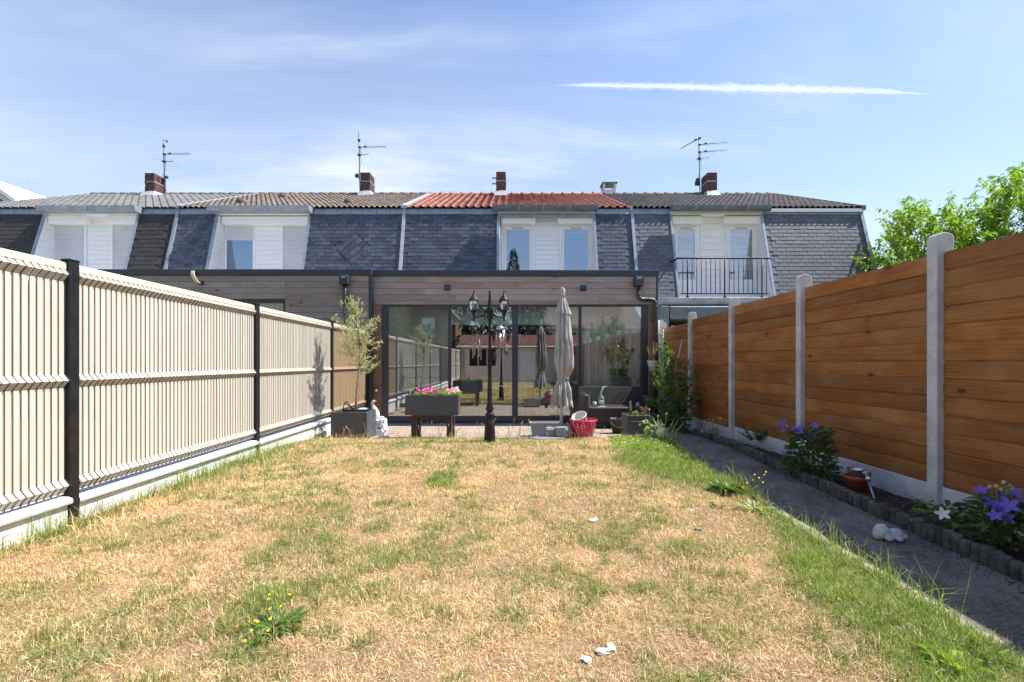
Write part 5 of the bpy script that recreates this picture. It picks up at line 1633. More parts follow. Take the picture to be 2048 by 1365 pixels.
# wind chimes
M['chime'] = plain('copper_tube', (.42, .30, .26), (.30, .22, .20), .35, 6, metal=.6)
M['silver'] = plain('silver_tube', (.55, .53, .52), (.42, .40, .40), .3, 6, metal=.7)
t = thing('wind_chime', 'wind chime of long pale copper tubes under the left lantern', 'wind chime', P(955, 642, YL))
for y_, r in ((662, .06), (668, .075)):
    mb = MB(); q = P(954, y_, YL); mb.lathe(q, [(0, -.004), (r, -.004), (r, .008), (0, .012)], 14); mb.build('disc', M['darkglass'], t)
mb = MB(); mb.tube([P(948, 640, YL), P(954, 661, YL)], .0015, 4)
for k in range(6):
    a = 1.05 * k; mb.tube([P(954, 668, YL) + Vector((math.cos(a) * .055, math.sin(a) * .04, 0)), P(954, 679, YL) + Vector((math.cos(a) * .06, math.sin(a) * .04, 0))], .001, 3)
mb.build('string', M['blackmetal'], t, kind='stuff')
for k in range(6):
    a = 1.05 * k; q = P(954, 679, YL) + Vector((math.cos(a) * .06, math.sin(a) * .04, 0)); ln = (.31, .26, .22, .28, .24, .2)[k]
    mb = MB(); mb.tube([q, q - Vector((0, 0, ln))], .0085, 8); mb.build('tube', M['chime'], t)
t = thing('wind_chime', 'wind chime of bronze tubes under a metal dome, below the right lantern', 'wind chime', P(1000.5, 642, YL))
q0 = P(1000.5, 659.5, YL)
mb = MB(); mb.lathe(q0, [(.062, 0), (.058, .02), (.045, .042), (.02, .058), (0, .062)], 14); mb.build('dome', M['silver'], t)
mb = MB(); mb.tube([P(1003, 640, YL), P(1000.5, 652, YL)], .0015, 4); mb.build('string', M['blackmetal'], t)
for k in range(11):
    a = 2.4 * k; r = .055 if k < 7 else .025
    q = q0 + Vector((math.cos(a) * r, math.sin(a) * r, -.004 - .03 * (k % 3) - (.06 if k > 6 else 0)))
    mb = MB(); mb.tube([q, q - Vector((0, 0, rnd.uniform(.14, .24)))], .008, 8); mb.build('tube', M['chime'] if k % 2 else M['silver'], t)

# parasol
YP = 7.8; s = YP / 950
pr_ = thing('garden_parasol', 'closed light grey garden parasol tied with a strap, standing on the terrace', 'parasol', (PX(1122.5, YP), YP, G(YP)))
M['canvas'] = plain('grey_canvas', (.43, .43, .42), (.32, .315, .30), .9, 5, bump=.25, bscale=200, fine=.05)
M['alu'] = plain('brushed_aluminium', (.50, .52, .54), (.4, .42, .44), .4, 5, metal=.5)
mb = MB(); mb.tube([(PX(1122.5, YP), YP, G(YP)), P(1122.8, 800, YP), P(1126, 600, YP)], .026, 12); mb.build('pole', M['alu'], pr_)
def canopy(rows, nf, seed, n=96, amp_pow=1.0, twist=0.):
    """rows: (px centre, py, half width px, fold depth 0..1)"""
    rs = random.Random(seed); ph = [rs.uniform(0, 6.28) for _ in range(3)]
    vs = []; fs = []
    for j, (xc_, y_, hw, dp) in enumerate(rows):
        c = P(xc_, y_, YP)
        for k in range(n):
            a = 2 * math.pi * k / n + twist * j
            f = abs(math.sin(a * nf / 2 + ph[0] + .25 * math.sin(j * .5))) ** .7
            f2 = .5 + .5 * math.sin(a * (nf * 2 + 1) + ph[1] + j * .15)
            r = hw * s * (1 - dp * (1 - f) * .74 - dp * .15 * f2)
            r *= 1 + .05 * math.sin(a * 3 + j * .35 + ph[2])
            vs.append((c.x + r * math.cos(a), c.y + r * .9 * math.sin(a), c.z))
    for j in range(len(rows) - 1):
        for k in range(n): fs.append(((j + 1) * n + k, (j + 1) * n + (k + 1) % n, j * n + (k + 1) % n, j * n + k))
    return vs, fs, n
def interp_rows(keys, m_):
    ys = [k[1] for k in keys]; out_ = []
    for i in range(m_):
        y = ys[0] + (ys[-1] - ys[0]) * i / (m_ - 1)
        out_.append((float(np.interp(y, ys, [k[0] for k in keys])), y, float(np.interp(y, ys, [k[2] for k in keys])), float(np.interp(y, ys, [k[3] for k in keys]))))
    return out_
rows = interp_rows([(1126, 600, 5, .2), (1126, 612, 10, .4), (1126.5, 628, 14, .5), (1127, 660, 16, .6), (1128, 690, 18.5, .6), (1128.5, 715, 20.5, .55), (1128.5, 735, 19.5, .5), (1127, 750, 14, .45), (1126, 757, 11, .4), (1125, 763, 12, .5), (1125, 775, 17, .75), (1124.5, 790, 21, .9), (1124.5, 803, 23, .95)], 46)
vs, fs, n = canopy(rows, 10, 4)
# ragged hem
b = len(vs)
for k in range(n):
    a = 2 * math.pi * k / n; x, y, z = vs[b - n + k]
    vs.append((x + .01 * math.cos(a), y, z - .02 - .11 * (.5 + .5 * math.sin(a * 4 + 1.0 + math.sin(a * 2))) * (.4 + .6 * abs(math.sin(a * .5 + .7)))))
fs += [(b + k, b + (k + 1) % n, b - n + (k + 1) % n, b - n + k) for k in range(n)]
mb = MB(); mb.add(vs, fs, True); cn = mb.build('canopy', M['canvas'], pr_)
rows = interp_rows([(1126, 594, 3, .1), (1126, 600, 6, .2), (1126.3, 610, 10.5, .4), (1126.5, 622, 15, .6), (1126.7, 629, 17.5, .75)], 12)
vs, fs, n = canopy(rows, 10, 4)
mb = MB(); mb.add(vs, fs, True); mb.build('top_valance', M['canvas'], pr_)
mb = MB(); mb.tube(chain([(1126, 596, YP), (1125.5, 590, YP), (1126, 584, YP), (1127, 580, YP), (1125, 577, YP), (1122.6, 580, YP), (1122.6, 588, YP)]), [.03, .036, .034, .028, .022, .024, .015], 10); mb.build('top_cap', M['canvas'], pr_)
mb = MB()
st_ = []
for k in range(25):
    a = 2 * math.pi * k / 24; st_.append(Vector((PX(1126, YP) + 11.6 * s * math.cos(a), YP + 10.6 * s * math.sin(a), PZ(757 + 5 * math.sin(a + .8), YP))))
mb.tube(st_, .011, 6); mb.build('strap', M['canvas'], cn)
mb = MB(); mb.tube(chain([(1119, 770, YP - .14), (1117.5, 800, YP - .12), (1115, 824, YP - .10), (1113, 836, YP - .10)]), [.006, .009, .008, .005], 5); mb.build('loose_cord', M['canvas'], cn)
# granite cobbles and slabs round the parasol foot
M['granite'] = plain('rough_granite', (.33, .33, .33), (.19, .19, .195), .9, 18, bump=.9, bscale=45, fine=.3)
M['slabst'] = plain('bluestone_slab', (.26, .28, .31), (.16, .175, .20), .85, 6, bump=.5, bscale=40, fine=.2)
def stone(name, label, cat, c, sz, mat, seed, rz=0, group=None, rough=.10):
    rs = random.Random(seed); n = 4
    mb = MB(); vs = {}; V = []; F = []
    def vert(i, j, k):
        key = (i, j, k)
        if key not in vs:
            p = Vector((i / n - .5, j / n - .5, k / n - .5)) * 2
            q = Vector([math.copysign(abs(t) ** 1.0, t) for t in p])
            l = (abs(q.x) ** 6 + abs(q.y) ** 6 + abs(q.z) ** 6) ** (1 / 6)
            q = q / l if l > 1 else q
            q += Vector((rs.uniform(-rough, rough), rs.uniform(-rough, rough), rs.uniform(-rough, rough)))
            q = Vector((q.x * sz[0] / 2, q.y * sz[1] / 2, (q.z + 1) * sz[2] / 2))
            x = q.x * math.cos(rz) - q.y * math.sin(rz); y = q.x * math.sin(rz) + q.y * math.cos(rz)
            vs[key] = len(V); V.append((c[0] + x, c[1] + y, c[2] + q.z))
        return vs[key]
    for a in range(n):
        for b_ in range(n):
            for f in ([(0, a, b_), (0, a, b_ + 1), (0, a + 1, b_ + 1), (0, a + 1, b_)], [(n, a, b_), (n, a + 1, b_), (n, a + 1, b_ + 1), (n, a, b_ + 1)],
                      [(a, 0, b_), (a + 1, 0, b_), (a + 1, 0, b_ + 1), (a, 0, b_ + 1)], [(a, n, b_), (a, n, b_ + 1), (a + 1, n, b_ + 1), (a + 1, n, b_)],
                      [(a, b_, 0), (a, b_ + 1, 0), (a + 1, b_ + 1, 0), (a + 1, b_, 0)], [(a, b_, n), (a + 1, b_, n), (a + 1, b_ + 1, n), (a, b_ + 1, n)]):
                F.append(tuple(vert(*q) for q in f))
    mb.add(V, F)
    return mb.build(name, mat, None, label=label, cat=cat, group=group)
gg = 'stones weighing down the parasol foot'
z0 = G(7.7) + .045
stone('granite_cobble', 'rough dark granite cobble left of the parasol pole', 'stone', (PX(1099, 7.62), 7.62, z0), (.17, .15, .16), M['granite'], 1, .2, gg)
stone('granite_cobble', 'pale rough granite cobble directly in front of the parasol pole', 'stone', (PX(1123, 7.58), 7.58, z0), (.21, .15, .165), M['granite'], 2, -.1, gg)
stone('granite_cobble', 'granite cobble half hidden between the parasol pole and the pink pot', 'stone', (PX(1141, 7.78), 7.78, z0), (.20, .15, .17), M['granite'], 3, .3, gg)
stone('stone_slab', 'flat bluestone slab under the left cobble and the trough', 'slab', (PX(1083, 7.72), 7.72, G(7.7) + .002), (.44, .30, .045), M['slabst'], 4, .05, gg, .05)
stone('stone_slab', 'flat bluestone slab nearest the lawn under the parasol cobbles', 'slab', (PX(1098, 7.42), 7.50, G(7.5) + .0), (.50, .24, .045), M['slabst'], 5, -.04, gg, .05)
stone('stone_slab', 'flat bluestone slab under the magenta pot', 'slab', (PX(1164, 7.66), 7.68, G(7.7) + .0), (.50, .36, .04), M['slabst'], 6, .02, gg, .04)
# trough
M['trough'] = plain('light_grey_plastic', (.42, .42, .42), (.36, .36, .355), .5, 8)
t = thing('trough_planter', 'light grey plastic trough with yellowing seedlings, left of the parasol pole', 'planter', (PX(1090, 8.1), 8.1, G(8.1)))
mb = MB(); xa, xb = PX(1061, 8.05), PX(1122, 8.05); za, zb = G(8.05) + .02, PZ(848, 8.05)
vs = []
for (x_, y_, z_) in ((.03, .03, za), (0, 0, zb), (-.012, -.012, zb), (-.012, -.012, zb + .02), (.012, .012, zb + .02), (.02, .02, zb - .03)):
    vs += [(xa + x_, 8.0 + y_, z_), (xb - x_, 8.0 + y_, z_), (xb - x_, 8.24 - y_, z_), (xa + x_, 8.24 - y_, z_)]
mb.add(vs, [(4 * r + k, 4 * r + (k + 1) % 4, 4 * r + 4 + (k + 1) % 4, 4 * r + 4 + k) for r in range(5) for k in range(4)] + [(3, 2, 1, 0), (20, 21, 22, 23)]); mb.build('trough', M['trough'], t)
lv = []
for k in range(90):
    x = rnd.choice((rnd.uniform(xa + .02, xa + .2), rnd.uniform(xa + .3, xb - .03))); lv.append(((x, 8.03 + rnd.random() * .16, zb - .01), rdir(.1, 1), rnd.uniform(.02, .05), .012))
leaf_mesh('seedling', lv, M['lime'], t, kind='stuff')
# pink pot with the tilted white one in it
M['magenta'] = plain('magenta_plastic', (.62, .02, .14), (.55, .018, .12), .38, 5, spec=.5)
M['palepot'] = plain('off_white_plastic', (.66, .66, .62), (.56, .55, .51), .5, 8)
Yk = 7.72
c = (PX(1166.5, Yk), Yk, G(Yk) + .04)
mb = MB(); H = PZ(839, Yk) - c[2]
mb.lathe(c, [(0, .0), (.150, 0), (.158, .01), (.192, H * .72), (.196, H * .75), (.199, H * .76), (.208, H - .035), (.222, H - .033), (.226, H - .02), (.224, H), (.214, H + .003), (.206, H - .008), (.196, H * .6), (.15, .03), (0, .03)], 40)
mb.build('plant_pot', M['magenta'], label='big magenta plastic pot at the terrace edge right of the parasol', cat='pot')
xf = Matrix.Translation(P(1158, 839, Yk) + Vector((.0, -.01, -.05))) @ Matrix.Rotation(R(20), 4, 'Y') @ Matrix.Rotation(R(28), 4, 'X')
xf = Matrix.Translation(P(1163, 846, Yk) + Vector((0, -.02, 0))) @ Matrix.Rotation(R(-24), 4, 'Y') @ Matrix.Rotation(R(22), 4, 'X')
mb = MB(); mb.lathe((0, 0, 0), [(0, -.03), (.085, -.03), (.092, .0), (.108, .115), (.122, .118), (.126, .14), (.122, .15), (.112, .148), (.100, .10), (.082, -.015), (0, -.015)], 36, xf=xf)
mb.build('plant_pot', M['palepot'], label='off-white plastic pot lying tilted inside the magenta pot', cat='pot')
t = thing('small_canister', 'small dark canister on the ground behind the parasol pole', 'canister', (PX(1134, 8.3), 8.3, G(8.3)))
mb = MB(); mb.lathe((PX(1134, 8.3), 8.3, G(8.3) + .003), [(0, 0), (.045, 0), (.047, .10), (.03, .12), (.03, .14), (0, .14)], 12); mb.build('can', M['blackmetal'], t)
mb = MB(); mb.box((PX(1130, 8.3), 8.245, G(8.3) + .04), (PX(1136, 8.3), 8.254, G(8.3) + .09)); mb.build('label', M['pvc'], t)

# rattan sofa
sf = thing('rattan_sofa', 'dark brown woven rattan two-seat sofa in front of the right glass pane', 'sofa', (PX(1232, 9.9), 9.9, G(9.9)))
Ya, Yc = 9.55, 10.36
xa, xb = PX(1167, Ya), PX(1293, Ya) + .12
zs_, zb = PZ(815.5, Ya), G(9.6) + .13
mb = MB(); mb.box((xa + .12, Ya + .03, zb), (xb - .12, Yc - .14, zs_), .02); mb.build('seat', M['rattan'], sf)
mb = MB(); mb.box((xa, Ya, zb), (xa + .125, Yc - .1, PZ(789, Ya)), .035); mb.build('armrest', M['rattan'], sf)
mb = MB(); mb.box((xb - .125, Ya, zb), (xb, Yc - .1, PZ(793, Ya)), .035); mb.build('armrest', M['rattan'], sf)
mb = MB()
mb.prism([(Yc - .15, zb), (Yc - .18, zs_ - .02), (Yc - .12, PZ(774, 10.3)), (Yc - .02, PZ(774, 10.3) + .004), (Yc - .0, zb)], 'x', xa + .01, xb - .01); mb.build('backrest', M['rattan'], sf)
for xx in (xa + .03, xb - .08):
    for yy in (Ya + .04, Yc - .15):
        mb = MB(); mb.box((xx, yy, G(yy) - .01), (xx + .05, yy + .05, zb + .0), .004); mb.build('foot', M['blackmetal'], sf)
mb = MB()
for k in range(60): mb.box((xa + .135 + k * .0125, Ya + .024, zs_ - .004), (xa + .142 + k * .0125, Ya + .034, zs_ + .004))
for k in range(30): mb.box((xa + .118, Ya - .004, zs_ + .005 + k * .0095), (xa + .126, Ya + .006, zs_ + .011 + k * .0095))
mb.build('woven_edge', M['thread'], sf, kind='stuff')
# cleaner bottle
Yq = 9.72
bt = thing('cleaner_bottle', 'green and grey cleaner bottle with red cap standing on the rattan sofa', 'bottle', (PX(1202, Yq), Yq, zs_))
X = PX(1202, Yq)
M['btl'] = plain('grey_green_plastic', (.20, .25, .26), None, .3); M['btlg'] = plain('green_label', (.02, .22, .10), (.03, .30, .16), .35, 30); M['redp'] = plain('red_plastic', (.60, .02, .02), None, .4)
mb = MB(); mb.lathe((X, Yq, zs_), [(0, 0), (.058, .0), (.064, .01), (.064, .15), (.062, .18), (.048, .21), (.026, .225), (.018, .235), (0, .235)], 20, sq=.6); bo = mb.build('body', M['btl'], bt)
mb = MB(); mb.lathe((X, Yq, zs_), [(.066, .015), (.0665, .02), (.0665, .12), (.066, .125)], 20, sq=.6); mb.build('label_band', M['btlg'], bo)
mb = MB(); mb.lathe((X, Yq, zs_), [(.02, .23), (.022, .232), (.022, .262), (0, .264)], 12); mb.build('cap', M['redp'], bt)
mb = MB(); mb.box((X - .046, Yq - .052, zs_ + .072), (X + .05, Yq - .0405, zs_ + .125), .004); mb.build('logo_patch', M['pvc'], bo)
fc = bpy.data.curves.new('brand_text', 'FONT'); fc.body = 'AJAX'; fc.size = .044; fc.extrude = .0015; fc.align_x = 'CENTER'; fc.align_y = 'CENTER'; fc.shear = .3
to = bpy.data.objects.new('tmp', fc); COL.objects.link(to); bpy.context.view_layer.update()
me = bpy.data.meshes.new_from_object(to.evaluated_get(bpy.context.evaluated_depsgraph_get())); bpy.data.objects.remove(to)
me.materials.clear(); me.materials.append(M['redp'])
place('lettering', me, bo, (X + .002, Yq - .0535, zs_ + .098), (R(90), R(-8), 0))
mb = MB(); mb.lathe((PX(1189, Yq), Yq - .02, zs_), [(0, 0), (.030, 0), (.039, .10), (.036, .10), (.028, .006), (0, .006)], 18)
mb.build('plastic_cup', plain('translucent_cup', (.72, .75, .74), None, .4), label='white plastic cup on the sofa seat left of the bottle', cat='cup')
M['grncord'] = plain('green_cord', (.05, .55, .33), (.5, .7, .6), .5, 60)
mb = MB(); mb.tube(chain([(1200, 797, Yq - .06), (1200.5, 787, Yq - .05), (1204, 778, Yq - .03), (1207, 773.5, Yq)]), .006, 6)
mb.tube(chain([(1202, 797, Yq - .06), (1203, 786, Yq - .05), (1207, 777, Yq - .02), (1211, 773.3, Yq + .02), (1214.5, 774.8, Yq + .03)]), .006, 6)
mb.build('skipping_rope', M['grncord'], label='green and white cord looped over the cleaner bottle', cat='cord')
M['cloth'] = plain('blue_cloth', (.30, .45, .70), (.75, .75, .72), .9, 8)
bag('cleaning_cloth', 'crumpled blue and white cloth on the sofa under the bottle', (PX(1203, 9.64), 9.64, zs_), .16, .05, .022, M['cloth'], 11, cat='cloth')
bag('cleaning_cloth', 'small white and blue ball of cloth at the right end of the sofa', (PX(1275, 9.9), 9.9, zs_), .07, .07, .07, M['cloth'], 12, cat='cloth')
# black bucket
t = thing('bucket', 'black builder bucket with wire handle left of the square planter', 'bucket', (PX(1237, 8.6), 8.6, G(8.6)))
c = (PX(1237, 8.6), 8.6, G(8.6) + .004); H = .27
M['bkt'] = plain('black_rubber', (.045, .045, .045), (.09, .085, .075), .55, 8)
mb = MB(); mb.lathe(c, [(0, 0), (.105, 0), (.152, H - .03), (.158, H - .03), (.162, H), (.154, H), (.10, .02), (0, .02)], 28); mb.build('pail', M['bkt'], t)
mb = MB(); mb.tube([(c[0] + .158 * math.cos(a), c[1] - .12 * math.sin(a) - .03, c[2] + H - .015 - .13 * math.sin(a)) for a in np.linspace(math.pi, 0, 12)], .004, 5); mb.build('handle', M['alu'], t)
# square planter at the path
Yz = 7.75
sp = open_box('square_planter', 'smaller green-grey square planter with weeds, at the right end of the terrace', 'planter', PX(1254.5, Yz), PX(1301, Yz), Yz, Yz + .42, G(Yz) - .02, PZ(831.5, Yz), M['zincbox2'], .02, .02)
zt = PZ(831.5, Yz)
pl = thing('potted_weed', 'bright green lobed seedling in the smaller square planter', 'plant', (PX(1271, Yz + .1), Yz + .1, zt))
leaf_mesh('foliage', [((PX(1271, Yz + .1) + rnd.uniform(-.03, .03), Yz + .08 + rnd.uniform(0, .06), zt + rnd.uniform(-.01, .05)), rdir(-.1, .9), rnd.uniform(.025, .045), .03) for k in range(60)], M['lime'], pl)
pl = thing('potted_weed', 'withered reddish plant at the back right of the smaller square planter', 'plant', (PX(1289, Yz + .3), Yz + .3, zt))
leaf_mesh('foliage', [((PX(1286 + rnd.uniform(-6, 7), Yz + .3), Yz + .3 + rnd.uniform(-.05, .05), zt + rnd.uniform(-.02, .11)), rdir(-.6, .6), rnd.uniform(.02, .035), .014) for k in range(60)], M['deadleaf'], pl)
mb = MB()
for k in range(9): a = Vector((PX(1287, Yz + .3), Yz + .3, zt - .02)); mb.tube([a, a + Vector((rnd.uniform(-.06, .08), 0, rnd.uniform(.08, .16)))], .002, 4)
mb.build('stem', M['drystem'], pl, kind='stuff')
pl = thing('potted_weed', 'thin upright grey-green weed stems at the left edge of the smaller square planter', 'plant', (PX(1259, Yz + .2), Yz + .2, zt))
mb = MB(); lv = []
for k in range(4):
    a = Vector((PX(1259 + k * .9, Yz + .2), Yz + .2, zt - .02)); b_ = a + Vector((rnd.uniform(-.01, .02), 0, rnd.uniform(.18, .25))); mb.tube([a, b_], .003, 4)
    lv += [(a.lerp(b_, rnd.uniform(.3, 1)), rdir(.2, .9), .025, .008) for _ in range(14)]
mb.build('stem', M['stem'], pl, kind='stuff'); leaf_mesh('foliage', lv, M['olive'], pl)
# hanging pot on the pipe
Yh = 10.38
t = thing('hanging_pot', 'white flower pot hung on the downpipe beside the sliding door', 'pot', P(1305.5, 743, Yh))
c = P(1305.5, 743, Yh)
mb = MB(); mb.lathe(c, [(0, 0), (.078, 0), (.108, .185), (.122, .187), (.125, .225), (.118, .228), (.11, .19), (.08, .02), (0, .02)], 24)
mb.build('pot', plain('white_plastic_pot', (.72, .72, .71), None, .45), t)
mb = MB(); mb.box(c + Vector((-.012, .10, .19)), c + Vector((.012, .24, .205))); mb.build('hook', M['blackmetal'], t)
t = thing('dead_plant', 'withered brown plant with bare twigs in the hanging white pot', 'plant', c + Vector((0, 0, .2)))
mb = MB(); lv = []
for k in range(16):
    a = c + Vector((rnd.uniform(-.04, .04), rnd.uniform(-.04, .04), .20)); b_ = a + Vector((rnd.uniform(-.12, .14), rnd.uniform(-.1, .1), rnd.uniform(.18, .44)))
    mid = a.lerp(b_, .5) + rv(.03); mb.tube([a, mid, b_], [.003, .0025, .001], 4)
    lv += [(a.lerp(b_, rnd.uniform(.3, 1.05)) + rv(.02), rdir(-1, .6), rnd.uniform(.02, .045), .014) for _ in range(16)]
mb.build('stem', M['drystem'], t, kind='stuff'); leaf_mesh('foliage', lv, M['deadleaf'], t)
# laurel
ls = thing('laurel_shrub', 'glossy dark green laurel shrub growing against the wooden fence by the terrace', 'shrub', (PX(1348, 8.9), 8.9, G(8.9)))
mb = MB(); lv = []
base = Vector((PX(1348, 8.9), 8.9, G(8.9)))
tips = [(1325, 672, 8.8, 1), (1319, 702, 8.7, 1), (1334, 700, 8.9, 1), (1346, 705, 9.0, 1), (1306, 745, 8.7, 1), (1320, 735, 8.6, 1), (1338, 735, 8.8, 1), (1358, 722, 9.0, 1), (1376, 728, 9.0, 1), (1388, 745, 9.1, .6), (1365, 750, 8.9, 1), (1345, 770, 8.6, 1), (1325, 770, 8.5, 1),
        (1360, 790, 8.7, 1), (1385, 790, 9.0, .8), (1300, 805, 8.7, 1), (1315, 800, 8.5, 1), (1395, 800, 8.9, .6), (1340, 810, 8.4, 1), (1370, 815, 8.7, 1), (1300, 830, 8.6, 1), (1330, 835, 8.4, 1), (1355, 840, 8.4, 1), (1380, 835, 8.7, 1), (1345, 860, 8.4, 1), (1320, 850, 8.4, 1), (1370, 855, 8.6, 1), (1345, 745, 9.1, 1), (1330, 760, 9.1, 1), (1355, 820, 9.0, 1), (1335, 795, 9.0, 1), (1365, 775, 9.1, 1)]
for (a, b_, Y, w) in tips:
    tip = P(a, b_, Y); st0 = base + Vector((rnd.uniform(-.08, .08), rnd.uniform(-.08, .08), 0))
    mid = st0.lerp(tip, .5) + Vector((0, 0, .10)) + rv(.05)
    mb.tube([st0, mid, tip], [.014, .008, .003], 6)
    for k in range(58):
        s_ = rnd.uniform(.45, 1.03)
        p = (st0.lerp(mid, s_ * 2) if s_ < .5 else mid.lerp(tip, s_ * 2 - 1)) + rv(.055)
        if p.x > XR(p.y) - .03: p.x = XR(p.y) - .03 - rnd.random() * .1
        if p.z < G(8.5) + .02: continue
        lv.append((p, (tip - mid).normalized() * .6 + rdir(-.3, .9), rnd.uniform(.07, .115), rnd.uniform(.024, .038)))
mb.build('branch', M['bark'], ls, kind='stuff'); leaf_mesh('crown', lv, M['laurel'], ls, curl=.12)
mb = MB(); mb.tube([P(1364, 681, 9.25), P(1356, 720, 9.2), P(1350, 745, 9.2)], .014, 7)
mb.build('plant_stake', M['alu'], label='grey plant stake leaning between laurel shrub and wooden fence', cat='stake')
mb = MB(); mb.tube([(PX(1326, 10.6), 10.6, -.2), (PX(1326, 10.6), 10.6, PZ(660, 10.6))], .022, 8)
mb.build('thin_pipe', M['zinc_pale'], label='thin pale vertical pipe behind the laurel at the end of the wooden fence', cat='pipe')
mb = MB(); mb.box((PX(1320, 10.95), 10.95, -.3), (3.49, 11.6, PZ(640, 10.95)))
mb.build('end_wall', M['render'], label='narrow rendered wall end between the extension and the neighbouring patio', cat='wall')
# ================================================================== FLOWER BED ON THE RIGHT
def at_ground(px_, py_, z=0.0):
    """where that sight line meets the ground"""
    Y = (CAMZ - z) * 950 / (py_ - 725)
    return Vector((PX(px_, Y), Y, z))
def stemmed(parent, base, tips, mat, r=.004, bend=.03):
    mb = MB()
    for t in tips:
        mid = base.lerp(t, .55) + Vector((rnd.uniform(-bend, bend), rnd.uniform(-bend, bend), bend))
        mb.tube([base + Vector((rnd.uniform(-.03, .03), rnd.uniform(-.03, .03), 0)), mid, t], [r, r * .8, r * .5], 5)
    mb.build('stem', mat, parent, kind='stuff')
def bellflower(label, base, leaves_n, rx, rz, tips, grp, seedheads=(), spread_leaf=(.04, .075)):
    t = thing('balloon_flower', label, 'flowers', base, grp)
    allt = [q for q, _, _ in tips] + list(seedheads)
    stemmed(t, base, [q - Vector((0, 0, .01)) for q in allt], M['stem'], .004)
    lv = []
    for k in range(leaves_n):
        a = rnd.uniform(0, 6.28); r = rx * math.sqrt(rnd.random()) ; h = rnd.random() ** .8 * rz
        r *= (1 - .35 * h / rz)
        p = base + Vector((r * math.cos(a), r * math.sin(a) * .9, h + .01))
        if p.x > XR(p.y) - .025: continue
        lv.append((p, Vector((math.cos(a), math.sin(a), rnd.uniform(-.3, .9))) + rdir() * .4, rnd.uniform(*spread_leaf), rnd.uniform(.018, .03)))
    for q in allt:
        for k in range(7):
            s_ = rnd.uniform(.3, .9); p = base.lerp(q, s_) + Vector((0, 0, .02)); lv.append((p, rdir(-.1, .8), rnd.uniform(.03, .055), .014))
    leaf_mesh('foliage', lv, M['border'], t)
    for q, r, mt in tips:
        d = (Vector((-.5, -.7, .55)) + rdir() * .55).normalized()
        flower(t, q, d, r, mt, 5, .8, True, cup=.30)
    for q in seedheads:
        mb = MB(); mb.lathe(q, [(0, -.012), (.010, -.006), (.013, .004), (.007, .012), (0, .016)], 8, True); mb.build('seed_head', M['drystem'], t)
    return t
g_ = 'violet balloon flower clumps in the flower bed'
Y2 = 4.72
b2 = Vector((PX(1622, Y2), Y2, .0)); b2.x = min(b2.x, 3.25)
def T2(x, y, dy=0): return P(x, y, Y2 + dy)
bellflower('tall clump of deep violet balloon flowers in front of the second nearest fence post', b2, 1150, .26, .50,
           [(T2(1564, 846), .042, M['violet']), (T2(1566, 862), .03, M['violet']), (T2(1591, 858), .045, M['violet']), (T2(1601, 861, -.05), .048, M['violet']), (T2(1631, 853), .042, M['violet']), (T2(1621, 874, -.1), .045, M['violet']), (T2(1604, 887, -.1), .045, M['white_petal']), (T2(1567, 906), .026, M['violet'])],
           g_, [T2(1575, 853), T2(1640, 860), T2(1571, 890), T2(1650, 857), T2(1586, 872)])
Y1_ = 2.86
b1 = Vector((2.98, Y1_, .06))
def T1_(x, y, dy=0): return P(x, y, Y1_ + dy)
bellflower('nearest clump of balloon flowers with big violet stars at the right picture edge', b1, 520, .20, .26,
           [(T1_(1962, 981, .1), .038, M['violet']), (T1_(1983, 1010), .044, M['violet']), (T1_(1998, 1018, -.05), .040, M['violet']), (T1_(2005, 992, .05), .040, M['violet']), (T1_(2016, 1012, -.1), .052, M['violet']), (T1_(1990, 1032, -.08), .036, M['violet']), (T1_(2012, 1036, -.1), .040, M['violet']), (T1_(2030, 985, .05), .038, M['violet']), (T1_(2042, 1005), .036, M['violet']), (T1_(1972, 1002, .05), .034, M['violet'])],
           g_, [T1_(1980, 975, .1), T1_(1993, 974), T1_(2008, 966), T1_(2018, 972), T1_(2002, 980), T1_(1973, 1015), T1_(2014, 985), T1_(2024, 978)], (.045, .08))
# low plant with one white flower
Yx = 3.15
b0 = Vector((2.92, Yx, .06))
t = thing('white_flowered_plant', 'low green plant with a single white flower beside the nearest violet clump', 'plant', b0)
lv = [(b0 + Vector((rnd.uniform(-.13, .22), rnd.uniform(-.15, .15), rnd.uniform(0, .15))), rdir(-.1, .8), rnd.uniform(.05, .085), rnd.uniform(.028, .04)) for _ in range(150)]
leaf_mesh('foliage', lv, M['border'], t, curl=.3)
fp = P(1886, 1028, Yx - .1)
stemmed(t, b0, [fp], M['stem'])
flower(t, fp, Vector((-.6, -.6, .3)).normalized(), .04, M['white_petal'], 5, .8, True, cup=.5)
t = thing('seedling', 'young light green seedling in the bed below the nearest concrete post', 'plant', (2.86, 3.42, .06))
b_ = Vector((2.86, 3.42, .06)); tp = [P(1850, 1010, 3.4), P(1866, 1022, 3.4), P(1843, 1024, 3.42)]
stemmed(t, b_, tp, M['stem'], .003)
leaf_mesh('foliage', [(q + rv(.012), rdir(-.1, .6), rnd.uniform(.04, .06), .034) for q in tp for _ in range(5)], M['lime'], t)
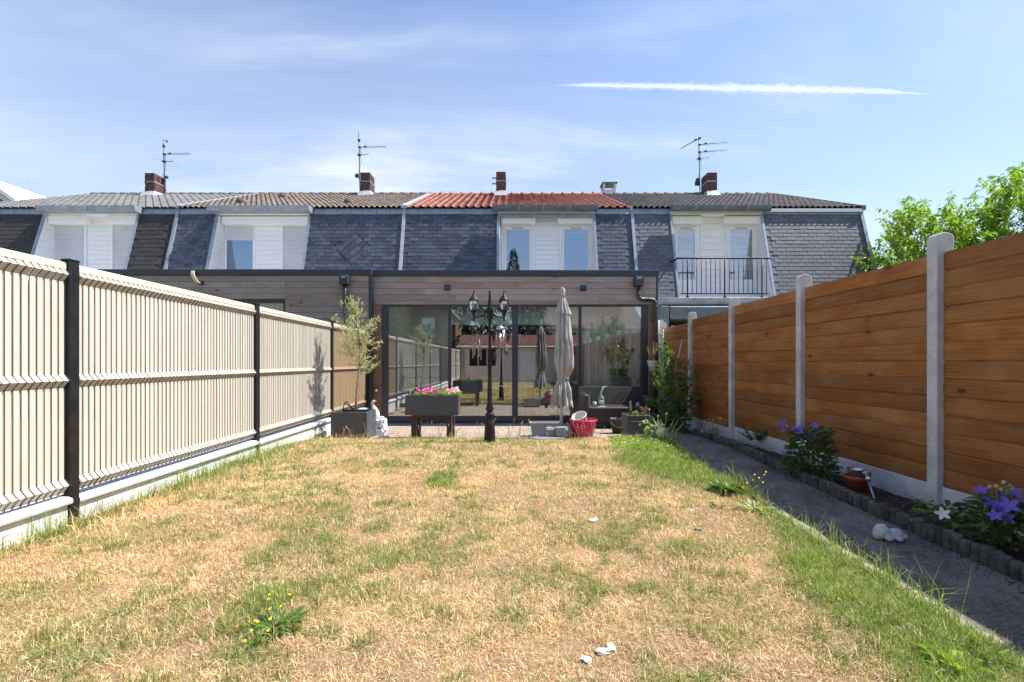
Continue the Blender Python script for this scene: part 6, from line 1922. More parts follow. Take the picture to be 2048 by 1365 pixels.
# fern-like and pale plants further back
t = thing('ferny_plant', 'dark green divided-leaf plant against the concrete board between two posts', 'plant', (PX(1512, 6.7), 6.7, .02))
b_ = Vector((PX(1512, 6.7), 6.7, .03)); lv = []
for k in range(34):
    d = rdir(.1, .7); e_ = b_ + Vector((d.x * .22, d.y * .2, .05 + d.z * .24)); e_.x = min(e_.x, XR(6.7) - .03)
    for j in range(12): lv.append((b_.lerp(e_, .35 + .65 * j / 11), (e_ - b_).normalized() * .5 + rdir(-.2, .5), rnd.uniform(.025, .045), .016))
leaf_mesh('foliage', lv, M['border'], t)
t = thing('dry_flower_stalks', 'thin pale stalks with faded pinkish flower heads before the far concrete board', 'plant', (PX(1432, 7.4), 7.4, .0))
b_ = Vector((PX(1434, 7.35), 7.35, .0)); tp = [P(1418 + rnd.uniform(-14, 40), rnd.uniform(836, 866), 7.3 + rnd.uniform(-.1, .1)) for _ in range(16)]
stemmed(t, b_, tp, M['drystem'], .003, .05)
leaf_mesh('foliage', [(q.lerp(b_, rnd.random() * .6) + rv(.02), rdir(-.2, .6), rnd.uniform(.02, .035), .018) for q in tp for _ in range(9)], M['weed'], t)
leaf_mesh('flower_head', [(q + rv(.01), rdir(), .022, .016) for q in tp for _ in range(7)], M['pink'], t, kind='stuff')
# low creeping weeds over the soil
lv = []
for k in range(1500):
    y = rnd.uniform(2.2, 9.5); u = rnd.random(); x = (PR(y) + .08) * (1 - u) + (XR(y) - .04) * u
    if fbm(np.array([x]), np.array([y]), 2.6, 55, 3)[0] < .50: continue
    lv.append(((x, y, .035 - .07 * u + G(y) + rnd.uniform(0, .03)), rdir(-.05, .5), rnd.uniform(.018, .04), rnd.uniform(.012, .02)))
leaf_mesh('creeping_weeds', lv, M['border'], label='low creeping weeds and clover scattered over the dark bed soil', cat='weeds', kind='stuff')
lv = [((rnd.uniform(PR(y) + .08, XR(y) - .04), y, .01 + G(y)), rdir(-.1, .2), rnd.uniform(.02, .05), .014) for y in [rnd.uniform(2.2, 8) for _ in range(420)]]
leaf_mesh('leaf_litter', lv, M['deadleaf'], label='dry fallen leaves strewn over the bed soil', cat='leaf litter', kind='stuff')
# curled dry leaf, terracotta pot with a metal pot, solar light
M['terra'] = plain('terracotta_plastic', (.40, .09, .045), (.30, .07, .035), .55, 8)
Yt_ = 4.36; c = Vector((PX(1712, Yt_), Yt_, -.005))
t = thing('terracotta_pot', 'terracotta coloured pot on the bed soil by the concrete board', 'pot', c)
mb = MB(); mb.lathe(c, [(0, 0), (.078, 0), (.086, .10), (.094, .102), (.097, .135), (.09, .138), (.082, .10), (.075, .03), (0, .03)], 26); mb.build('pot', M['terra'], t)
c2 = c + Vector((.002, 0, .06))
mb = MB(); mb.lathe(c2, [(0, 0), (.050, 0), (.070, .135), (.073, .137), (.070, .14), (.064, .12), (.045, .01), (0, .01)], 22)
M['tin'] = plain('shiny_tin', (.72, .72, .66), (.55, .56, .50), .25, 10, metal=.8)
mb.build('metal_pot', M['tin'], label='shiny metal pot standing inside the terracotta pot', cat='pot')
t = thing('solar_light', 'small steel solar garden light leaning against the concrete board', 'garden light', P(1752, 1006, 4.05))
a = P(1751, 1005, 4.05); b_ = P(1737, 962, 4.2); c_ = P(1733, 947, 4.25)
mb = MB(); mb.tube([a, b_], .009, 8); mb.build('stake', M['silver'], t)
mb = MB(); mb.tube([b_, b_.lerp(c_, .15), c_.lerp(b_, .2)], [.016, .024, .026], 12); mb.build('lens', M['lglass'], t)
mb = MB(); mb.tube([c_.lerp(b_, .2), c_, c_ + (c_ - b_) * .12], [.036, .037, .02], 16); mb.build('lid', M['silver'], t)

# white soft toy on the path
m = Mat('dirty_white_plush'); v = m.coord(rand=False)
c_ = m.mix(m.rng(m.noise(v, 22, 4, .6), .35, .7), (.70, .69, .67), (.50, .49, .47)); m.bump(m.noise(v, 150, 4, .7), .9, .012); M['plush'] = m.set(c_, 1, 0, .1)
ty = P(1777, 1066, 3.12); ty.z = .01
t = thing('soft_toy', 'white plush toy lying on the dark path next to the edging', 'toy', ty)
def blob(parts, sub=2):
    mb = MB()
    for (dx, dy, dz, rx, ry, rz) in parts:
        n, m_ = 16, 10; vs = []
        for j in range(m_ + 1):
            th = math.pi * j / m_
            for k in range(n):
                a = 2 * math.pi * k / n
                q = Vector((math.sin(th) * math.cos(a), math.sin(th) * math.sin(a), math.cos(th)))
                e = 1 + .07 * (vnoise(np.array([q.x * 4 + dx * 50 + 9]), np.array([q.y * 4 + q.z * 3 + 9]), 3)[0] - .5) * 2
                vs.append((ty.x + dx + q.x * rx * e, ty.y + dy + q.y * ry * e, ty.z + dz + q.z * rz * e))
        mb.add(vs, [(j * n + k, (j + 1) * n + k, (j + 1) * n + (k + 1) % n, j * n + (k + 1) % n) for j in range(m_) for k in range(n)], True)
    return mb
bd = blob([(-.045, 0, .045, .05, .045, .045), (.035, -.01, .035, .055, .045, .038), (-.075, -.005, .03, .028, .03, .03), (.075, -.02, .024, .03, .025, .024), (-.03, -.045, .02, .025, .025, .02), (.03, -.05, .018, .028, .02, .018), (-.055, .01, .078, .02, .018, .018), (-.025, .012, .080, .018, .018, .016)])
bo = bd.build('body', M['plush'], t)
rm = bo.modifiers.new('merge', 'REMESH'); rm.mode = 'VOXEL'; rm.voxel_size = .006; rm.use_smooth_shade = True

# ================================================================== WEEDS AND LITTER ON THE LAWN
def rosette(label, px_, py_, n, ln, w, mat, cat='weed', up=.5, rad=.05, group=None):
    b_ = at_ground(px_, py_, .02)
    t = thing('rosette_weed', label, cat, b_, group)
    lv = []
    for k in range(n):
        a = rnd.uniform(0, 6.28); el = rnd.uniform(.1, up)
        d = Vector((math.cos(a), math.sin(a), el * 1.6))
        lv.append((b_ + Vector((math.cos(a), math.sin(a), 0)) * rnd.uniform(0, rad) + Vector((0, 0, .005)), d, rnd.uniform(ln * .6, ln), rnd.uniform(w * .7, w)))
    leaf_mesh('foliage', lv, mat, t, curl=.3)
    return t, b_
rosette('big plantain rosette with long pointed leaves on the lawn edge by the path', 1452, 985, 60, .20, .040, M['weed'], up=.9, rad=.06, group='weeds on the lawn')
rosette('smaller grey-green plantain rosette just right of the big one', 1512, 1022, 46, .14, .028, M['olive'], up=.7, rad=.08, group='weeds on the lawn')
rosette('little plantain rosette directly below the big one', 1437, 1015, 16, .08, .018, M['weed'], up=.6, rad=.04, group='weeds on the lawn')
t, b_ = rosette('dark green hawkweed patch with small yellow flowers in the lower lawn', 545, 1258, 90, .095, .020, M['laurel'], up=.7, rad=.11, group='weeds on the lawn')
tp = [at_ground(x, y, .02) + Vector((0, 0, h)) for x, y, h in ((540, 1262, .05), (537, 1275, .03), (504, 1262, .03), (510, 1260, .04), (515, 1262, .04), (475, 1262, .02), (490, 1292, .02), (503, 1276, .03), (538, 1220, .05), (539, 1215, .06), (562, 1235, .05), (580, 1206, .04), (484, 1140, .03), (540, 1245, .06))]
stemmed(t, b_, [q for q in tp if (q - b_).length < .3], M['stem'], .0018, .01)
for q in tp: flower(t, q, (Vector((0, -.4, 1)) + rdir() * .3).normalized(), .0075, M['yellow'], 7, cup=.2)
t = thing('yellow_weed', 'thin stalks with tiny yellow flowers rising beside the plantain at the path', 'weed', at_ground(1508, 1005, .02), 'weeds on the lawn')
b_ = at_ground(1506, 1008, .02); Yw = b_.y
tp = [P(x, y, Yw) for x, y in ((1486, 975), (1506, 960), (1510, 949), (1529, 950), (1526, 965), (1518, 956), (1494, 966), (1515, 990), (1532, 944))]
stemmed(t, b_, tp, M['stem'], .0022, .02)
for q in tp: flower(t, q, (Vector((-.2, -.6, .7)) + rdir() * .3).normalized(), .008, M['yellow'], 6, cup=.3)
leaf_mesh('foliage', [(b_.lerp(rnd.choice(tp), rnd.uniform(.1, .8)), rdir(0, .8), .03, .006) for _ in range(50)], M['weed'], t)
t, b_ = rosette('broad green dock leaves in the bottom right corner of the lawn', 1905, 1330, 16, .10, .038, M['lime'], up=.9, rad=.06, group='weeds on the lawn')
rosette('jagged dandelion leaves at the right bottom kerb', 1975, 1318, 18, .09, .026, M['weed'], up=.6, rad=.05, group='weeds on the lawn')
rosette('flat dark weed tuft at the lower edge under the white litter', 1165, 1205, 14, .04, .012, M['border'], up=.5, rad=.03, group='weeds on the lawn')
rosette('bright leafy weed clump against the low white wall', 405, 945, 50, .12, .022, M['lime'], up=1.2, rad=.12, group='weeds on the lawn')
rosette('leafy green weed clump by the second black fence post', 470, 930, 60, .10, .024, M['weed'], up=1.3, rad=.14, group='weeds on the lawn')
rosette('lush grass tuft in the upper middle of the lawn', 893, 958, 60, .09, .006, M['weed'], up=1.5, rad=.10, group='weeds on the lawn')
M['litter'] = plain('white_paper', (.82, .82, .82), (.65, .65, .66), .8, 30)
for k, (x, y, w, lb) in enumerate(((1188, 1040, .05, 'largest scrap of white paper lying alone in the middle of the lawn'), (1205, 1302, .035, 'scrap of white paper low on the lawn, middle one of three'), (1172, 1318, .03, 'scrap of white paper lowest on the lawn, left one of three'), (1222, 1294, .034, 'scrap of white paper low on the lawn, right one of three'),
                                 (1384, 1019, .026, 'small white scrap in the dry patch near the plantains'))):
    stone('paper_scrap', lb, 'litter', at_ground(x, y + 4, .025), (w * 1.2, w * .8, w * .38), M['litter'], 20 + k, rnd.uniform(0, 3), rough=.42)
M['red_scrap'] = plain('red_scrap', (.75, .08, .03), None, .5)
bag('plastic_scrap', 'tiny red scrap in the green grass at the lower right', at_ground(1838, 1301, .03), .022, .02, .012, M['red_scrap'], 31, cat='litter')
stone('pebble', 'grey pebble in the dry grass left of the path', 'pebble', at_ground(1397, 1064, .018), (.045, .035, .028), M['slabst'], 9)
# weeds, seed heads and vine at the terrace edge
def stalks(label, name, pts, mat, seed_mat, cat, headr=.008, n=1, group=None, sr=.0022):
    b0_ = Vector(pts[0][0]); t = thing(name, label, cat, b0_, group)
    mb = MB(); hd = MB()
    for a, b_ in pts:
        a = Vector(a); b_ = Vector(b_); mid = a.lerp(b_, .6) + Vector((rnd.uniform(-.02, .02), 0, .03))
        mb.tube([a, mid, b_], [sr, sr * .8, sr * .5], 4)
        if seed_mat: 
            for j in range(n):
                q = b_ - (b_ - mid) * .07 * j + rv(.004)
                hd.tube([q - Vector((0, 0, headr)), q, q + Vector((0, 0, headr))], [headr * .4, headr, headr * .3], 6)
    mb.build('stem', mat, t, kind='stuff')
    if seed_mat: hd.build('seed_head', seed_mat, t, kind='stuff')
    return t
def edge_pts(x0, x1, n, h0, h1, Y0=7.25, Y1=7.6):
    r = []
    for k in range(n):
        Y = rnd.uniform(Y0, Y1); x = PX(rnd.uniform(x0, x1), Y); a = (x, Y, G(Y)); r.append((a, (x + rnd.uniform(-.12, .12), Y + rnd.uniform(-.05, .05), G(Y) + rnd.uniform(h0, h1))))
    return r
stalks('dry grass stalks with seed heads in front of the long planter table', 'seeding_grass', edge_pts(815, 935, 26, .10, .34), M['drystem'], M['drystem'], 'grass stalks', .006, 4, 'seeding grass stalks along the terrace edge')
stalks('dry grass stalks with seed heads around the lamp post foot', 'seeding_grass', edge_pts(940, 1050, 26, .10, .36, 6.9, 7.6), M['drystem'], M['drystem'], 'grass stalks', .006, 4, 'seeding grass stalks along the terrace edge')
stalks('dry branching stalks in front of the magenta pot', 'seeding_grass', edge_pts(1130, 1200, 18, .12, .34, 7.3, 7.5), M['drystem'], M['drystem'], 'grass stalks', .006, 3, 'seeding grass stalks along the terrace edge')
stalks('dry and green stalks in front of the olive planter', 'seeding_grass', edge_pts(665, 780, 20, .08, .26, 7.3, 7.6), M['drystem'], M['drystem'], 'grass stalks', .005, 2, 'seeding grass stalks along the terrace edge')
pts = []
for k in range(46):
    a = Vector((PX(1330 + rnd.uniform(-6, 6), 6.9), 6.9 + rnd.uniform(-.08, .08), G(6.9)))
    pts.append((a, a + Vector((rnd.uniform(-.25, .28), rnd.uniform(-.15, .15), rnd.uniform(.14, .40)))))
stalks('tuft of blue-green blades with round dry flower heads at the lawn corner by the path', 'seeding_tuft', pts, M['olive'], None, 'plant', sr=.0034)
stalks('round dry flower heads on tall stems rising from the lawn corner tuft', 'dry_flower_stalks', [((PX(x + rnd.uniform(-8, 8), 7.0), 7.0, G(7)), P(x, y, 7.0)) for x, y in ((1292, 830), (1316, 833), (1298, 820), (1332, 828), (1346, 862), (1325, 850), (1336, 858))], M['drystem'], M['drystem'], 'plant', .017)
vb = P(1296, 872, 7.3); lv = []
for k in range(26): lv.append((P(1290 + rnd.uniform(-8, 16), rnd.uniform(838, 880), 7.3) + Vector((0, rnd.uniform(-.05, .05), 0)), Vector((rnd.uniform(-.6, .6), -.5, rnd.uniform(-.9, .2))), rnd.uniform(.06, .085), rnd.uniform(.055, .075)))
t = thing('bindweed', 'pale green heart-leaved vine climbing in front of the smaller square planter', 'vine', vb)
leaf_mesh('foliage', lv, M['lime'], t, fold=.1)
mb = MB(); mb.tube([P(1290, 878, 7.3), P(1288, 862, 7.3), P(1294, 850, 7.3), P(1290, 838, 7.3)], .003, 5)
mb.tube([P(1300, 880, 7.3), P(1304, 860, 7.3), P(1296, 845, 7.3), P(1262, 843, 7.3)], .003, 5); mb.build('stem', M['drystem'], t, kind='stuff')
# clover with white heads on the terrace corner of the lawn
lv = []; lw_ = []
for k in range(1500):
    Y = rnd.uniform(6.1, 7.6); x = PX(rnd.uniform(1225, 1345), Y)
    if x > PL(Y) - .1: continue
    lv.append(((x, Y, G(Y) + rnd.uniform(.03, .07)), rdir(-.1, .6), rnd.uniform(.02, .035), rnd.uniform(.02, .03)))
    if k % 14 == 0: lw_.append(((x, Y, G(Y) + .085), rdir(.2, 1), .018, .016))
t = thing('clover_patch', 'lush clover patch with white flower heads in front of the smaller square planter', 'clover', (PX(1285, 6.9), 6.9, G(6.9)))
leaf_mesh('foliage', lv, M['lime'], t, kind='stuff'); leaf_mesh('flower_head', lw_, M['white_petal'], t, kind='stuff')
lv = []
for k in range(12): lv.append((P(784, 869, 7.9) + Vector((rnd.uniform(-.09, .09), rnd.uniform(-.05, .05), .01)), rdir(-.1, .4), .05, .02))
leaf_mesh('dry_leaves', lv, M['deadleaf'], label='few curled orange leaves on the pavers beside the plastic sack', cat='leaves', kind='stuff')

# ================================================================== TREES BEYOND THE RIGHT FENCE
def cherry(label, c, rx, ry, rz, base, nspray, seed, ll=(.09, .15), mat='cherry', droop=.5, group=None, trunk_r=.12):
    rs = random.Random(seed)
    t = thing('leafy_tree', label, 'tree', base, group)
    top = Vector(c) + Vector((0, 0, rz * .2))
    mb = MB(); mb.tube([Vector(base), Vector(base).lerp(top, .4) + Vector((.1, .05, 0)), top], [trunk_r, trunk_r * .7, trunk_r * .3], 8)
    lv = []
    for k in range(nspray):
        a = rs.uniform(0, 6.28); z = rs.uniform(-.75, 1); r = math.sqrt(max(0, 1 - z * z)) * rs.uniform(.55, 1.0)
        bump_ = 1 + .30 * math.sin(a * 3 + z * 4) + .12 * math.sin(a * 7 + z * 9 + 1)
        q = Vector(c) + Vector((math.cos(a) * r * rx * bump_, math.sin(a) * r * ry * bump_, z * rz * bump_ * rs.uniform(.7, 1.05)))
        d = (q - Vector(c)).normalized() * .6 + Vector((rs.uniform(-.5, .5), rs.uniform(-.5, .5), rs.uniform(.1, .9)))
        d.normalize(); L_ = rs.uniform(.35, .95)
        p0, p1, p2 = q, q + d * L_ * .5, q + d * L_ + Vector((0, 0, -.12 * L_))
        if k % 9 == 0: mb.tube([Vector(base).lerp(top, rs.uniform(.55, .95)), p0, p1, p2], [.014, .008, .005, .003], 5)
        else: mb.tube([p0, p1, p2], [.005, .004, .002], 4)
        n = rs.randint(16, 26)
        for j in range(n):
            s_ = j / n
            p = (p0.lerp(p1, s_ * 2) if s_ < .5 else p1.lerp(p2, s_ * 2 - 1)) + Vector((rs.uniform(-.03, .03), rs.uniform(-.03, .03), rs.uniform(-.03, .03)))
            sd = Vector((rs.uniform(-1, 1), rs.uniform(-1, 1), -droop - rs.random() * .6)) + d * .5
            lv.append((p, sd, rs.uniform(*ll), rs.uniform(.040, .062)))
    mb.build('trunk', M['bark'], t); leaf_mesh('crown', lv, M[mat], t, curl=.15, fold=.3)
    return t
gt = 'leafy trees beyond the wooden fence'
cherry('light green cherry tree behind the nearest fence post, between two fuller crowns', (PX(1850, 13), 13, 3.9), 1.15, 1.2, 1.25, (PX(1850, 13), 13, -.05), 320, 1, group=gt)
cherry('tall light green cherry tree at the right picture edge', (PX(2055, 12), 12, 4.0), 1.25, 1.4, 1.4, (PX(2040, 12), 12, -.05), 520, 2, group=gt)
cherry('low leafy tree peeking between the end house and the cherry trees', (PX(1812, 15), 15, 3.3), .85, 1.2, 1.2, (PX(1812, 15), 15, -.05), 170, 3, group=gt)
cherry('fuller green crown filling the gap behind the tallest cherry', (PX(1945, 14.5), 14.5, 3.0), 1.5, 1.3, 1.5, (PX(1950, 14.5), 14.5, -.05), 380, 4, group=gt)

# ================================================================== THE FAR END OF THE GARDEN (seen in the glass)
sh = thing('garden_shed', 'pale garden shed with red-brown roof, mirrored in the glass doors', 'shed', (.6, -7, 0))
mb = MB()
for (a, b_) in ((-3.0, -2.5), (-.95, .45), (1.35, 4.15)): mb.box((a, -8.8, -.1), (b_, -6.2, 2.15))
mb.box((-2.5, -8.8, -.1), (-.95, -6.2, .95)); mb.box((-2.5, -8.8, 1.95), (-.95, -6.2, 2.15)); mb.box((.45, -8.8, 2.0), (1.35, -6.2, 2.15)); mb.box((-2.5, -8.8, .95), (-.95, -8.7, 1.95))
mb.build('wall', M['render'], sh)
mb = MB(); mb.box((.45, -6.28, 0), (1.35, -6.22, 2.0)); mb.build('door', M['pvc'], sh)
for xx in (-2.5, -1.98, -1.46):
    mb = MB(); mb.box((xx + .02, -6.26, .97), (xx + .49, -6.23, 1.93)); mb.build('window_pane', M['void'], sh)
    mb = MB(); mb.box((xx - .02, -6.27, .95), (xx + .02, -6.2, 1.95)); mb.build('window_bar', M['pvc'], sh)
mb = MB(); mb.box((-2.55, -6.2, .88), (-.9, -6.12, .95)); mb.build('sill', M['pvc'], sh)
mb = MB()
for k in range(44):
    x = -3.15 + k * .17
    mb.prism([(-5.95, 2.12), (-5.95, 2.17), (-9.0, 2.92), (-9.0, 2.85)], 'x', x, x + .15)
    mb.tube([(x + .16, -5.95, 2.17), (x + .16, -9.0, 2.92)], .035, 6)
mb.build('roof', tilemat('shed_roof_tile', (.25, .11, .085), (.19, .085, .07), (.10, .055, .05)), sh)
mb = MB(); mb.box((-3.2, -6.0, 2.04), (4.3, -5.9, 2.12), .02); mb.build('gutter', M['pvc'], sh)
mb = MB(); mb.tube([(-2.85, -5.98, 2.05), (-2.85, -6.1, 1.9), (-2.85, -6.1, 0)], .045, 8); mb.build('downpipe', M['zinc_pale'], sh)
bh = thing('brick_house', 'brown brick gable house beyond the far end of the garden, mirrored in the glass', 'house', (-10, -13, 0))
M['brickwall'] = Mat('brown_brick_wall')
m = M['brickwall']; v = m.coord(rand=False)
br = m.n('ShaderNodeTexBrick'); br.inputs['Scale'].default_value = 4.5; br.inputs['Color1'].default_value = (.26, .155, .11, 1); br.inputs['Color2'].default_value = (.20, .12, .09, 1); br.inputs['Mortar'].default_value = (.35, .32, .29, 1); br.inputs['Mortar Size'].default_value = .015
mp = m.n('ShaderNodeMapping'); mp.inputs['Rotation'].default_value = (R(90), 0, 0); m.l(v, mp.inputs[0]); m.l(mp.outputs[0], br.inputs['Vector'])
M['brickwall'] = m.set(br.outputs['Color'], .9, 0, .2)
mb = MB(); mb.prism([(-12.5, -.4), (-4.2, -.4), (-4.2, 4.6), (-6.3, 6.9), (-12.5, 4.0)], 'y', -18, -11); mb.build('wall', M['brickwall'], bh)
mb = MB(); mb.box((-6.2, -11.02, 2.9), (-5.3, -10.97, 4.2)); mb.build('window', M['pvc'], bh)
mb = MB()
mb.add([(-4.0, -10.8, 4.45), (-6.3, -10.8, 7.05), (-6.3, -18, 7.05), (-4.0, -18, 4.45), (-13, -10.8, 3.95), (-13, -18, 3.95)], [(0, 1, 2, 3), (1, 4, 5, 2)]); mb.build('roof', M['tiledark'], bh)
def conifer(label, x, y, h, r, n, seed):
    rs = random.Random(seed); t = thing('conifer_tree', label, 'tree', (x, y, -.4), 'dark conifers at the far end of the garden')
    mb = MB(); mb.tube([(x, y, -.4), (x, y, h * .95)], [.16, .02], 8); mb.build('trunk', M['bark'], t)
    lv = []
    for k in range(n):
        u = rs.random() ** .75; z = h * (1 - u * .93); rr = r * (u ** .8) * rs.uniform(.45, 1.08) * (1 + .2 * math.sin(z * 5 + seed)); a = rs.uniform(0, 6.28)
        lv.append(((x + rr * math.cos(a), y + rr * math.sin(a), z), Vector((math.cos(a), math.sin(a), -.45 - rs.random() * .5)), rs.uniform(.25, .5), rs.uniform(.07, .14)))
    leaf_mesh('crown', lv, M['conifer'], t, curl=.3)
for k, (x, y, h, r) in enumerate(((-2.2, -12.5, 9.5, 1.9), (1.3, -13.5, 8.0, 1.8), (.15, -21, 13.2, 1.9), (-5.0, -21, 9.0, 1.7))):
    conifer(('dark conifer just left of centre behind the shed', 'dark conifer right of centre behind the shed', 'tallest slim conifer, mirrored in the upper window', 'shorter conifer beside the brick house')[k], x, y, h, r, 2600, k)
cherry('round bushy green tree beyond the far right corner of the garden, mirrored in the glass', (6.6, -10.5, 1.6), 1.6, 1.5, 1.8, (6.6, -10.5, -.4), 420, 9, (.12, .2), 'bush', .2, trunk_r=.2)
cherry('darker bushy tree behind the far left fence, mirrored in the glass', (-6.8, -9.3, 1.9), 1.7, 1.5, 2.0, (-6.8, -9.3, -.4), 300, 10, (.12, .2), 'bush', .2, trunk_r=.2)
mb = MB()
def far_house(label, x0, x1, y, h, rh, wm, rm_):
    t = thing('distant_house', label, 'house', ((x0 + x1) / 2, y, -.4), 'houses far beyond the garden end')
    mb = MB(); mb.box((x0, y - 8, -.4), (x1, y, h)); mb.build('wall', wm, t)
    mb = MB(); mb.prism([(y + .4, h - .1), (y - 4, h + rh), (y - 8.4, h - .1)], 'x', x0 - .3, x1 + .3); mb.build('roof', rm_, t)
    for k in range(int((x1 - x0) / 2.4)):
        mb = MB(); mb.box((x0 + 1 + k * 2.4, y + .0, h - 1.6), (x0 + 2 + k * 2.4, y + .04, h - .5)); mb.build('window', M['void'], t)
far_house('distant rendered house with brown roof far behind the garden end', 2, 13, -26, 4.6, 2.6, M['render'], M['tilebrown'])
far_house('distant brick house with dark roof far behind the left boundary', -27, -14, -24, 5.0, 2.4, M['brickwall'], M['tiledark'])

# ================================================================== INSIDE THE EXTENSION
t = thing('sideboard', 'white lacquered sideboard behind the leftmost glass pane', 'sideboard', (PX(822, 12.8), 12.9, zg + .05))
xa, xb = PX(781, 12.6), PX(868, 12.6); z1 = PZ(757, 12.6)
mb = MB(); mb.box((xa, 12.6, zg + .12), (xb, 13.05, z1), .01); mb.build('cabinet', M['iwhite'], t)
mb = MB(); mb.box((xa - .01, 12.59, z1), (xb + .01, 13.06, z1 + .03), .004); mb.build('top', plain('oak_top', (.36, .26, .16), None, .5), t)
for k in range(3):
    mb = MB(); w_ = (xb - xa) / 3; mb.box((xa + k * w_ + .01, 12.58, zg + .14), (xa + (k + 1) * w_ - .01, 12.598, z1 - .02), .003); mb.build('door', M['iwhite'], t)
m = Mat('abstract_print'); v = m.coord(rand=False); c_ = m.mix(m.rng(m.noise(v, 3, 4, .6, 1), .4, .6), (.30, .03, .03), (.08, .03, .04)); M['print'] = m.set(c_, .6)
mb = MB(); mb.box((PX(793, 13.8), 13.86, PZ(690, 13.8)), (PX(812, 13.8), 13.895, PZ(632, 13.8)), .004); mb.build('wall_picture', M['print'], label='red abstract picture on the inner wall behind the leftmost pane', cat='picture')
t = thing('dining_table', 'glass-topped dining table inside the room, behind the middle panes', 'table', (0, 12.6, zg + .05))
mb = MB(); mb.box((-.8, 12.2, zg + .78), (1.0, 13.1, zg + .80), .004); mb.build('table_top', M['lglass'], t)
for xx in (-.7, .85):
    for yy in (12.3, 12.95):
        mb = MB(); mb.box((xx, yy, zg + .05), (xx + .06, yy + .06, zg + .78)); mb.build('leg', M['alu'], t)
M['greyfab'] = plain('grey_chair_fabric', (.40, .42, .43), (.32, .34, .35), .8)
for k, (x, y) in enumerate(((-.55, 11.9), (.15, 11.9), (.75, 11.9), (-1.1, 12.6))):
    t = thing('dining_chair', ('grey dining chair at the left front of the indoor table', 'grey dining chair at the middle front of the indoor table', 'grey dining chair at the right front of the indoor table', 'grey dining chair at the left end of the indoor table')[k], 'chair', (x, y, zg + .05), 'dining chairs in the room')
    z = zg + .05
    mb = MB(); mb.box((x - .22, y - .2, z + .42), (x + .22, y + .24, z + .48), .02); mb.build('seat', M['greyfab'], t)
    mb = MB(); mb.prism([(y - .2, z + .45), (y - .26, z + .98), (y - .22, z + .98), (y - .15, z + .45)], 'x', x - .21, x + .21); mb.build('backrest', M['greyfab'], t)
    for sx in (-.19, .16):
        for sy in (-.18, .18):
            mb = MB(); mb.box((x + sx, y + sy, z), (x + sx + .03, y + sy + .03, z + .42)); mb.build('leg', M['alu'], t)
Yi = 11.35
mb = MB(); mb.box((PX(1237, Yi), Yi, zg + .05), (PX(1263, Yi), Yi + .35, PZ(753, Yi)), .004); mb.build('plant_stand', M['iwhite'], label='white box plant stand behind the right glass pane', cat='plant stand')
mb = MB(); mb.box((PX(1222, Yi + .1), Yi + .1, zg + .05), (PX(1236, Yi + .1), Yi + .4, PZ(753, Yi)), .004); mb.build('plant_stand', M['iwhite'], label='narrow white plant stand left of the white box stand', cat='plant stand')
M['basket'] = plain('woven_basket', (.26, .20, .12), (.18, .14, .08), .9, 40, bump=.6, bscale=80)
def indoor(label, potlab, pxc, Y, pyb, pyt, w, tips, ln, wd, mat, nl=10, droop=.3):
    c = P(pxc, pyb, Y)
    h = (pyb - pyt) * Y / 950
    mb = MB(); mb.lathe(c + Vector((0, .17, .001)), [(0, 0), (w * .85, 0), (w, h), (w * .93, h), (w * .85, h - .03), (0, h - .03)], 18)
    mb.build('basket_pot', M['basket'], label=potlab, cat='pot')
    t = thing('house_plant', label, 'plant', c + Vector((0, .17, h)))
    st = MB(); lv = []
    for (x, y) in tips:
        q = P(x, y, Y + rnd.uniform(.05, .3)); b_ = c + Vector((0, .17, h - .02)); st.tube([b_, b_.lerp(q, .5) + rv(.03), q], .010, 6)
        for k in range(nl): lv.append((b_.lerp(q, rnd.uniform(.6, 1.02)), rdir(-.5, .9) + Vector((0, 0, -droop)), rnd.uniform(ln * .6, ln), wd))
    st.build('stem', M['bark'], t, kind='stuff'); leaf_mesh('foliage', lv, M[mat], t, curl=.5)
indoor('spiky dragon tree with drooping leaves behind the right pane', 'left woven basket pot on the narrow white stand', 1229, Yi, 752, 738, .085, [(1205, 685), (1228, 678), (1218, 700)], .36, .022, 'laurel', 26, .5)
indoor('bushy fig plant behind the right pane', 'right woven basket pot on the white box stand', 1249, Yi, 753, 738, .13, [(1242, 690), (1252, 700), (1260, 715), (1248, 672), (1236, 708), (1264, 700)], .10, .05, 'bush', 26, .2)
for lab, x, y, Y, tips, ln, wd, mat, up in (('snake plant with upright pointed leaves behind the sofa back, inside', 1265, 776, 11.2, 16, .32, .05, 'laurel', 1), ('dusky red leaved house plant behind the sofa back, inside', 1223, 776, 11.2, 22, .18, .06, 'border', .5)):
    c = Vector((PX(x, Y), Y, zg + .45)); t = thing('house_plant', lab, 'plant', c)
    leaf_mesh('foliage', [(c + rv(.04) + Vector((0, 0, rnd.uniform(0, .12 if up == 1 else .28))), rdir(.3 if up == 1 else -.1, .9) * 1.0 + Vector((0, 0, up)), rnd.uniform(ln * .6, ln), wd) for _ in range(tips)], M[mat], t)
    mb = MB(); mb.lathe((c.x, c.y, zg + .05), [(0, 0), (.10, 0), (.12, .40), (.10, .40), (0, .38)], 16); mb.build('pot', M['basket'], t)

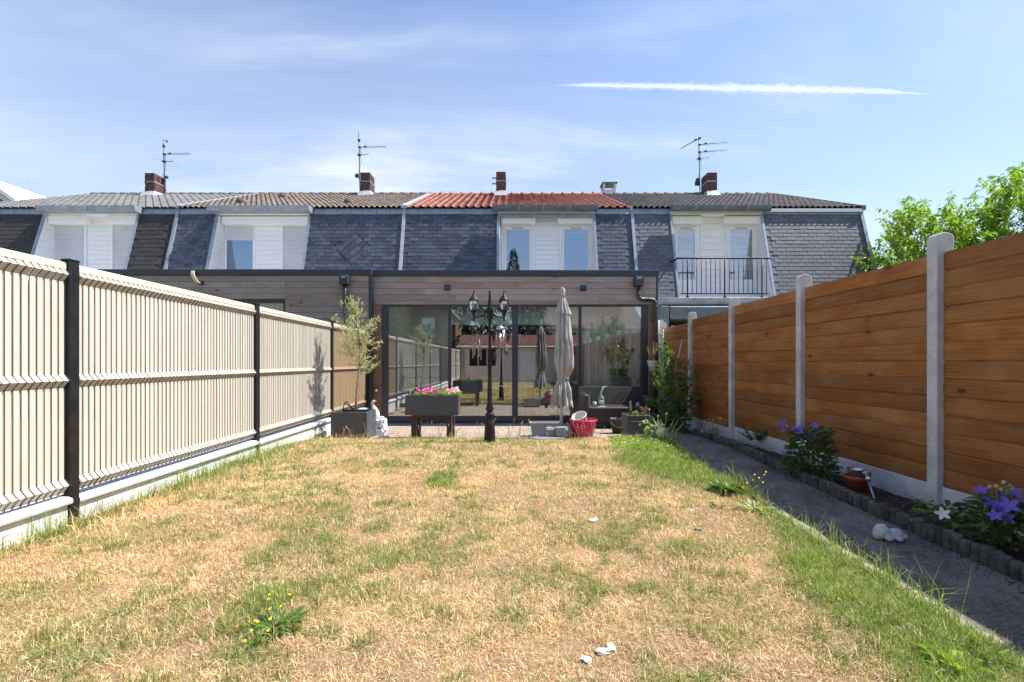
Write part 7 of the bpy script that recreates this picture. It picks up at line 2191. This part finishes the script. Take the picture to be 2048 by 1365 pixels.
# ================================================================== CONTRAIL
m = Mat('contrail_vapour'); v = m.coord(rand=False)
ge = m.n('ShaderNodeAttribute'); ge.attribute_name = 'Col'
al = m.math('MULTIPLY', m.rng(m.noise(v, .0016, 6, .65), .25, .6, .35, 1), ge.outputs['Fac'])
d_ = m.n('ShaderNodeBsdfDiffuse'); d_.inputs[0].default_value = (.9, .9, .92, 1)
t_ = m.n('ShaderNodeBsdfTranslucent'); t_.inputs[0].default_value = (.9, .9, .92, 1)
x_ = m.n('ShaderNodeMixShader'); x_.inputs[0].default_value = .5; m.l(d_.outputs[0], x_.inputs[1]); m.l(t_.outputs[0], x_.inputs[2])
tr = m.n('ShaderNodeBsdfTransparent'); mx = m.n('ShaderNodeMixShader'); m.l(al, mx.inputs[0]); m.l(tr.outputs[0], mx.inputs[1]); m.l(x_.outputs[0], mx.inputs[2]); m.l(mx.outputs[0], m.o.inputs[0])
m.t.nodes.remove(m.b)
Yc_ = 15600.
vs = []; cs = []; fs = []
ksz = [(1090, 170.5, .05, 0), (1110, 171, .8, .10), (1150, 171, 3.2, .5), (1200, 171.5, 5.5, .8), (1260, 172.5, 6, .9), (1340, 174, 6.5, 1), (1440, 177, 8, 1), (1520, 178, 8.5, 1), (1600, 180.5, 8, 1), (1700, 182, 7, 1), (1770, 184, 5, .85), (1810, 186.5, 3, .5), (1860, 188.5, .8, .2), (1890, 189, .05, 0)]
kx = [k[0] for k in ksz]
NN = 320; RN = 12
for sh_, op in ((.34, .50), (.62, .30), (1.0, .15)):     # dense core inside thinner veils
    base_ = len(vs)
    for i in range(NN + 1):
        x = kx[0] + (kx[-1] - kx[0]) * i / NN
        y = np.interp(x, kx, [k[1] for k in ksz]); w = np.interp(x, kx, [k[2] for k in ksz]); a = np.interp(x, kx, [k[3] for k in ksz])
        w *= 1 + .3 * (fbm(np.array([x * .09]), np.array([3.3 + sh_]), 1, 5, 4)[0] - .5) * 2
        y += 1.6 * (fbm(np.array([x * .05]), np.array([8.1]), 1, 6, 3)[0] - .5)
        c = P(x, y, Yc_)
        for k in range(RN):
            t2 = 2 * math.pi * k / RN
            h = w * sh_ * (1 + .35 * (fbm(np.array([x * .16 + k * 7]), np.array([k * 1.3 + sh_ * 9]), 1, 7, 2)[0] - .5) * 2) * Yc_ / 950
            vs.append((c.x, c.y + math.cos(t2) * h, c.z + math.sin(t2) * h)); cs.append([min(1, a * op)] * 3)
    for i in range(NN):
        for k in range(RN): fs.append((base_ + i * RN + k, base_ + (i + 1) * RN + k, base_ + (i + 1) * RN + (k + 1) % RN, base_ + i * RN + (k + 1) % RN))
me = raw_mesh('contrail', np.array(vs) - np.array(P(1450, 178, Yc_)), np.array(fs), m.m, np.array(cs), True)
tag(place('contrail', me, None, P(1450, 178, Yc_)), 'long thin white aircraft contrail across the sky above the right roofs', 'contrail')
